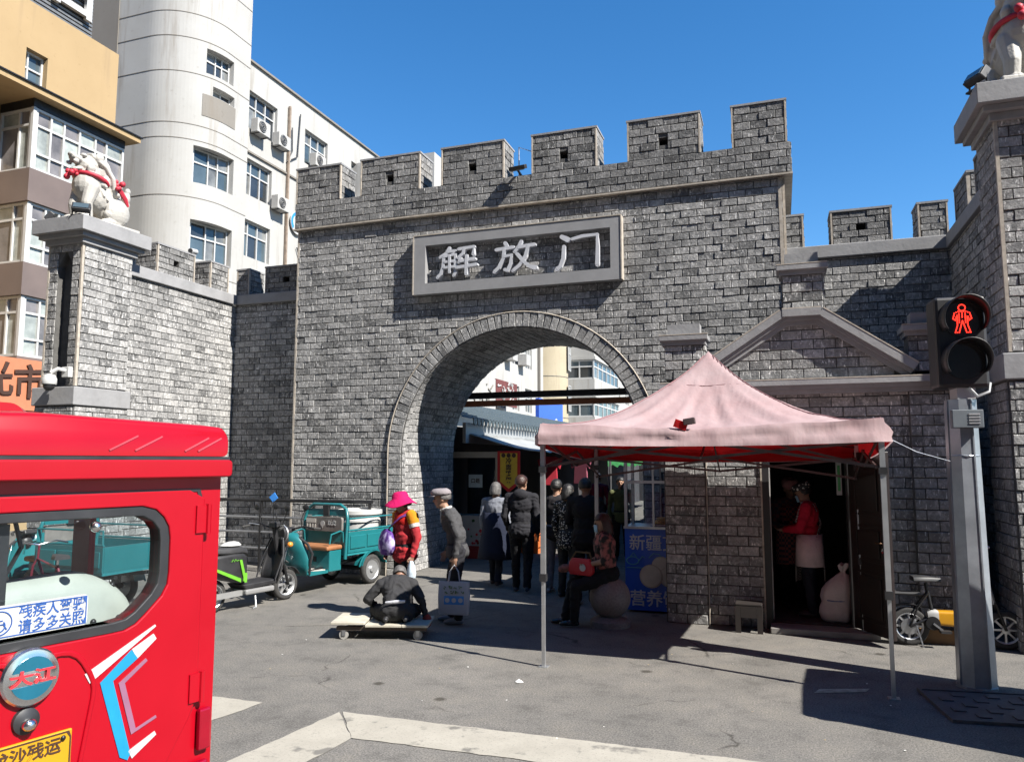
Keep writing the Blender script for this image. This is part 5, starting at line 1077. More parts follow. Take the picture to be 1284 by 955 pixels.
# ---------------------------------------------------------------- pedestrian signal
sp = thing('pedestrian_signal', 'pedestrian signal showing red standing figure on a grey octagonal post', 'signal', (1.55, 7.85, 0), R(6))
POLE = M('galvanised_panel', (.27, .29, .32), .36, .5, var=.25, scale=3, dirt=.4)
def octo(r, z0, z1, r1=None):
    r1 = r1 or r; return [[(q * math.cos(R(22.5 + 45 * k)), q * math.sin(R(22.5 + 45 * k)), z) for k in range(8)] for q, z in ((r, z0), (r1, z1))]
MB().loft(octo(.155, .02, 2.50, .128)).build('post', POLE, sp); MB().lathe([(.17, 0), (.17, .022)], 8).build('base_plate', POLE, sp)
for k in (4, 6): a = R(22.5 + 45 * k); MB().bar((.156 * math.cos(a), .156 * math.sin(a), .03), (.13 * math.cos(a), .13 * math.sin(a), 2.49), .012, .012).build('seam', POLE, sp)
MB().tube([(.133 * math.cos(a), .133 * math.sin(a), 2.0) for a in np.linspace(0, 6.28, 18)[:-1]], .004, 4, closed=True).build('tie_wire', STEEL, sp)
bxm = MB().box(-.13, .12, -.20, -.131, 2.24, 2.40); bxm.build('speaker_box', M('speaker_grey', (.10, .115, .13), .5), sp, bevel=.006)
for k in range(4): MB().box(.0, .09, -.207, -.201, 2.275 + k * .026, 2.287 + k * .026).build('louvre', ALU, sp)
MB().box(-.05, .10, -.10, .10, 2.50, 2.60).build('mount', ALU, sp); MB().tube([(.04, -.12, 2.60), (.10, -.14, 2.52), (.2, -.12, 2.56), (.22, -.1, 2.64)], .014, 6).build('cable_arm', ALU, sp, smooth=40)
hdm = MB().box(-.21, .21, -.15, .12, 2.60, 3.42).build('housing', M('signal_black', (.012, .012, .014), .5), sp, bevel=.03)
DL = M('signal_lens', (.015, .012, .012), .12, spec=.8)
for i, z in enumerate((3.215, 2.835)):
    MB().lathe([(0, -.158), (.165, -.158), (.165, -.151), (0, -.151)], 28, (0.01, 0, z), 'y').build('lens', DL, sp, smooth=40)
    vz = []; rows = []
    for y, r in ((-.15, .188), (-.30, .182)):
        rows.append([(.01 + r * math.cos(a), y - (.05 * math.sin(a) if y < -.2 else 0), z + r * math.sin(a)) for a in np.linspace(R(-35), R(215), 26)])
    MB().loft(rows, caps=False, closed=False).build('visor', MATS['signal_black'], sp, smooth=60, solid=.008)
REDL = M('red_led', (1.0, .035, .02), .4, emit=1.3)
led = MB(); zc = 3.215
def dots(pts, st=.0125):
    for a, b in zip(pts[:-1], pts[1:]):
        a = Vector((a[0], 0, a[1])); b = Vector((b[0], 0, b[1])); n_ = max(1, int((b - a).length / st))
        for i in range(n_): p = a.lerp(b, i / n_); led.sph((.01 + p.x, -.162, zc + p.z), .0062, 6, 4)
dots([(.028 * math.cos(a), .098 + .028 * math.sin(a)) for a in np.linspace(0, 6.28, 14)])
dots([(-.03, .065), (-.062, .05), (-.075, -.0), (-.055, -.015), (-.045, .03)]); dots([(.03, .065), (.062, .05), (.075, -.0), (.055, -.015), (.045, .03)]); dots([(-.03, .065), (.03, .065)])
dots([(-.04, .03), (-.042, -.06), (-.062, -.125), (-.03, -.125), (-.012, -.06), (0, -.02), (.012, -.06), (.03, -.125), (.062, -.125), (.042, -.06), (.04, .03)]); dots([(-.025, .045), (-.025, -.05)]); dots([(.025, .045), (.025, -.05)]); dots([(0, .05), (0, 0)])
led.build('red_figure', REDL, sp)
# ---------------------------------------------------------------- vehicles
def wheel(parent, c, r, w_, rim_mat=None, spokes=0, name='wheel', axis='y', tread=True, disc=True):
    """wheel lying in the local x-z plane (axle along y); tyre and rim are sub-parts"""
    e = bpy.data.objects.new(name, None); 
    cx, cy, cz = c; R1 = r; R0 = r * .70
    prof = [(R0, -w_ * .42), (R0 + (R1 - R0) * .45, -w_ * .5), (R1 - w_ * .18, -w_ * .42), (R1, -w_ * .2), (R1, w_ * .2), (R1 - w_ * .18, w_ * .42), (R0 + (R1 - R0) * .45, w_ * .5), (R0, w_ * .42)]
    ty = MB(); n = 36; vs = []
    for rr, h in prof:
        for j in range(n): a = 2 * math.pi * j / n; k = 1 - (.006 if j % 2 and rr > R1 * .98 else 0); vs.append((cx + rr * k * math.cos(a), cy + h, cz + rr * k * math.sin(a)))
    fs = []
    for i in range(len(prof)):
        i2 = (i + 1) % len(prof)
        for j in range(n): fs.append((i * n + j, i * n + (j + 1) % n, i2 * n + (j + 1) % n, i2 * n + j))
    ty.add(vs, fs); tyre = ty.build(name, RUBBER, parent, smooth=45)
    rm = MB(); rm.lathe([(R0 * .96, -w_ * .40), (R0 * 1.0, -w_ * .44), (R0 * 1.02, -w_ * .36), (R0 * .9, -w_ * .2), (R0 * .9, w_ * .2), (R0 * 1.02, w_ * .36), (R0, w_ * .44), (R0 * .96, w_ * .40)], 32, (cx, cy, cz), 'y', caps=False)
    rm.lathe([(.02, -w_ * .5), (R0 * .28, -w_ * .45), (R0 * .28, w_ * .45), (.02, w_ * .5)], 18, (cx, cy, cz), 'y')
    for k in range(spokes):
        a = 2 * math.pi * k / spokes; rm.bar((cx + R0 * .25 * math.cos(a), cy, cz + R0 * .25 * math.sin(a)), (cx + R0 * .95 * math.cos(a), cy, cz + R0 * .95 * math.sin(a)), w_ * .35 if spokes < 10 else .006, R0 * .16 if spokes < 10 else .006, (0, 1, 0))
    if disc: rm.lathe([(.03, -w_ * .18), (R0 * .93, -w_ * .25), (R0 * .93, w_ * .25), (.03, w_ * .18)], 28, (cx, cy, cz), 'y')
    rm.build('rim', rim_mat or ALU, tyre, smooth=35); bpy.data.objects.remove(e)
    return tyre
def ring_panel(mb, outer, inner, P0, P1):
    """flat panel with a hole: outer/inner same count, P0/P1 map (u,v)->xyz for the two faces"""
    n = len(outer); a = [P0(*p) for p in outer]; b = [P0(*p) for p in inner]; c = [P1(*p) for p in outer]; d = [P1(*p) for p in inner]; vs = a + b + c + d; fs = []
    for i in range(n):
        j = (i + 1) % n; fs += [(i, j, n + j, n + i), (2 * n + i, 3 * n + i, 3 * n + j, 2 * n + j), (i, 2 * n + i, 2 * n + j, j), (n + i, n + j, 3 * n + j, 3 * n + i)]
    mb.add(vs, fs)
def ray_ring(poly, c, n=72):
    """resample a polygon by rays from c so that outer and inner rings match"""
    out = []
    for k in range(n):
        a = 2 * math.pi * k / n; dx, dy = math.cos(a), math.sin(a); best = None
        for i in range(len(poly)):
            x1, y1 = poly[i][0] - c[0], poly[i][1] - c[1]; x2, y2 = poly[(i + 1) % len(poly)][0] - c[0], poly[(i + 1) % len(poly)][1] - c[1]; ex, ey = x2 - x1, y2 - y1; den = dx * ey - dy * ex
            if abs(den) < 1e-9: continue
            t = (x1 * ey - y1 * ex) / den; s = (x1 * dy - y1 * dx) / den
            if t > 0 and -1e-6 <= s <= 1 + 1e-6 and (best is None or t < best): best = t
        out.append((c[0] + dx * best, c[1] + dy * best))
    return out
def rounded(pts, r, k=5):
    out = []; n = len(pts)
    for i in range(n):
        p = Vector((*pts[i], 0)); a = (Vector((*pts[i - 1], 0)) - p); b = (Vector((*pts[(i + 1) % n], 0)) - p); ra = min(r, a.length * .45, b.length * .45); a = p + a.normalized() * ra; b = p + b.normalized() * ra
        for q in range(k + 1): t = q / k; v = a * (1 - t) ** 2 + p * 2 * t * (1 - t) + b * t * t; out.append((v.x, v.y))
    return out
REDP = M('red_car_paint', (.30, .0008, .008), .36, var=.06, scale=2, coat=.22, dirt=.14, spec=.3); REDD = M('red_lamp', (.22, .0, .01), .15, spec=.8, var=.1)
def red_trike(label, loc, rz, full=True):
    t = thing('passenger_tricycle', label, 'tricycle', loc, rz)
    W = .74
    win = rounded([(-.466, 1.69), (-.466, 1.47), (-.345, 1.36), (.345, 1.36), (.466, 1.47), (.466, 1.69), (.40, 1.745), (-.40, 1.745)], .045)
    outer = rounded([(-W, .42), (W, .42), (W, 1.95), (-W, 1.95)], .03); c = (0, 1.56)
    mb = MB(); ring_panel(mb, ray_ring(outer, c), ray_ring(win, c), lambda u, v: (0, u, v), lambda u, v: (.05, u, v)); mb.build('rear_panel', REDP, t)
    door = rounded([(-.655, .99), (-.40, .60), (.40, .60), (.655, .99), (.655, 1.833), (-.655, 1.833)], .035)
    w2 = rounded([(-.505, 1.70), (-.505, 1.455), (-.36, 1.325), (.36, 1.325), (.505, 1.455), (.505, 1.70), (.43, 1.78), (-.43, 1.78)], .05)
    mb = MB(); ring_panel(mb, ray_ring(door, c), ray_ring(w2, c), lambda u, v: (-.018, u, v), lambda u, v: (-.003, u, v)); dr = mb.build('rear_door', REDP, t, bevel=.005)
    gp = MB(); ring_panel(gp, ray_ring([(x * 1.012, 1.3 + (z - 1.3) * 1.012) for x, z in door], (0, 1.3)), ray_ring([(x * .99, 1.3 + (z - 1.3) * .99) for x, z in door], (0, 1.3)), lambda u, v: (-.0035, u, v), lambda u, v: (-.0005, u, v)); gp.build('door_gap', BLKPL, t)
    # raised pressing around the badge and below the window
    pr = MB(); o_ = rounded([(-.16, 1.30), (-.24, 1.17), (-.18, .80), (.18, .80), (.24, 1.17), (.16, 1.30)], .05); ring_panel(pr, ray_ring(o_, (0, 1.05), 60), ray_ring([(x * .93, 1.05 + (z - 1.05) * .93) for x, z in o_], (0, 1.05), 60), lambda u, v: (-.026, u, v), lambda u, v: (-.017, u, v)); pr.build('pressing', REDP, dr, smooth=30, bevel=.004)
    gk = MB(); ring_panel(gk, ray_ring(w2, c), ray_ring(win, c), lambda u, v: (-.012, u, v), lambda u, v: (.06, u, v)); gk.build('window_seal', BLKPL, dr, bevel=.004)
    gl = MB(); ww = ray_ring(win, c); gl.add([(.03, u, v) for u, v in ww], [tuple(range(len(ww)))]); gl.build('window', CLEAR, dr)
    MB().box(.035, .06, .06, .20, 1.36, 1.74).build('window_slider', BLKPL, dr); MB().sph((-.02, -.20, 1.715), .020, 12, 8).build('rivet', CHROME, dr, smooth=60)
    for s in (-1, 1):
        for z in (1.715, 1.05):
            h = MB(); h.box(-.026, -.019, s * .645 - .032, s * .645 + .032, z - .055, z + .055); h.cyl((-.026, s * .668, z - .06), (-.026, s * .668, z + .06), .011, n=8); h.build('hinge', REDP, t, smooth=40)
        MB().box(-.03, -.004, s * .69 - .028, s * .69 + .028, .80, .96).build('tail_lamp', REDD, t, bevel=.008); MB().box(-.03, -.004, s * .62 - .09, s * .62 + .09, .66, .76).build('tail_lamp', REDD, t, bevel=.008)
    # roof with overhanging rear lip
    def rring(x, hw, z0, z1, k=.09): return [(x, y, z) for y, z in rounded([(-hw, z0), (hw, z0), (hw, z1 - .0), (hw * .955, z1 + .035), (0, z1 + .055), (-hw * .955, z1 + .035), (-hw, z1)], k, 4)]
    MB().loft([rring(-.045, W - .005, 1.97, 2.045, .025), rring(-.036, W, 1.968, 2.055, .03), rring(.08, W, 1.968, 2.068, .04), rring(1.0, W, 1.968, 2.075, .05), rring(1.6, W, 1.968, 2.08), rring(2.0, W * .9, 1.962, 2.01), rring(2.1, W * .86, 1.96, 1.98, .02)]).build('roof', REDP, t, smooth=50)
    MB().loft([[(x, y, z) for y, z in rounded([(-W - .012, 1.885), (W + .012, 1.885), (W + .012, 1.955), (-W - .012, 1.955)], .02)] for x in (-.06, 2.0)]).build('gutter', REDP, t, smooth=40, bevel=.006)
    MB().box(-.05, 2.0, -W - .004, W + .004, 1.955, 1.968).build('roof_seal', BLKPL, t)
    hd_ = [(.95, .22), (1.35, .30), (1.5, .26)]
    MB().loft([[(x, y * s, 2.11 + z * .5) for y, z in rounded([(-.3, 0), (.3, 0), (.22, .14), (-.22, .14)], .05)] for x, s in ((.5, .7), (.62, 1.0), (1.0, 1.0), (1.25, .7))]).build('roof_vent', REDP, t, smooth=40)
    for y0 in (-.35, -.25, -.62, -.56):
        MB().bar((-.047, y0 + .03, 1.99), (-.045, y0 - .08, 2.045), .004, .006).build('scratch_line', M('scratch_pink', (.42, .05, .07), .5), t)
    # sides with big window openings, floor, front
    for s in (-1, 1):
        y = s * (W - .02); sd_ = MB(); a, b = sorted((y, y - s * .03))
        sd_.box(.052, 1.9, a, b, .42, 1.22); sd_.box(.052, .14, a, b, 1.22, 1.884); sd_.box(.88, 1.02, a, b, 1.22, 1.884); sd_.box(1.82, 1.92, a, b, 1.22, 1.884); sd_.box(.14, 1.82, a, b, 1.80, 1.884); sd_.build('side_panel', REDP, t)
        MB().add([(.14, y - s * .015, 1.22), (.88, y - s * .015, 1.22), (.88, y - s * .015, 1.80), (.14, y - s * .015, 1.80)], [(0, 1, 2, 3)]).build('side_window', CLEAR, t)
    MB().box(0.05, 2.0, -W + .03, W - .03, .40, .44).build('floor', BLKMT, t); MB().loft([[(1.92, y, z) for y, z in ((-W, .45), (W, .45), (W, 1.2), (-W, 1.2))], [(2.35, y, z) for y, z in ((-.35, .45), (.35, .45), (.3, 1.05), (-.3, 1.05))]]).build('nose', REDP, t, bevel=.03)
    MB().add([(1.94, -W + .08, 1.22), (1.94, W - .08, 1.22), (1.94, W - .08, 1.85), (1.94, -W + .08, 1.85)], [(0, 1, 2, 3)]).build('windscreen', CLEAR, t)
    # seat with studded quilted back
    QT = M('quilted_vinyl', (.36, .38, .34), .5, var=.1); rows = []
    for i in range(9):
        x = .17 + .16 * i / 8; b = math.sin(math.pi * i / 8) ** .5; rows.append([(x, y, z) for y, z in rounded([(-.56 * (.93 + .07 * b), .95), (.30, .95), (.30, 1.34 + .10 * b), (.05, 1.42 + .10 * b), (-.30, 1.44 + .10 * b), (-.50, 1.33 + .09 * b)], .10)])
    sb_ = MB().loft(rows).build('seat_back', QT, t, smooth=60)
    for i in range(9):
        for j in range(7):
            y, z = -.52 + i * .10 + (.05 if j % 2 else 0), 1.10 + j * .06
            if y < .26 and z < 1.47 and not (y < -.44 and z > 1.3): MB().sph((.172 + max(0, (z - 1.36)) * .55, y, z), (.014, .013, .013), 8, 6).build('stud', BLKMT, sb_, smooth=60)
    MB().box(.3, .85, -.56, .5, .80, .94).build('seat_cushion', QT, t, bevel=.04); MB().tube([(.12, .02, 1.80), (.12, -.02, 1.65), (.13, .05, 1.5)], .008, 5).build('strap', BLKPL, t)
    for c in ((.35, -.62, .28), (.35, .62, .28)): wheel(t, c, .28, .12)
    wheel(t, (2.05, 0, .28), .28, .11); MB().bar((2.05, -.09, .28), (1.98, -.09, .8), .04, .04).bar((2.05, .09, .28), (1.98, .09, .8), .04, .04).build('fork', BLKMT, t)
    MB().tube([(1.6, -.32, 1.15), (1.66, -.2, 1.2), (1.72, 0, 1.16), (1.66, .2, 1.2), (1.6, .32, 1.15)], .014, 7).build('handlebar', BLKMT, t); MB().cyl((1.72, 0, 1.16), (1.98, 0, .75), .025, n=8).build('steering_stem', BLKMT, t)
    if full:
        # chevron decal, sticker, badge, lock, plate
        BLU = M('decal_blue', (.008, .20, .38), .35, coat=.3); WHD = M('decal_white', (.42, .42, .43), .35, coat=.3); GRP = M('decal_grey', (.22, .10, .16), .35)
        def strip(pts, wds, mat, nm):
            m = MB(); n = len(pts); L = []; Q = []
            for i in range(n):
                a = pts[max(0, i - 1)]; b = pts[min(n - 1, i + 1)]; dx, dz = b[0] - a[0], b[1] - a[1]; l = math.hypot(dx, dz); L.append((pts[i][0] - dz / l * wds[i], pts[i][1] + dx / l * wds[i])); Q.append((pts[i][0] + dz / l * wds[i], pts[i][1] - dx / l * wds[i]))
            for i in range(n - 1): m.prism([L[i], L[i + 1], Q[i + 1], Q[i]], -.0215, -.0185, 'yz')
            m.build(nm, mat, dr)
        for s in (-1, 1):
            strip([(s * .455, 1.285), (s * .375, 1.235)], [.012, .022], WHD, 'decal'); strip([(s * .375, 1.235), (s * .272, 1.158), (s * .355, .885), (s * .375, .875)], [.022, .024, .020, .018], BLU, 'decal'); strip([(s * .376, .875), (s * .475, .925)], [.017, .008], WHD, 'decal')
            strip([(s * .425, 1.205), (s * .33, 1.14), (s * .385, .955), (s * .475, .985)], [.006, .012, .012, .005], GRP, 'decal'); strip([(s * .455, 1.325), (s * .20, 1.185)], [.004, .020], WHD, 'decal')
        st_ = MB(); st_.add([(x, y, z) for x in (-.0195, -.022) for y, z in rounded([(-.178, 1.385), (.155, 1.385), (.155, 1.475), (-.178, 1.475)], .014, 3)], [tuple(range(15, -1, -1)), tuple(range(16, 32))]); st_.T = None
        so_ = MB().prism(rounded([(-.182, 1.378), (.165, 1.378), (.165, 1.482), (-.182, 1.482)], .014), -.030, -.013, 'yz').build('sticker', WHITE, dr)
        IB = M('ink_blue', (.02, .07, .25), .5); rt_ = (R(90), 0, R(-90))
        bd_ = MB(); ring_panel(bd_, ray_ring([(-.178, 1.382), (.161, 1.382), (.161, 1.478), (-.178, 1.478)], (0, 1.43), 48), ray_ring([(-.174, 1.386), (.157, 1.386), (.157, 1.474), (-.174, 1.474)], (0, 1.43), 48), lambda u, v: (-.0315, u, v), lambda u, v: (-.0305, u, v)); bd_.build('border', IB, so_)
        text('lettering', '残疾人驾驶', .047, IB, so_, (-.031, -.062, 1.452), rt_, .0005, .0008, sx=.93); text('lettering', '请多多关照', .047, IB, so_, (-.031, -.062, 1.405), rt_, .0005, .0008, sx=.93)
        wc = MB()
        def cir(cy, cz, r, th, m): m.tube([(-.031, cy + r * math.cos(a), cz + r * math.sin(a)) for a in np.linspace(0, 6.28, 26)[:-1]], th, 4, closed=True)
        cir(.105, 1.429, .038, .0022, wc); wc.tube([(-.031, .105 + .018 * math.cos(a), 1.420 + .018 * math.sin(a)) for a in np.linspace(2.4, 6.6, 14)], .0024, 4); wc.tube([(-.031, .107, 1.445), (-.031, .107, 1.425), (-.031, .092, 1.425), (-.031, .082, 1.408)], .0028, 4); wc.sph((-.031, .108, 1.453), .005, 8, 6); wc.tube([(-.031, .107, 1.437), (-.031, .094, 1.437)], .0022, 4); wc.build('wheelchair_symbol', IB, so_)
        bg_ = MB().lathe([(0, -.052), (.062, -.050), (.072, -.046), (.088, -.044), (.094, -.036), (.094, -.018), (0, -.018)], 36, (0, 0, 1.24), 'x').build('badge', CHROME, dr, smooth=35)
        TEAL = M('badge_teal', (.01, .14, .22), .2, coat=1, metal=.4)
        MB().prism([(.068 * math.cos(a), 1.24 + .068 * math.sin(a)) for a in np.linspace(.35, math.pi - .35, 16)], -.0535, -.048, 'yz').build('enamel', TEAL, bg_); MB().prism([(.068 * math.cos(a), 1.24 + .068 * math.sin(a)) for a in np.linspace(math.pi + .35, 2 * math.pi - .35, 16)], -.0535, -.048, 'yz').build('enamel', TEAL, bg_)
        text('lettering', '大江', .070, M('badge_red', (.60, .03, .04), .3, coat=.5), bg_, (-.055, 0, 1.24), rt_, .002, .0018, sx=1.05, sy=.72)
        lk = MB().lathe([(.0, -.04), (.026, -.038), (.042, -.03), (.044, -.018), (0, -.018)], 20, (0, .0, 1.098), 'x').build('lock', BLKPL, dr, smooth=40); MB().sph((-.045, 0, 1.090), (.022, .024, .020), 12, 8).build('handle', CHROME, lk, smooth=60)
        YEL = M('plate_yellow', (.42, .22, .005), .45, var=.05)
        pl = MB().box(-.032, -.019, -.152, .152, .87, 1.035).build('number_plate', YEL, dr, bevel=.004); bb_ = MB(); ring_panel(bb_, ray_ring([(-.148, .874), (.148, .874), (.148, 1.031), (-.148, 1.031)], (0, .95), 48), ray_ring([(-.143, .879), (.143, .879), (.143, 1.026), (-.143, 1.026)], (0, .95), 48), lambda u, v: (-.0335, u, v), lambda u, v: (-.0322, u, v)); bb_.build('plate_border', INK, pl)
        text('lettering', '龙沙残运', .055, INK, pl, (-.034, -.005, .990), rt_, .0008, .001); MB().box(-.035, -.033, -.12, -.04, .893, .915).build('lettering', INK, pl); MB().box(-.035, -.033, -.01, .12, .893, .915).build('lettering', INK, pl)
        MB().sph((-.036, -.12, 1.012), (.006, .009, .009), 8, 6).build('plate_bolt', BLKMT, pl, smooth=60)
    return t
d_ = Vector((.22, .975, 0)).normalized(); P_ = Vector((-2.25, 2.646, 0)) + d_ * (-.70)
rtk = red_trike('glossy red enclosed passenger tricycle with blue chevron decal', P_, math.atan2(.22, -.975))
red_trike('second red enclosed tricycle parked past the manhole cover, throwing its shadow on the asphalt', (2.25, 6.62, 0), R(-3), full=False)

# teal cargo tricycle
TEALP = M('teal_paint', (.012, .135, .15), .38, var=.08, scale=3, coat=.4, dirt=.25); TEALD = M('teal_dark', (.015, .17, .19), .45, var=.1)
TAN = M('tan_vinyl', (.26, .11, .045), .6, var=.15)
def cargo_trike(label, loc, rz, drum=True):
    t = thing('cargo_tricycle', label, 'tricycle', loc, rz, group='teal cargo tricycles')
    # bed: floor, ribbed sides, tailboard
    MB().box(-.62, .62, -.47, .47, .50, .54).build('bed_floor', TEALD, t)
    for s in (-1, 1):
        y = s * .47; sdp = MB().box(-.62, .62, y - .012, y + .012, .541, .86).build('side_board', TEALP, t)
        for k in range(3): x = -.58 + k * .40; a, b = sorted((y + s * .013, y + s * .028)); MB().box(x, x + .36, a, b, .60, .80).build('pressed_panel', TEALP, sdp, bevel=.012)
        MB().tube([(-.62, y, .88), (.62, y, .88)], .016, 6).build('top_rail', TEALP, t); MB().tube([(-.60, y, .88), (-.60, y, 1.06), (.60, y, 1.06), (.60, y, .88)], .013, 6).build('guard_rail', TEALP, t)
        MB().tube([(.34 * math.cos(a), s * .47, .24 + .30 * math.sin(a)) for a in np.linspace(.2, 2.95, 12)], .012, 5).build('mudguard_edge', TEALP, t)
        fr = MB(); rows = [[(.30 * math.cos(a), yy, .24 + .285 * math.sin(a)) for a in np.linspace(.25, 2.9, 14)] for yy in (s * .33, s * .50)]; fr.loft(rows, caps=False, closed=False); fr.build('mudguard', TEALP, t, solid=.008)
        wheel(t, (0, s * .42, .23), .23, .10, ALU, 8)
        MB().box(-.05, .05, s * .30 - .02, s * .30 + .02, .20, .50).build('leaf_spring', BLKMT, t)
    MB().box(.605, .625, -.458, .458, .541, 1.0).build('front_board', TEALP, t); MB().box(-.625, -.605, -.458, .458, .541, .86).build('tail_board', TEALP, t); MB().cyl((0, -.40, .23), (0, .40, .23), .035, n=10).build('axle', BLKMT, t)
    MB().bar((-.6, -.25, .46), (1.15, -.2, .30), .05, .05).bar((-.6, .25, .46), (1.15, .2, .30), .05, .05).build('chassis', BLKMT, t)
    # seat box, cushions, arched back frame
    MB().box(.63, .90, -.36, .36, .28, .60).build('seat_box', TEALP, t, bevel=.015); MB().box(.901, .905, .03, .10, .42, .50).build('latch', BLKMT, t)
    MB().box(.63, .98, -.38, .38, .60, .67).build('seat_cushion', TAN, t, bevel=.025)
    MB().tube([(.64, -.44, .45), (.60, -.44, 1.05), (.585, -.40, 1.20), (.58, -.28, 1.27), (.58, .28, 1.27), (.585, .40, 1.20), (.60, .44, 1.05), (.64, .44, .45)], .026, 8).build('back_frame', TEALP, t, smooth=50)
    MB().box(.57, .59, -.40, .40, 1.10, 1.20).build('back_plate', TEALP, t); MB().box(.565, .61, -.06, .06, 1.08, 1.27).build('headrest', BLKPL, t, bevel=.01)
    bkm = M('backrest_vinyl', (.15, .14, .13), .6, var=.25); bk = MB().loft([[(x, y, z) for y, z in rounded([(-.38 * q, .86), (.38 * q, .86), (.38 * q, 1.08), (-.38 * q, 1.08)], .04)] for x, q in ((.60, .97), (.63, 1.0), (.655, .97))]).build('backrest', bkm, t, smooth=50)
    MB().lathe([(0, .657), (.045, .657), (.045, .661), (0, .661)], 16, (0, -.02, .975), 'x').build('emblem', WHITE, bk); MB().prism([(-.05, .955), (-.02, .90), (.01, .955)], .6575, .6605, 'yz').build('emblem', WHITE, bk)
    text('lettering', '跃虎', .085, WHITE, bk, (.658, .17, .985), (R(90), 0, R(90)), .002, .002)
    for k in range(4): MB().box(.657, .661, -.35 + k * .055, -.325 + k * .055, .89, .97).build('stripe', M('pale_print', (.55, .52, .47), .6), bk)
    MB().box(.657, .661, -.36, -.16, .985, 1.05).build('stripe', MATS['pale_print'], bk)
    for s in (-1, 1): MB().tube([(.64, s * .40, .70), (.66, s * .40, .86), (.72, s * .40, .88), (.92, s * .40, .84), (.95, s * .40, .70)], .013, 6).build('armrest', TEALP, t, smooth=40)
    # foot well, leg shield, front end
    MB().prism([(.90, .27), (1.28, .27), (1.34, .30), (1.34, .33), (.90, .31)], -.34, .34).build('footboard', TEALP, t); MB().box(.92, 1.26, -.30, .30, .312, .322).build('floor_mat', M('pale_mat', (.42, .40, .36), .8), t)
    rows = []
    for z, x, hw, d in ((.28, 1.36, .34, .02), (.45, 1.34, .36, .05), (.62, 1.36, .33, .08), (.78, 1.40, .27, .09), (.90, 1.42, .16, .07)): rows.append([(x + d * math.cos(a * 1.2) , hw * math.sin(a), z) for a in np.linspace(-1.57, 1.57, 15)])
    MB().loft(rows, caps=False, closed=False).build('leg_shield', TEALP, t, smooth=60, solid=.02)
    for s in (-1, 1): MB().tube([(1.40, s * .20, .84), (1.37, s * .36, .74), (1.33, s * .42, .60), (1.33, s * .38, .46), (1.30, s * .34, .30)], .020, 7).build('crash_bar', BLKPL, t, smooth=50)
    wheel(t, (1.62, 0, .25), .25, .085, ALU, 6)
    for s in (-1, 1): MB().cyl((1.62, s * .075, .25), (1.47, s * .075, .80), .022, n=10).build('fork_leg', CHROME, t, smooth=40)
    rows = [[(1.62 + .285 * math.cos(a), yy, .25 + .285 * math.sin(a)) for a in np.linspace(.35, 2.3, 12)] for yy in (-.06, 0, .06)]; MB().loft(rows, caps=False, closed=False).build('front_mudguard', ALU, t, smooth=60, solid=.006)
    MB().sph((1.50, 0, .80), (.10, .10, .105), 18, 12).build('headlight_shell', BLKPL, t, smooth=60); MB().lathe([(0, .0), (.085, .0), (.075, .03), (.03, .045), (0, .046)], 22, (1.555, 0, .80), 'x').build('headlight', CLEAR, t, smooth=50); MB().lathe([(.0, 0), (.08, 0), (.08, .012), (0, .012)], 20, (1.54, 0, .80), 'x').build('reflector', CHROME, t)
    for s in (-1, 1): MB().sph((1.52, s * .16, .74), (.045, .04, .04), 12, 8).build('indicator', M('amber', (.65, .22, .03), .25), t, smooth=60)
    MB().obox((1.44, 0, .93), (.16, .20, .06), (0, R(20), 0)).build('dashboard', BLKPL, t, bevel=.015)
    MB().tube([(1.26, -.36, .96), (1.34, -.25, .99), (1.43, -.10, .95), (1.43, .10, .95), (1.34, .25, .99), (1.26, .36, .96)], .014, 7).build('handlebar', BLKMT, t, smooth=40)
    for s in (-1, 1): MB().tube([(1.36, s * .22, .98), (1.40, s * .26, 1.12), (1.38, s * .30, 1.24)], .007, 5).build('mirror_stem', BLKMT, t); MB().sph((1.38, s * .31, 1.27), (.012, .065, .045), 12, 8).build('mirror', BLKPL, t, smooth=60); MB().cyl((1.26, s * .36, .96), (1.17, s * .41, .95), .019, n=8).build('grip', RUBBER, t)
    if drum:
        dm = thing('plastic_drum', 'large white plastic tub standing in teal cargo tricycle bed', 'tub', tuple(xf(t) @ Vector((-.12, .06, .54))), rz); MB().lathe([(.0, 0), (.30, 0), (.33, .50), (.36, .53), (.38, .55), (.38, .61), (.35, .62), (.33, .60), (0, .58)], 30).build('tub', WPL, dm, smooth=35); MB().lathe([(.335, .42), (.35, .43), (.35, .46), (.335, .47)], 30).build('rib', WPL, dm, smooth=35)
        wp = MB().box(.20, .23, -.1, .18, .56, .82).build('white_board', WHITE, t)
    return t
h_ = math.atan2(-.985, -.17)
cargo_trike('teal cargo tricycle with tan seat parked against the gate tower railing', (-6.71, 11.22, 0), h_)
cargo_trike('teal cargo tricycle glimpsed through the red tricycle rear window', (-8.75, 8.15, 0), R(177), drum=False)

# black and green electric scooter
GRNP = M('lime_paint', (.12, .36, .03), .35, coat=.3); SGR = M('scooter_grey', (.20, .20, .20), .4, var=.1)
sco = thing('electric_scooter', 'black electric scooter with lime green trim beside red tricycle', 'scooter', (-6.72, 9.46, 0), math.atan2(.97, .22))
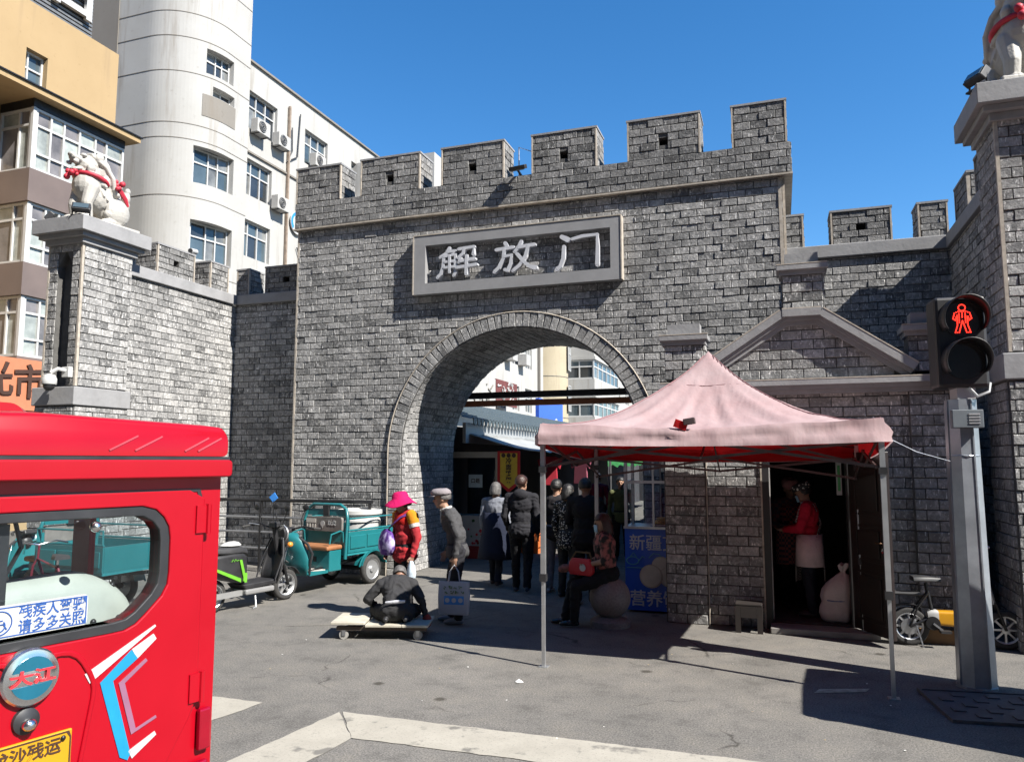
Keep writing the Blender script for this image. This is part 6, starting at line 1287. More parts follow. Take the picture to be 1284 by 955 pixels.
# local: front axle x=0, rear axle x=-1.22
wheel(sco, (0, 0, .215), .215, .095, ALU, 6, disc=False); wheel(sco, (-1.22, 0, .215), .215, .10, ALU, 6, disc=False)
for s in (-1, 1): MB().cyl((0, s * .075, .215), (-.14, s * .07, .66), .02, n=10).build('fork_leg', BLKMT, sco, smooth=40)
MB().lathe([(.05, -.012), (.09, -.012), (.09, .012), (.05, .012)], 20, (0, .05, .215), 'y').build('brake_disc', STEEL, sco)
rows = [[(.25 * math.cos(a), yy, .215 + .25 * math.sin(a)) for a in np.linspace(.5, 2.5, 12)] for yy in (-.065, 0, .065)]; MB().loft(rows, caps=False, closed=False).build('front_mudguard', BLKPL, sco, smooth=60, solid=.008)
rows = []
for z, x, hw, d in ((.28, -.30, .16, .03), (.45, -.25, .19, .06), (.65, -.20, .17, .08), (.80, -.17, .12, .07), (.88, -.16, .07, .05)): rows.append([(x + d * math.cos(a), hw * math.sin(a), z) for a in np.linspace(-1.6, 1.6, 13)])
MB().loft(rows, caps=False, closed=False).build('leg_shield', BLKPL, sco, smooth=60, solid=.03)
for s in (-1, 1): MB().tube([(-.16, s * .12, .88), (-.22, s * .20, .65), (-.34, s * .19, .34)], .012, 6).build('trim_bar', BLKPL, sco, smooth=40)
MB().tube([(-.14, 0, .66), (-.20, 0, .95), (-.22, 0, 1.02)], .035, 10).build('steering_column', BLKPL, sco, smooth=40)
MB().lathe([(0, .0), (.105, .0), (.11, .03), (.095, .06), (0, .06)], 24, (-.12, 0, .93), 'x').build('headlight', BLKPL, sco, smooth=40); MB().tube([(-.055, .10 * math.cos(a), .93 + .10 * math.sin(a)) for a in np.linspace(0, 6.28, 26)[:-1]], .012, 6, closed=True).build('headlight_ring', ALU, sco, smooth=50); MB().lathe([(0, 0), (.085, 0), (.085, .004), (0, .004)], 20, (-.058, 0, .93), 'x').build('lens', GLASS, sco)
MB().tube([(-.36, -.34, 1.05), (-.27, -.24, 1.08), (-.22, -.08, 1.02), (-.22, .08, 1.02), (-.27, .24, 1.08), (-.36, .34, 1.05)], .013, 7).build('handlebar', BLKMT, sco, smooth=40)
for s in (-1, 1): MB().cyl((-.36, s * .34, 1.05), (-.46, s * .38, 1.03), .019, n=8).build('grip', RUBBER, sco); MB().tube([(-.27, s * .22, 1.08), (-.25, s * .26, 1.2), (-.27, s * .30, 1.27)], .007, 5).build('mirror_stem', BLKMT, sco); MB().sph((-.27, s * .31, 1.30), (.012, .06, .045), 12, 8).build('mirror', BLKPL, sco, smooth=60); MB().tube([(-.30, s * .22, 1.06), (-.36, s * .36, 1.08)], .006, 5).build('brake_lever', ALU, sco)
MB().box(-.26, -.16, -.07, .07, 1.02, 1.10).build('display', BLKPL, sco, bevel=.015)
MB().prism([(-.28, .28), (-.80, .26), (-.86, .33), (-.30, .34)], -.17, .17).build('footboard', BLKPL, sco, bevel=.015); MB().box(-.82, -.34, -.19, .19, .19, .26).build('battery_tray', SGR, sco, bevel=.02)
rows = []
for x, z0, z1, hw in ((-.76, .34, .70, .12), (-.84, .34, .74, .16), (-1.0, .38, .75, .17), (-1.2, .48, .74, .16), (-1.42, .58, .74, .12), (-1.52, .64, .72, .06)): rows.append([(x, y, z) for y, z in rounded([(-hw, z0), (hw, z0), (hw * .95, z1), (-hw * .95, z1)], .05)])
MB().loft(rows).build('seat_body', BLKPL, sco, smooth=50)
rows = []
for x, z, hw in ((-.74, .74, .10), (-.85, .77, .15), (-1.05, .77, .16), (-1.3, .79, .15), (-1.5, .80, .10)): rows.append([(x, y, q) for y, q in rounded([(-hw, z - .03), (hw, z - .03), (hw * .85, z + .05), (-hw * .85, z + .05)], .03)])
MB().loft(rows).build('seat', M('seat_vinyl', (.028, .028, .03), .55, var=.2), sco, smooth=60)
for s in (-1, 1):
    MB().prism([(-.80, .36), (-.84, .36), (-.93, .66), (-.89, .66)], s * .168, s * .178).build('green_trim', GRNP, sco); MB().prism([(-.90, .37), (-1.40, .60), (-1.40, .635), (-.90, .42)], s * .168, s * .180).build('green_trim', GRNP, sco); MB().box(-.86, -.80, s * .165 - .012, s * .165 + .012, .38, .48).build('green_trim', GRNP, sco)
    MB().bar((-.80, s * .10, .22), (-1.22, s * .10, .215), .035, .07).build('swingarm', SGR, sco)
MB().tube([(-1.05, -.172, .645), (-1.03, -.172, .675), (-1.01, -.172, .645), (-.99, -.172, .675), (-.97, -.172, .65), (-.94, -.172, .66)], .005, 4).build('script_mark', GRNP, sco); MB().tube([(-.62, -.12, .2), (-.66, -.20, .02), (-.72, -.21, .01)], .012, 6).build('kickstand', ALU, sco)
MB().box(-1.50, -1.46, -.09, .09, .48, .56).build('tail_lamp', REDD, sco)
cl_ = MB(); rg = random.Random(8)
cl_.loft([[(-.92 + r * 1.5 * math.cos(a) * (1 + .2 * math.sin(3 * a)), r * math.sin(a), z) for a in np.linspace(0, 6.28, 13)[:-1]] for r, z in ((.08, .825), (.10, .84), (.07, .875), (.03, .89))]); co = cl_.build('white_cloth', WHITE, None, smooth=60); m_ = xf(sco); co.location = m_ @ Vector((0, 0, 0)); co.rotation_euler = (0, 0, sco.rotation_euler.z); tag(co, 'crumpled white cloth lying on the black scooter seat', 'cloth')
bt = thing('blue_tag', 'small blue diamond tag on stick above scooter handlebar', 'tag', tuple(m_ @ Vector((-.20, .05, 1.1)))); MB().cyl((0, 0, 0), (0, 0, .30), .006, n=5).build('stick', BLKMT, bt); MB().prism([(-.075, .34), (-.01, .27), (.07, .33), (.01, .41)], -.004, .004).build('card', M('tag_blue', (.05, .25, .70), .4), bt)

# yellow folding e-bike behind the tent leg
YELP = M('yellow_paint', (.42, .20, .006), .35, coat=.3, var=.05)
eb = thing('electric_bicycle', 'small yellow and white electric bicycle beside gatehouse door', 'bicycle', (1.24, 9.36, 0), R(6))
wheel(eb, (0, 0, .20), .20, .055, ALU, 8, disc=False); wheel(eb, (.92, 0, .20), .20, .055, ALU, 8, disc=False); MB().lathe([(.02, -.035), (.085, -.03), (.085, .03), (.02, .035)], 20, (0, 0, .20), 'y').build('hub_motor', STEEL, eb, smooth=40)
rows = []
for x, z, h, w_ in ((.20, .30, .05, .05), (.26, .30, .075, .06), (.42, .295, .08, .065), (.60, .30, .075, .06), (.74, .34, .06, .05)): rows.append([(x, y, q) for y, q in rounded([(-w_, z - h), (w_, z - h), (w_, z + h), (-w_, z + h)], .035)])
MB().loft(rows[1:]).build('battery_tube', YELP, eb, smooth=50); MB().loft([[(x - .0, p[1] * 1.04, .30 + (p[2] - .30) * 1.04) for p in r] for x, r in ((.18, rows[0]), (.22, rows[1]), (.28, rows[2]))]).build('tube_cap', WPL, eb, smooth=50)
for s in (-1, 1): MB().tube([(0, s * .045, .20), (.14, s * .045, .27), (.24, s * .03, .30)], .015, 6).tube([(0, s * .05, .20), (.08, s * .05, .40), (.20, s * .03, .56)], .010, 6).build('rear_stay', BLKMT, eb, smooth=40); MB().cyl((.92, s * .04, .20), (.83, s * .04, .48), .015, n=8).build('fork_leg', BLKMT, eb)
MB().tube([(.24, 0, .32), (.20, 0, .55), (.185, 0, .66)], .019, 8).build('seat_post', BLKMT, eb); rows = []
for x, hw, z in ((.05, .10, .70), (.12, .105, .705), (.22, .07, .70), (.33, .03, .69)): rows.append([(x, y, q) for y, q in rounded([(-hw, z - .025), (hw, z - .025), (hw * .8, z + .025), (-hw * .8, z + .025)], .02)])
MB().loft(rows).build('saddle', MATS['seat_vinyl'], eb, smooth=60)
MB().obox((-.05, 0, .545), (.34, .13, .035)).build('rear_rack_seat', MATS['seat_vinyl'], eb, bevel=.014); MB().box(-.24, -.20, -.06, .06, .56, .72).build('rack_backrest', MATS['seat_vinyl'], eb, bevel=.014); MB().tube([(-.18, 0, .53), (.10, 0, .53)], .012, 6).build('rack', BLKMT, eb)
MB().tube([(.83, 0, .46), (.77, 0, .75), (.73, 0, .98), (.72, 0, 1.0)], .02, 8).build('stem', STEEL, eb, smooth=40); MB().tube([(.56, -.27, 1.02), (.66, -.16, 1.03), (.72, 0, 1.01), (.66, .16, 1.03), (.56, .27, 1.02)], .011, 7).build('handlebar', BLKMT, eb, smooth=40); MB().sph((.74, -.05, 1.05), (.07, .05, .025), 12, 8).build('meter', M('meter_pink', (.65, .5, .52), .4), eb, smooth=60)
for s in (-1, 1): MB().cyl((.56, s * .27, 1.02), (.47, s * .30, 1.01), .017, n=8).build('grip', RUBBER, eb)
MB().lathe([(.02, -.008), (.07, -.008), (.07, .008), (.02, .008)], 18, (.22, -.07, .25), 'y').build('chainring', BLKMT, eb); MB().bar((.22, -.085, .25), (.31, -.085, .18), .012, .02).bar((.22, .085, .25), (.13, .085, .32), .012, .02).build('crank', STEEL, eb); MB().box(.27, .37, -.16, -.09, .165, .19).build('pedal', BLKPL, eb); MB().tube([(.06, -.06, .22), (.10, -.13, .01)], .008, 5).tube([(.06, .06, .22), (.10, .13, .01)], .008, 5).build('kickstand', STEEL, eb)
rows = [[(.235 * math.cos(a), yy, .20 + .235 * math.sin(a)) for a in np.linspace(.6, 2.9, 12)] for yy in (-.035, .035)]; MB().loft(rows, caps=False, closed=False).build('mudguard', BLKPL, eb, solid=.005)
# bicycle seen through the red tricycle's window
bi = thing('bicycle', 'old maroon bicycle seen through the red tricycle window', 'bicycle', (-7.55, 6.62, 0), R(160)); MAR = M('maroon_paint', (.12, .015, .03), .4)
for x in (0, 1.04): wheel(bi, (x, 0, .33), .33, .04, ALU, 20, disc=False)
MB().tube([(0, 0, .33), (.42, 0, .30), (.32, 0, .78), (0, 0, .33)], .014, 7).tube([(.42, 0, .30), (.90, 0, .80), (.34, 0, .74)], .016, 7).tube([(1.04, .04, .33), (.92, .04, .72), (.90, 0, .80), (.88, 0, .95)], .014, 7).build('frame', MAR, bi, smooth=40)
MB().tube([(.74, -.26, .98), (.86, -.18, 1.0), (.90, 0, .96), (.86, .18, 1.0), (.74, .26, .98)], .011, 7).build('handlebar', CHROME, bi, smooth=40); MB().loft([[(x, y, z) for y, z in rounded([(-h, .84), (h, .84), (h * .8, .89), (-h * .8, .89)], .02)] for x, h in ((.18, .09), (.28, .09), (.42, .03))]).build('saddle', MATS['seat_vinyl'], bi, smooth=60); MB().cyl((.32, 0, .76), (.30, 0, .86), .013, n=7).build('seat_post', CHROME, bi)
MB().lathe([(.02, -.01), (.09, -.01), (.09, .01), (.02, .01)], 20, (.42, -.05, .30), 'y').build('chainring', STEEL, bi); MB().bar((.42, -.07, .30), (.50, -.07, .16), .012, .02).bar((.42, .07, .30), (.34, .07, .44), .012, .02).build('crank', STEEL, bi)
# ---------------------------------------------------------------- people
SKIN = M('skin', (.27, .155, .105), .55, var=.08, scale=10); SKIN2 = M('skin_tan', (.22, .115, .075), .55, var=.08, scale=10)
HAIRB = M('hair_black', (.012, .011, .011), .5, var=.3, bump=.4, bscale=60); HAIRG = M('hair_grey', (.085, .08, .078), .6, var=.4, scale=30, bump=.4, bscale=60); HAIRR = M('hair_brown', (.035, .014, .010), .45, var=.3, bump=.4, bscale=60)
def fabric(name, c, var=.12, rough=.85, bump=.35): return M(name, c, rough, var=var, scale=9, bump=bump, bscale=28, spec=.2)
def pattern(name, a, b, scale, kind='dots'):
    m = bpy.data.materials.new(name); m.use_nodes = True; t = m.node_tree; n = t.nodes; L = t.links; bs = n['Principled BSDF']; bs.inputs['Roughness'].default_value = .85
    tc = n.new('ShaderNodeTexCoord')
    if kind == 'check':
        x = n.new('ShaderNodeTexChecker'); x.inputs['Scale'].default_value = scale; x.inputs['Color1'].default_value = (*a, 1); x.inputs['Color2'].default_value = (*b, 1); L.new(tc.outputs['Object'], x.inputs['Vector']); L.new(x.outputs[0], bs.inputs['Base Color'])
    else:
        x = n.new('ShaderNodeTexVoronoi') if kind == 'dots' else n.new('ShaderNodeTexNoise'); x.inputs['Scale'].default_value = scale; L.new(tc.outputs['Object'], x.inputs['Vector'])
        r = n.new('ShaderNodeValToRGB'); r.color_ramp.elements[0].color = (*b, 1); r.color_ramp.elements[1].color = (*a, 1); r.color_ramp.elements[0].position = .30 if kind == 'dots' else .40; r.color_ramp.elements[1].position = .36 if kind == 'dots' else .55
        L.new(x.outputs['Distance'] if kind == 'dots' else x.outputs['Fac'], r.inputs[0]); L.new(r.outputs[0], bs.inputs['Base Color'])
    MATS[name] = m; return m
BASE = dict(pel=(0, 0, .95), belly=(0, -.01, 1.10), chest=(0, .0, 1.29), neck=(0, .0, 1.45), head=(0, -.02, 1.59),
            shL=(.185, 0, 1.39), shR=(-.185, 0, 1.39), elL=(.235, .03, 1.12), elR=(-.235, .03, 1.12), wrL=(.235, -.05, .88), wrR=(-.235, -.05, .88),
            hipL=(.095, 0, .90), hipR=(-.095, 0, .90), knL=(.105, -.02, .50), knR=(-.105, -.02, .50), anL=(.11, .03, .09), anR=(-.11, .03, .09))
def person(label, loc, rz, H, mats, J=None, hyaw=0, hpitch=0, female=False, sleeve='top', fat=1.0, leg=1.0, hem=0.0, toes=None, handdir=None, hair=None, hairlen=0.0, fingers=.35, voxel=.012, noseless=False, group='people around the gate', toe=None, kneel=False):
    t = thing('person', label, 'person', loc, rz, group=group); s = H / 1.70
    j = {k: Vector(v) for k, v in BASE.items()}
    if J: j.update({k: Vector(v) for k, v in J.items()})
    j = {k: v * s for k, v in j.items()}; P = []
    cap = lambda a, ra, b, rb, tg: P.append(('cap', tuple(a), ra * s, tuple(b), rb * s, tg)); ell = lambda c, r, m, tg: P.append(('ell', tuple(c), tuple(x * s for x in r), m, tg))
    sl = (j['shL'] - j['shR']).normalized(); hl = (j['hipL'] - j['hipR']).normalized(); upt = (j['chest'] - j['belly']).normalized(); upb = (j['belly'] - j['pel']).normalized()
    mC = rotm(sl, upt); mB = rotm((sl + hl) / 2, upb); mP = rotm(hl, upb); f = fat; sw = .93 if female else 1.0
    ell(j['pel'], (.165 * f * (1.05 if female else 1), .125 * f, .135), mP, 'pants'); ell(j['belly'], (.152 * f, .118 * f, .165), mB, 'top'); ell(j['chest'], (.178 * sw * f, .122 * f, .18), mC, 'top')
    ell(j['chest'] + upt * .09 * s, (.165 * sw * f, .095 * f, .085), mC, 'top')
    if hem > 0:
        for k, (dz, w_) in enumerate(((0, 1.04), (-.5, 1.06), (-1, 1.08))): ell(j['pel'] + upb * hem * dz * s, (.172 * f * w_, .132 * f * w_, .09), mP, 'top')
    for q in 'LR':
        sg = 1 if q == 'L' else -1
        cap(j['chest'] + upt * .10 * s + sl * sg * .06 * s, .085 * f, j['sh' + q], .066 * f, 'top'); cap(j['sh' + q], .064 * f, j['el' + q], .050 * f, 'top')
        cap(j['el' + q], .046 * f if sleeve == 'top' else .042, j['wr' + q], .036 if sleeve == 'top' else .028, sleeve)
        # hand: palm, four fingers of two joints, thumb
        fd = (j['wr' + q] - j['el' + q]).normalized()
        if handdir and q in handdir: fd = Vector(handdir[q]).normalized()
        side = (Vector((0, -1, 0)) - fd * Vector((0, -1, 0)).dot(fd)); side = side.normalized() if side.length > .2 else Vector((1, 0, 0)); nrm = fd.cross(side).normalized() * (-sg)
        pc = j['wr' + q] + fd * .055 * s; ell(pc, (.020, .040, .050), Matrix((nrm, side, fd)).transposed(), 'skin'); cap(j['wr' + q], .026, pc, .026, 'skin')
        cv = -nrm if nrm.dot(-sl * sg) < 0 else nrm
        for i, ln in enumerate((.070, .080, .074, .058)):
            b0 = pc + side * (.030 - i * .020) * s + fd * .040 * s; m1 = b0 + (fd + cv * fingers).normalized() * ln * .55 * s; m2 = m1 + (fd + cv * fingers * 2.6).normalized() * ln * .5 * s; cap(b0, .0095, m1, .009, 'skin'); cap(m1, .009, m2, .0075, 'skin')
        tb = pc + side * .034 * s - fd * .015 * s; tm = tb + (side * .8 + fd).normalized() * .035 * s; cap(tb, .012, tm, .011, 'skin'); cap(tm, .011, tm + (fd + cv * .5).normalized() * .03 * s, .009, 'skin')
        cap(j['hip' + q], .098 * leg, j['kn' + q], .070 * leg, 'pants'); cap(j['kn' + q], .068 * leg, j['an' + q], .052 * leg, 'pants')
        td = Vector((0, -1, 0)) if not (toe and q in toe) else Vector(toe[q]).normalized()
        a = j['an' + q]; hz = -.045 * s; cap(a, .042, a + Vector((0, 0, hz * .6)), .042, 'shoe')
        if not kneel:
            dn = Vector((0, 0, -.05 * s)); cap(a + dn - td * .03 * s, .036, a + dn + td * .10 * s, .036, 'shoe'); cap(a + dn + td * .10 * s, .038, a + dn + td * .165 * s + Vector((0, 0, -.008 * s)), .028, 'shoe')
        else: cap(a, .038, a + td * .16 * s, .032, 'shoe')
    hm = Euler((hpitch, 0, hyaw)).to_matrix(); hd = j['head']; hp = lambda x, y, z: hd + hm @ (Vector((x, y, z)) * s)
    cap(j['neck'] - (j['neck'] - j['chest']).normalized() * .06 * s, .058, hp(0, .015, -.06), .050, 'skin')
    ell(hp(0, .008, .025), (.076, .095, .090), hm, 'skin'); ell(hp(0, -.022, -.045), (.060, .068, .078), hm, 'skin'); ell(hp(0, -.055, -.092), (.030, .028, .022), hm, 'skin')
    cap(hp(0, -.088, .012), .011, hp(0, -.108, -.022), .015, 'skin'); cap(hp(-.018, -.088, -.058), .009, hp(.018, -.088, -.058), .009, 'skin'); cap(hp(-.035, -.086, .030), .010, hp(.035, -.086, .030), .010, 'skin')
    for sg in (-1, 1): ell(hp(sg * .077, .012, -.008), (.012, .022, .032), hm, 'skin')
    organic('body', P, mats, t, voxel * s, 2, .45, wrinkle=1.0)
    ey = MB()
    for sg in (-1, 1): c = hp(sg * .030, -.088, .010); ey.sph(c, .0105 * s, 8, 6)
    ey.build('eyes', HAIRB, t, smooth=60); lp = MB(); lp.tube([hp(-.022, -.0935, -.058), hp(0, -.099, -.057), hp(.022, -.0935, -.058)], .0045 * s, 6); lp.build('lips', M('lips', (.38, .14, .12), .5), t, smooth=60)
    if hair:
        hb = MB(); nu, nv = 28, 20; vs = []; fs = []; rg = random.Random(hash(label) % 999 if False else len(label))
        for i in range(nv + 1):
            th = math.pi * i / nv * (.62 + .0)
            for k in range(nu):
                a = 2 * math.pi * k / nu; front = -math.sin(a)          # +1 at face (-y)
                lim = th
                x, y, z = .086 * math.sin(lim) * math.cos(a), .108 * math.sin(lim) * math.sin(a) + .012, .104 * math.cos(lim) + .03
                dep = i / nv
                if dep > .45 and front > .15: y = max(y, -.085 + (dep - .45) * .02); x *= 1.0; z = max(z, .055)
                elif dep > .5:
                    z -= (dep - .5) * 2 * (hairlen * (1 if front < .3 else .8)); k2 = 1 + .25 * (dep - .5) * (1 if hairlen > .05 else 0); x *= k2; y = y * k2 if y > 0 else y
                jit = 1 + .05 * mnoise.noise(Vector((x * 38, y * 38, z * 16 + len(label)))) + .03 * mnoise.noise(Vector((x * 90, y * 90, z * 25))); vs.append(hp(x * jit, y * jit, z))
        for i in range(nv):
            for k in range(nu): fs.append((i * nu + k, i * nu + (k + 1) % nu, (i + 1) * nu + (k + 1) % nu, (i + 1) * nu + k))
        hb.add(vs, fs); hb.build('hair', hair, t, smooth=70, solid=.010 * s)
    t_hp = hp
    return t, j, hp, s
def strap(parent, pts, w_, mat, name='strap'): return MB().tube(pts, w_, 6, flat=.35).build(name, mat, parent, smooth=60)
def tote(parent_thing, mat): pass
# --- woman in the pink bucket hat
m1 = dict(top=pattern('maroon_jacket', (.26, .008, .014), (.34, .012, .018), 5, 'noise'), skin=SKIN2, pants=fabric('black_trousers', (.012, .012, .014)), shoe=BLKPL)
t, j, hp, s = person('person in magenta bucket hat and maroon jacket carrying purple bag', (-4.50, 8.82, 0), R(-30), 1.54, m1,
    dict(head=(-.01, -.06, 1.575), elR=(-.26, .02, 1.12), wrR=(-.21, -.13, .92), elL=(.27, .02, 1.12), wrL=(.27, -.05, .88)), hyaw=R(-28), hpitch=R(22), female=True, fat=1.12, leg=1.02, hem=.10, hair=HAIRB, hairlen=.06)
PK = fabric('magenta_felt', (.42, .006, .085), .08); hm_ = Euler((R(8), 0, R(-28))).to_matrix()
rows = []
for r, z in ((.02, .128), (.07, .122), (.098, .09), (.106, .045), (.118, .028), (.16, -.01), (.20, -.045), (.205, -.055)): rows.append([hp(0, 0, .03) + hm_ @ (Vector((r * math.cos(a), r * 1.08 * math.sin(a), z + (.018 * math.sin(3 * a) if r > .15 else 0))) * s) for a in np.linspace(0, 6.283, 29)[:-1]])
MB().loft(rows, caps=False).build('bucket_hat', PK, t, smooth=60, solid=.008)
YL = fabric('yellow_panel', (.45, .18, .01)); WL = fabric('white_panel', (.42, .41, .40)); RL = fabric('red_panel', (.33, .01, .008))
for q, sg in (('L', 1), ('R', -1)):
    a, b = j['sh' + q], j['el' + q]; MB().tube([a + Vector((-sg * .05, 0, .035)), a + Vector((0, 0, .01)), a.lerp(b, .34)], [.070 * s, .086 * s, .074 * s], 14).build('shoulder_panel', YL, t, smooth=60); MB().tube([a.lerp(b, .34), a.lerp(b, .52)], [.075 * s, .071 * s], 14).build('sleeve_panel', WL if q == 'L' else YL, t, smooth=60)
MB().sph(j['chest'] + Vector((0, -.035, .04)) * s, (.165 * s, .118 * s, .12 * s), 18, 12).build('chest_panel', RL, t, smooth=60)
PUR = pattern('purple_bag', (.08, .025, .20), (.55, .48, .75), 9, 'noise'); rows = []
for z, w_, d in ((-.02, .11, .045), (.06, .16, .075), (.16, .165, .07), (.26, .12, .04), (.30, .05, .02)): rows.append([(-.17 + w_ * math.cos(a), -.16 + d * math.sin(a), .80 + z) for a in np.linspace(0, 6.283, 19)[:-1]])
MB().loft(rows).build('shoulder_bag', PUR, t, smooth=60); strap(t, [(-.16, -.16, 1.08), (-.06, -.15, 1.16), (.08, -.12, 1.26), (.13, -.03, 1.30), (.08, .10, 1.24), (-.10, .13, 1.0)], .022, fabric('purple_strap', (.10, .03, .16)))
PB = M('pale_plastic_bag', (.50, .58, .66), .35, var=.12, bump=.4, bscale=20); rows = []
for z, w_, d in ((0, .06, .05), (.06, .075, .05), (.15, .05, .035), (.20, .02, .02)): rows.append([(j['wrL'].x + .02 + w_ * math.cos(a) * (1 + .15 * math.sin(3 * a)), j['wrL'].y - .03 + d * math.sin(a), j['wrL'].z - .26 + z) for a in np.linspace(0, 6.283, 15)[:-1]])
bg_ = MB().loft(rows).build('plastic_bag', PB, None, smooth=60); bg_.location = t.location; bg_.rotation_euler = t.rotation_euler; tag(bg_, 'small pale plastic bag hanging from hand of person in magenta hat', 'bag')
# --- old man with flat cap and tote bag
m2 = dict(top=fabric('charcoal_cardigan', (.055, .055, .058)), skin=SKIN, pants=fabric('dark_trousers', (.018, .018, .022)), shoe=M('grey_sneaker', (.16, .17, .20), .7, var=.2))
t, j, hp, s = person('elderly person in flat cap and charcoal cardigan holding white tote', (-3.80, 8.80, 0), R(-72), 1.63, m2,
    dict(pel=(0, .025, .93), belly=(0, .01, 1.08), chest=(0, -.05, 1.26), neck=(0, -.12, 1.42), head=(0, -.18, 1.55), shL=(.175, -.06, 1.36), shR=(-.175, -.06, 1.36), elL=(.24, .06, 1.10), wrL=(.23, .02, .86), elR=(-.23, -.01, 1.10), wrR=(-.21, -.12, .88), hipL=(.095, .04, .90), hipR=(-.095, .04, .90), knL=(.10, 0, .49), knR=(-.10, -.05, .49), anL=(.105, .06, .09), anR=(-.105, -.04, .09)), hpitch=R(4), fat=1.02, leg=1.05, hem=.06, hair=HAIRG)
CAPM = fabric('cap_grey', (.20, .18, .19)); rows = []
for r, z, dy in ((.02, .135, -.01), (.075, .13, -.012), (.105, .105, -.012), (.112, .075, -.008), (.098, .052, 0)): rows.append([hp(r * math.cos(a), r * 1.18 * math.sin(a) + dy, z) for a in np.linspace(0, 6.283, 25)[:-1]])
MB().loft(rows, caps=False).build('flat_cap', CAPM, t, smooth=60, solid=.008); MB().loft([[hp(.075 * math.sin(a) * k, -.095 * math.cos(a) * k - .02 * (k > 1), .062 - .02 * (k > 1)) for a in np.linspace(-1.1, 1.1, 11)] for k in (1.0, 1.55)], caps=False, closed=False).build('cap_peak', CAPM, t, smooth=60, solid=.008)
MB().tube([j['neck'] + Vector((.056 * math.cos(a), .056 * math.sin(a), .01 - .02 * math.sin(-a))) * s for a in np.linspace(0, 6.283, 17)[:-1]], .020 * s, 7, closed=True).build('shirt_collar', WHITE, t, smooth=60); MB().prism([(-.03, 1.36), (.03, 1.36), (0, 1.20)], -.19, -.175).build('shirt_front', WHITE, t)
hand = xf(t) @ (j['wrL'] + Vector((0, -.01, -.10)))
tb = thing('tote_bag', 'white printed fabric tote bag held by person in flat cap', 'bag', (hand.x, hand.y, hand.z - .58), R(10)); TW = M('white_tote', (.38, .38, .41), .7, var=.06, bump=.3, bscale=14)
MB().loft([[(x * q, y * d, z) for x, y in rounded([(-.185, -.05), (.185, -.05), (.185, .05), (-.185, .05)], .03)] for z, q, d in ((0, .95, .8), (.03, 1.0, 1.0), (.22, 1.03, .9), (.38, 1.0, .35))]).build('bag', TW, tb, smooth=40)
for y in (-.015, .015): MB().tube([(-.07, y, .37), (-.05, y, .50), (0, y * .4, .575), (.05, y, .50), (.07, y, .37)], .010, 6, flat=.4).build('handle', TW, tb, smooth=60)
TG = M('tote_green', (.10, .16, .04), .6); TBL = M('tote_blue', (.05, .22, .55), .6); fo = lambda x0, x1, z0, z1, m: MB().add([(x0, -.0502 if z0 < .25 else -.042, z0), (x1, -.0502 if z0 < .25 else -.042, z0), (x1, -.047 if z1 < .3 else -.034, z1), (x0, -.047 if z1 < .3 else -.034, z1)], [(0, 1, 2, 3)]).build('print', m, tb)
fo(-.11, .13, .12, .22, TBL)
rg = random.Random(12)
for z_, y_, n_ in ((.315, -.0445, 4), (.258, -.0495, 4)):
    for q in range(n_):
        gl_ = MB(); x_ = -.10 + q * .062 + (.02 if z_ < .3 else 0)
        for w_ in range(5): ax, az = x_ + rg.uniform(-.02, .02), z_ + rg.uniform(-.018, .018); bx_, bz = (x_ + rg.uniform(-.022, .022), az) if w_ % 2 else (ax, z_ + rg.uniform(-.02, .02)); gl_.tube([(ax, y_, az), (bx_ + .004, y_, bz + .003)], .006, 4)
        gl_.build('lettering', TG, tb)
for q in range(3): MB().lathe([(0, -.055), (.028, -.055), (.028, -.052), (0, -.052)], 12, (-.07 + q * .08, 0, .17), 'y').build('print', WHITE, tb)
# --- person kneeling on the wheeled board
m3 = dict(top=fabric('black_jacket', (.030, .030, .032)), skin=SKIN2, pants=fabric('dark_slacks', (.024, .025, .026)), shoe=BLKPL)
cart = thing('wheeled_board', 'low white plank board on casters carrying the kneeling person', 'cart', (-4.27, 7.92, 0), R(17)); PLK = M('worn_white_plank', (.40, .375, .31), .75, var=.2, dirt=.5)
for k, (x0, x1, z) in enumerate(((-.56, -.18, .165), (-.18, .22, .14), (.22, .52, .14))): MB().box(x0 + .004, x1, -.26, .26, z, z + .03).build('plank', PLK, cart, bevel=.006)
MB().box(-.50, .50, -.22, -.17, .10, .139).box(-.50, .50, .17, .22, .10, .139).build('batten', M('dark_batten', (.08, .06, .045), .8), cart)
for x in (-.42, .40):
    for y in (-.19, .19): c = MB().cyl((x, y - .02, .05), (x, y + .02, .05), .05, n=16).build('caster', M('caster_wheel', (.30, .29, .27), .5), cart, smooth=40); MB().box(x - .02, x + .02, y - .03, y - .024, .04, .10).box(x - .02, x + .02, y + .024, y + .03, .04, .10).box(x - .03, x + .03, y - .03, y + .03, .098, .104).build('caster_fork', STEEL, c)
t, j, hp, s = person('person in black jacket kneeling bent forward on wheeled board, seen from behind', tuple(xf(cart) @ Vector((.12, .0, .165))), R(206), 1.54, m3,
    dict(pel=(0, .13, .15), belly=(0, .06, .26), chest=(0, -.07, .38), neck=(-.02, -.17, .46), head=(-.03, -.27, .50), shL=(.19, -.09, .43), shR=(-.19, -.09, .43), elL=(.36, -.10, .24), wrL=(.27, -.30, .14), elR=(-.31, -.02, .24), wrR=(-.36, -.02, .05), hipL=(.11, .10, .12), hipR=(-.11, .10, .12), knL=(.27, -.20, .09), knR=(-.25, -.20, .09), anL=(.12, .12, .05), anR=(-.12, .13, .05)), hpitch=R(48), fat=1.10, leg=1.05, hem=.03, kneel=True, toe=dict(L=(0, 1, .1), R=(0, 1, .1)), hair=HAIRG, handdir=dict(L=(-.2, -.9, -.3), R=(-.1, -.2, -1)))
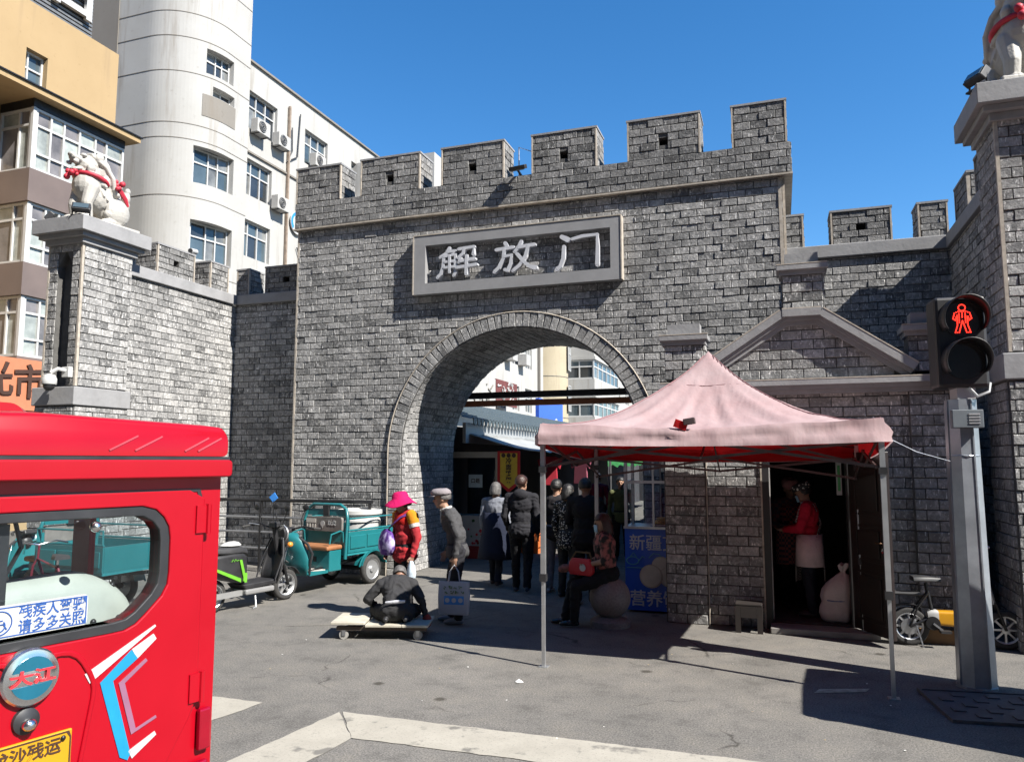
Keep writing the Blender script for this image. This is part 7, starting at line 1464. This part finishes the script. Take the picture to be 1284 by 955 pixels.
MB().sph(j['wrR'] + Vector((-.02, .0, -.06)), (.055, .06, .08), 14, 10).build('red_mitten', fabric('mitten_rust', (.22, .035, .025)), t, smooth=60); MB().tube([(-.10, .24, .25), (0, .265, .25), (.11, .24, .24)], [.018, .026, .016], 8, flat=.7).build('shirt_tail', fabric('pale_shirt', (.45, .46, .5)), t, smooth=60)
# --- couple walking through the arch
m4 = dict(top=fabric('grey_shawl', (.17, .18, .21)), skin=SKIN, pants=fabric('navy_leggings', (.02, .022, .03)), shoe=fabric('brown_boot', (.09, .06, .05)))
t, j, hp, s = person('person in grey top and long navy coat walking away under the arch', (-4.30, 11.55, 0), R(176), 1.60, m4, dict(knL=(.09, -.08, .50), anL=(.09, -.10, .10), knR=(-.09, .02, .50), anR=(-.09, .10, .11)), female=True, hair=HAIRG, hairlen=.07, hem=.05)
NAVY = fabric('navy_coat', (.014, .018, .035)); rows = []
for z, w_, d in ((1.22, .20, .155), (1.0, .205, .16), (.80, .235, .18), (.60, .265, .20), (.45, .285, .21)): rows.append([(w_ * math.cos(a) * (1 + .03 * math.sin(7 * a) * (1.3 - z)), d * math.sin(a) * (1 + .04 * math.sin(6 * a) * (1.3 - z)), z * s) for a in np.linspace(0, 6.283, 41)[:-1]])
MB().loft(rows, caps=False).build('long_coat', NAVY, t, smooth=60, solid=.012)
m5 = dict(top=fabric('black_hoodie', (.020, .020, .024)), skin=SKIN, pants=fabric('black_trousers', (.012, .012, .014)), shoe=M('dark_sneaker', (.05, .06, .08), .6, var=.3))
t, j, hp, s = person('tall person in black hooded jacket walking away under arch', (-3.72, 11.12, 0), R(188), 1.72, m5, dict(knL=(.10, -.06, .50), anL=(.10, -.08, .09), knR=(-.10, 0, .50), anR=(-.10, .10, .12), elL=(.25, .04, 1.12), wrL=(.22, -.08, .92)), hyaw=R(-25), hair=HAIRR, hem=.07, fat=1.08)
MB().sph((0, .09, 1.45), (.12, .07, .09), 16, 10).build('hood', m5['top'], t, smooth=60)
m6 = dict(top=fabric('charcoal_top', (.022, .020, .022)), skin=SKIN, pants=fabric('grey_trousers', (.20, .19, .20)), shoe=WPL)
t, j, hp, s = person('person in dark top and light grey trousers standing past the tent leg', (-3.22, 11.28, 0), R(172), 1.66, m6, dict(elR=(-.25, .0, 1.12), wrR=(-.2, -.2, 1.1)), hair=HAIRB, hem=.08, fat=1.05)
m7 = dict(top=pattern('dotted_blouse', (.012, .012, .012), (.65, .62, .55), 34, 'dots'), skin=SKIN, pants=fabric('dotted_skirt', (.03, .03, .03)), shoe=BLKPL)
person('person in black and white dotted blouse in the shaded lane', (-2.95, 10.95, 0), R(160), 1.60, m7, None, female=True, hair=HAIRB, hairlen=.10, hem=.14)
m8 = dict(top=fabric('black_shirt', (.012, .012, .013)), skin=SKIN2, pants=fabric('black_trousers', (.012, .012, .014)), shoe=M('pale_sneaker', (.30, .32, .40), .6))
person('stocky person in plain black clothes standing behind the seated one', (-2.56, 10.42, 0), R(178), 1.70, m8, dict(elL=(.25, -.02, 1.12), wrL=(.15, -.22, 1.05)), hair=HAIRB, hem=.10, fat=1.12)
for k, (x, y, H, mm, lb, ry) in enumerate(((-3.05, 15.4, 1.62, dict(top=fabric('olive_coat', (.10, .11, .05)), skin=SKIN, pants=m5['pants'], shoe=BLKPL), 'person in olive coat farther down the market lane', 10), (-4.0, 17.5, 1.66, dict(top=fabric('wine_coat', (.12, .012, .03)), skin=SKIN, pants=m5['pants'], shoe=BLKPL), 'person in wine red coat browsing in the market lane', 190), (-2.75, 18.5, 1.70, dict(top=fabric('cream_jacket', (.5, .46, .4)), skin=SKIN, pants=m5['pants'], shoe=BLKPL), 'person in cream jacket deep in the market lane', 5))):
    person(lb, (x, y, 0), R(ry), H, mm, None, hair=HAIRB, hem=.1, voxel=.016)
# --- woman seated on the bollard
m9 = dict(top=pattern('floral_blouse', (.014, .012, .012), (.28, .09, .08), 13, 'noise'), skin=SKIN, pants=fabric('black_trousers', (.012, .012, .014)), shoe=M('patent_black', (.015, .015, .017), .25, coat=.5))
t, j, hp, s = person('person in floral blouse and face mask seated on granite ball', (-2.02, 9.25, 0), R(-72), 1.60, m9,
    dict(pel=(0, .02, .655), belly=(0, -.01, .80), chest=(0, -.02, .99), neck=(0, -.03, 1.14), head=(0, -.05, 1.275), shL=(.18, -.02, 1.08), shR=(-.18, -.02, 1.08), elL=(.235, -.04, .83), wrL=(.10, -.24, .77), elR=(-.235, -.04, .83), wrR=(-.08, -.26, .76), hipL=(.10, -.02, .615), hipR=(-.10, -.02, .615), knL=(.11, -.40, .50), knR=(-.10, -.42, .50), anL=(.10, -.42, .10), anR=(-.09, -.52, .09)), female=True, sleeve='skin', fat=1.15, leg=1.0, hpitch=R(6), hair=HAIRR, hairlen=.14)
MSK = M('mask_blue', (.28, .48, .62), .7); MB().loft([[hp(x, -.105 + x * x * 9, z) for x in np.linspace(-.062, .062, 9)] for z in (-.005, -.03, -.06, -.095)], caps=False, closed=False).build('face_mask', MSK, t, smooth=60, solid=.006)
RB = M('red_bag', (.42, .012, .02), .5); hb_ = thing('handbag', 'red handbag with round white emblem on seated lap', 'bag', tuple(xf(t) @ Vector((.03, -.30, .60))), R(-20)); MB().loft([[(x * q, y * d, z) for x, y in rounded([(-.17, -.05), (.17, -.05), (.17, .05), (-.17, .05)], .03)] for z, q, d in ((0, .9, .8), (.04, 1, 1), (.14, .95, .8), (.19, .75, .3))]).build('bag', RB, hb_, smooth=50); MB().lathe([(.036, -.056), (.042, -.056), (.042, -.050), (.036, -.050)], 22, (.05, 0, .09), 'y').build('emblem', WHITE, hb_); MB().prism([(.04, .07), (.056, .085), (.06, .11), (.048, .10)], -.054, -.050).build('emblem', WHITE, hb_); MB().tube([(-.16, 0, .15), (-.10, .03, .26), (.10, .03, .26), (.16, 0, .15)], .012, 6).build('strap', fabric('bag_strap', (.12, .09, .05)), hb_)
SC = pattern('striped_scarf', (.25, .10, .08), (.10, .05, .05), 22, 'noise'); sf = MB(); rg = random.Random(2)
for k in range(5): sf.sph((-.05 + rg.uniform(-.08, .08), rg.uniform(-.05, .05), rg.uniform(0, .08)), (.09, .06, .05), 12, 8, (rg.uniform(-1, 1), rg.uniform(-1, 1), 0))
so_ = sf.build('scarf', SC, None, smooth=60); so_.location = xf(t) @ Vector((-.10, -.36, .62)); tag(so_, 'bundled brownish striped scarf on the lap of seated person', 'scarf')
# --- two workers in the doorway
m10 = dict(top=fabric('crimson_top', (.42, .012, .035)), skin=SKIN, pants=fabric('navy_trousers', (.018, .02, .03)), shoe=BLKPL); CHK = pattern('gingham', (.02, .018, .018), (.55, .5, .48), 60, 'check'); APR = fabric('pink_apron', (.60, .46, .48))
t, j, hp, s = person('person in crimson top with checked apron ties working in doorway', (.30, 10.18, .09), R(-98), 1.58, m10,
    dict(elL=(.24, -.08, 1.13), wrL=(.10, -.28, 1.10), elR=(-.24, -.08, 1.13), wrR=(-.08, -.30, 1.10), head=(0, -.06, 1.58)), hpitch=R(20), female=True, fat=1.1, hair=HAIRB, hairlen=.02)
rows = []
for r, z in ((.02, .14), (.09, .13), (.115, .10), (.112, .06), (.098, .045)): rows.append([hp(r * math.cos(a), r * 1.1 * math.sin(a) + .01, z) for a in np.linspace(0, 6.283, 25)[:-1]])
MB().loft(rows, caps=False).build('cook_cap', pattern('cap_dots', (.02, .02, .02), (.6, .58, .55), 30, 'dots'), t, smooth=60, solid=.008); MB().loft([[hp(x, -.105 + x * x * 9, z) for x in np.linspace(-.062, .062, 9)] for z in (-.005, -.03, -.06, -.095)], caps=False, closed=False).build('face_mask', MSK, t, smooth=60, solid=.006)
ap_ = lambda rr, a0, a1, nm, m: MB().loft([[(.19 * w_ * math.sin(a), -.155 * w_ * math.cos(a), z) for a in np.linspace(a0, a1, 16)] for z, w_ in rr], caps=False, closed=False).build(nm, m, t, smooth=60, solid=.008)
ap_(((.98, .98), (.82, 1.06), (.60, 1.10)), R(25), R(165), 'apron', APR); ap_(((.98, .97), (.70, 1.05), (.40, 1.10)), R(-60), R(24), 'checked_apron', CHK); ap_(((.98, .97), (.70, 1.05), (.42, 1.10)), R(166), R(200), 'checked_apron', CHK)
for sg in (-1, 1): strap(t, [(sg * .08, -.14, 1.12), (sg * .12, -.06, 1.36), (sg * .10, .08, 1.34), (-sg * .04, .14, 1.12), (-sg * .14, .10, .95)], .016, CHK, 'apron_strap')
m11 = dict(top=pattern('plaid_shirt', (.10, .03, .035), (.03, .03, .05), 22, 'check'), skin=SKIN, pants=fabric('black_trousers', (.012, .012, .014)), shoe=BLKPL)
t, j, hp, s = person('person in pink cap and plaid apron half hidden inside doorway', (.10, 10.75, .09), R(20), 1.60, m11, dict(elL=(.24, -.08, 1.13), wrL=(.12, -.26, 1.08), elR=(-.24, -.08, 1.13), wrR=(-.1, -.26, 1.08)), hpitch=R(15), female=True, fat=1.08, hair=HAIRB)
rows = []
for r, z in ((.02, .145), (.08, .14), (.11, .11), (.112, .06), (.098, .02)): rows.append([hp(r * math.cos(a), r * 1.1 * math.sin(a) + .01, z) for a in np.linspace(0, 6.283, 25)[:-1]])
MB().loft(rows, caps=False).build('cook_cap', fabric('cap_pink', (.50, .24, .24)), t, smooth=60, solid=.008)
MB().loft([[(.19 * w_ * math.sin(a), -.155 * w_ * math.cos(a), z) for a in np.linspace(R(-95), R(95), 16)] for z, w_ in ((1.28, .92), (1.0, 1.0), (.80, 1.06), (.55, 1.1))], caps=False, closed=False).build('apron', pattern('plaid_apron', (.30, .08, .08), (.05, .04, .06), 30, 'check'), t, smooth=60, solid=.008)
for o in list(sc.objects):
    if o.type == 'MESH' and o.data.users == 1 and not o.data.materials: print('NOMAT', o.name)
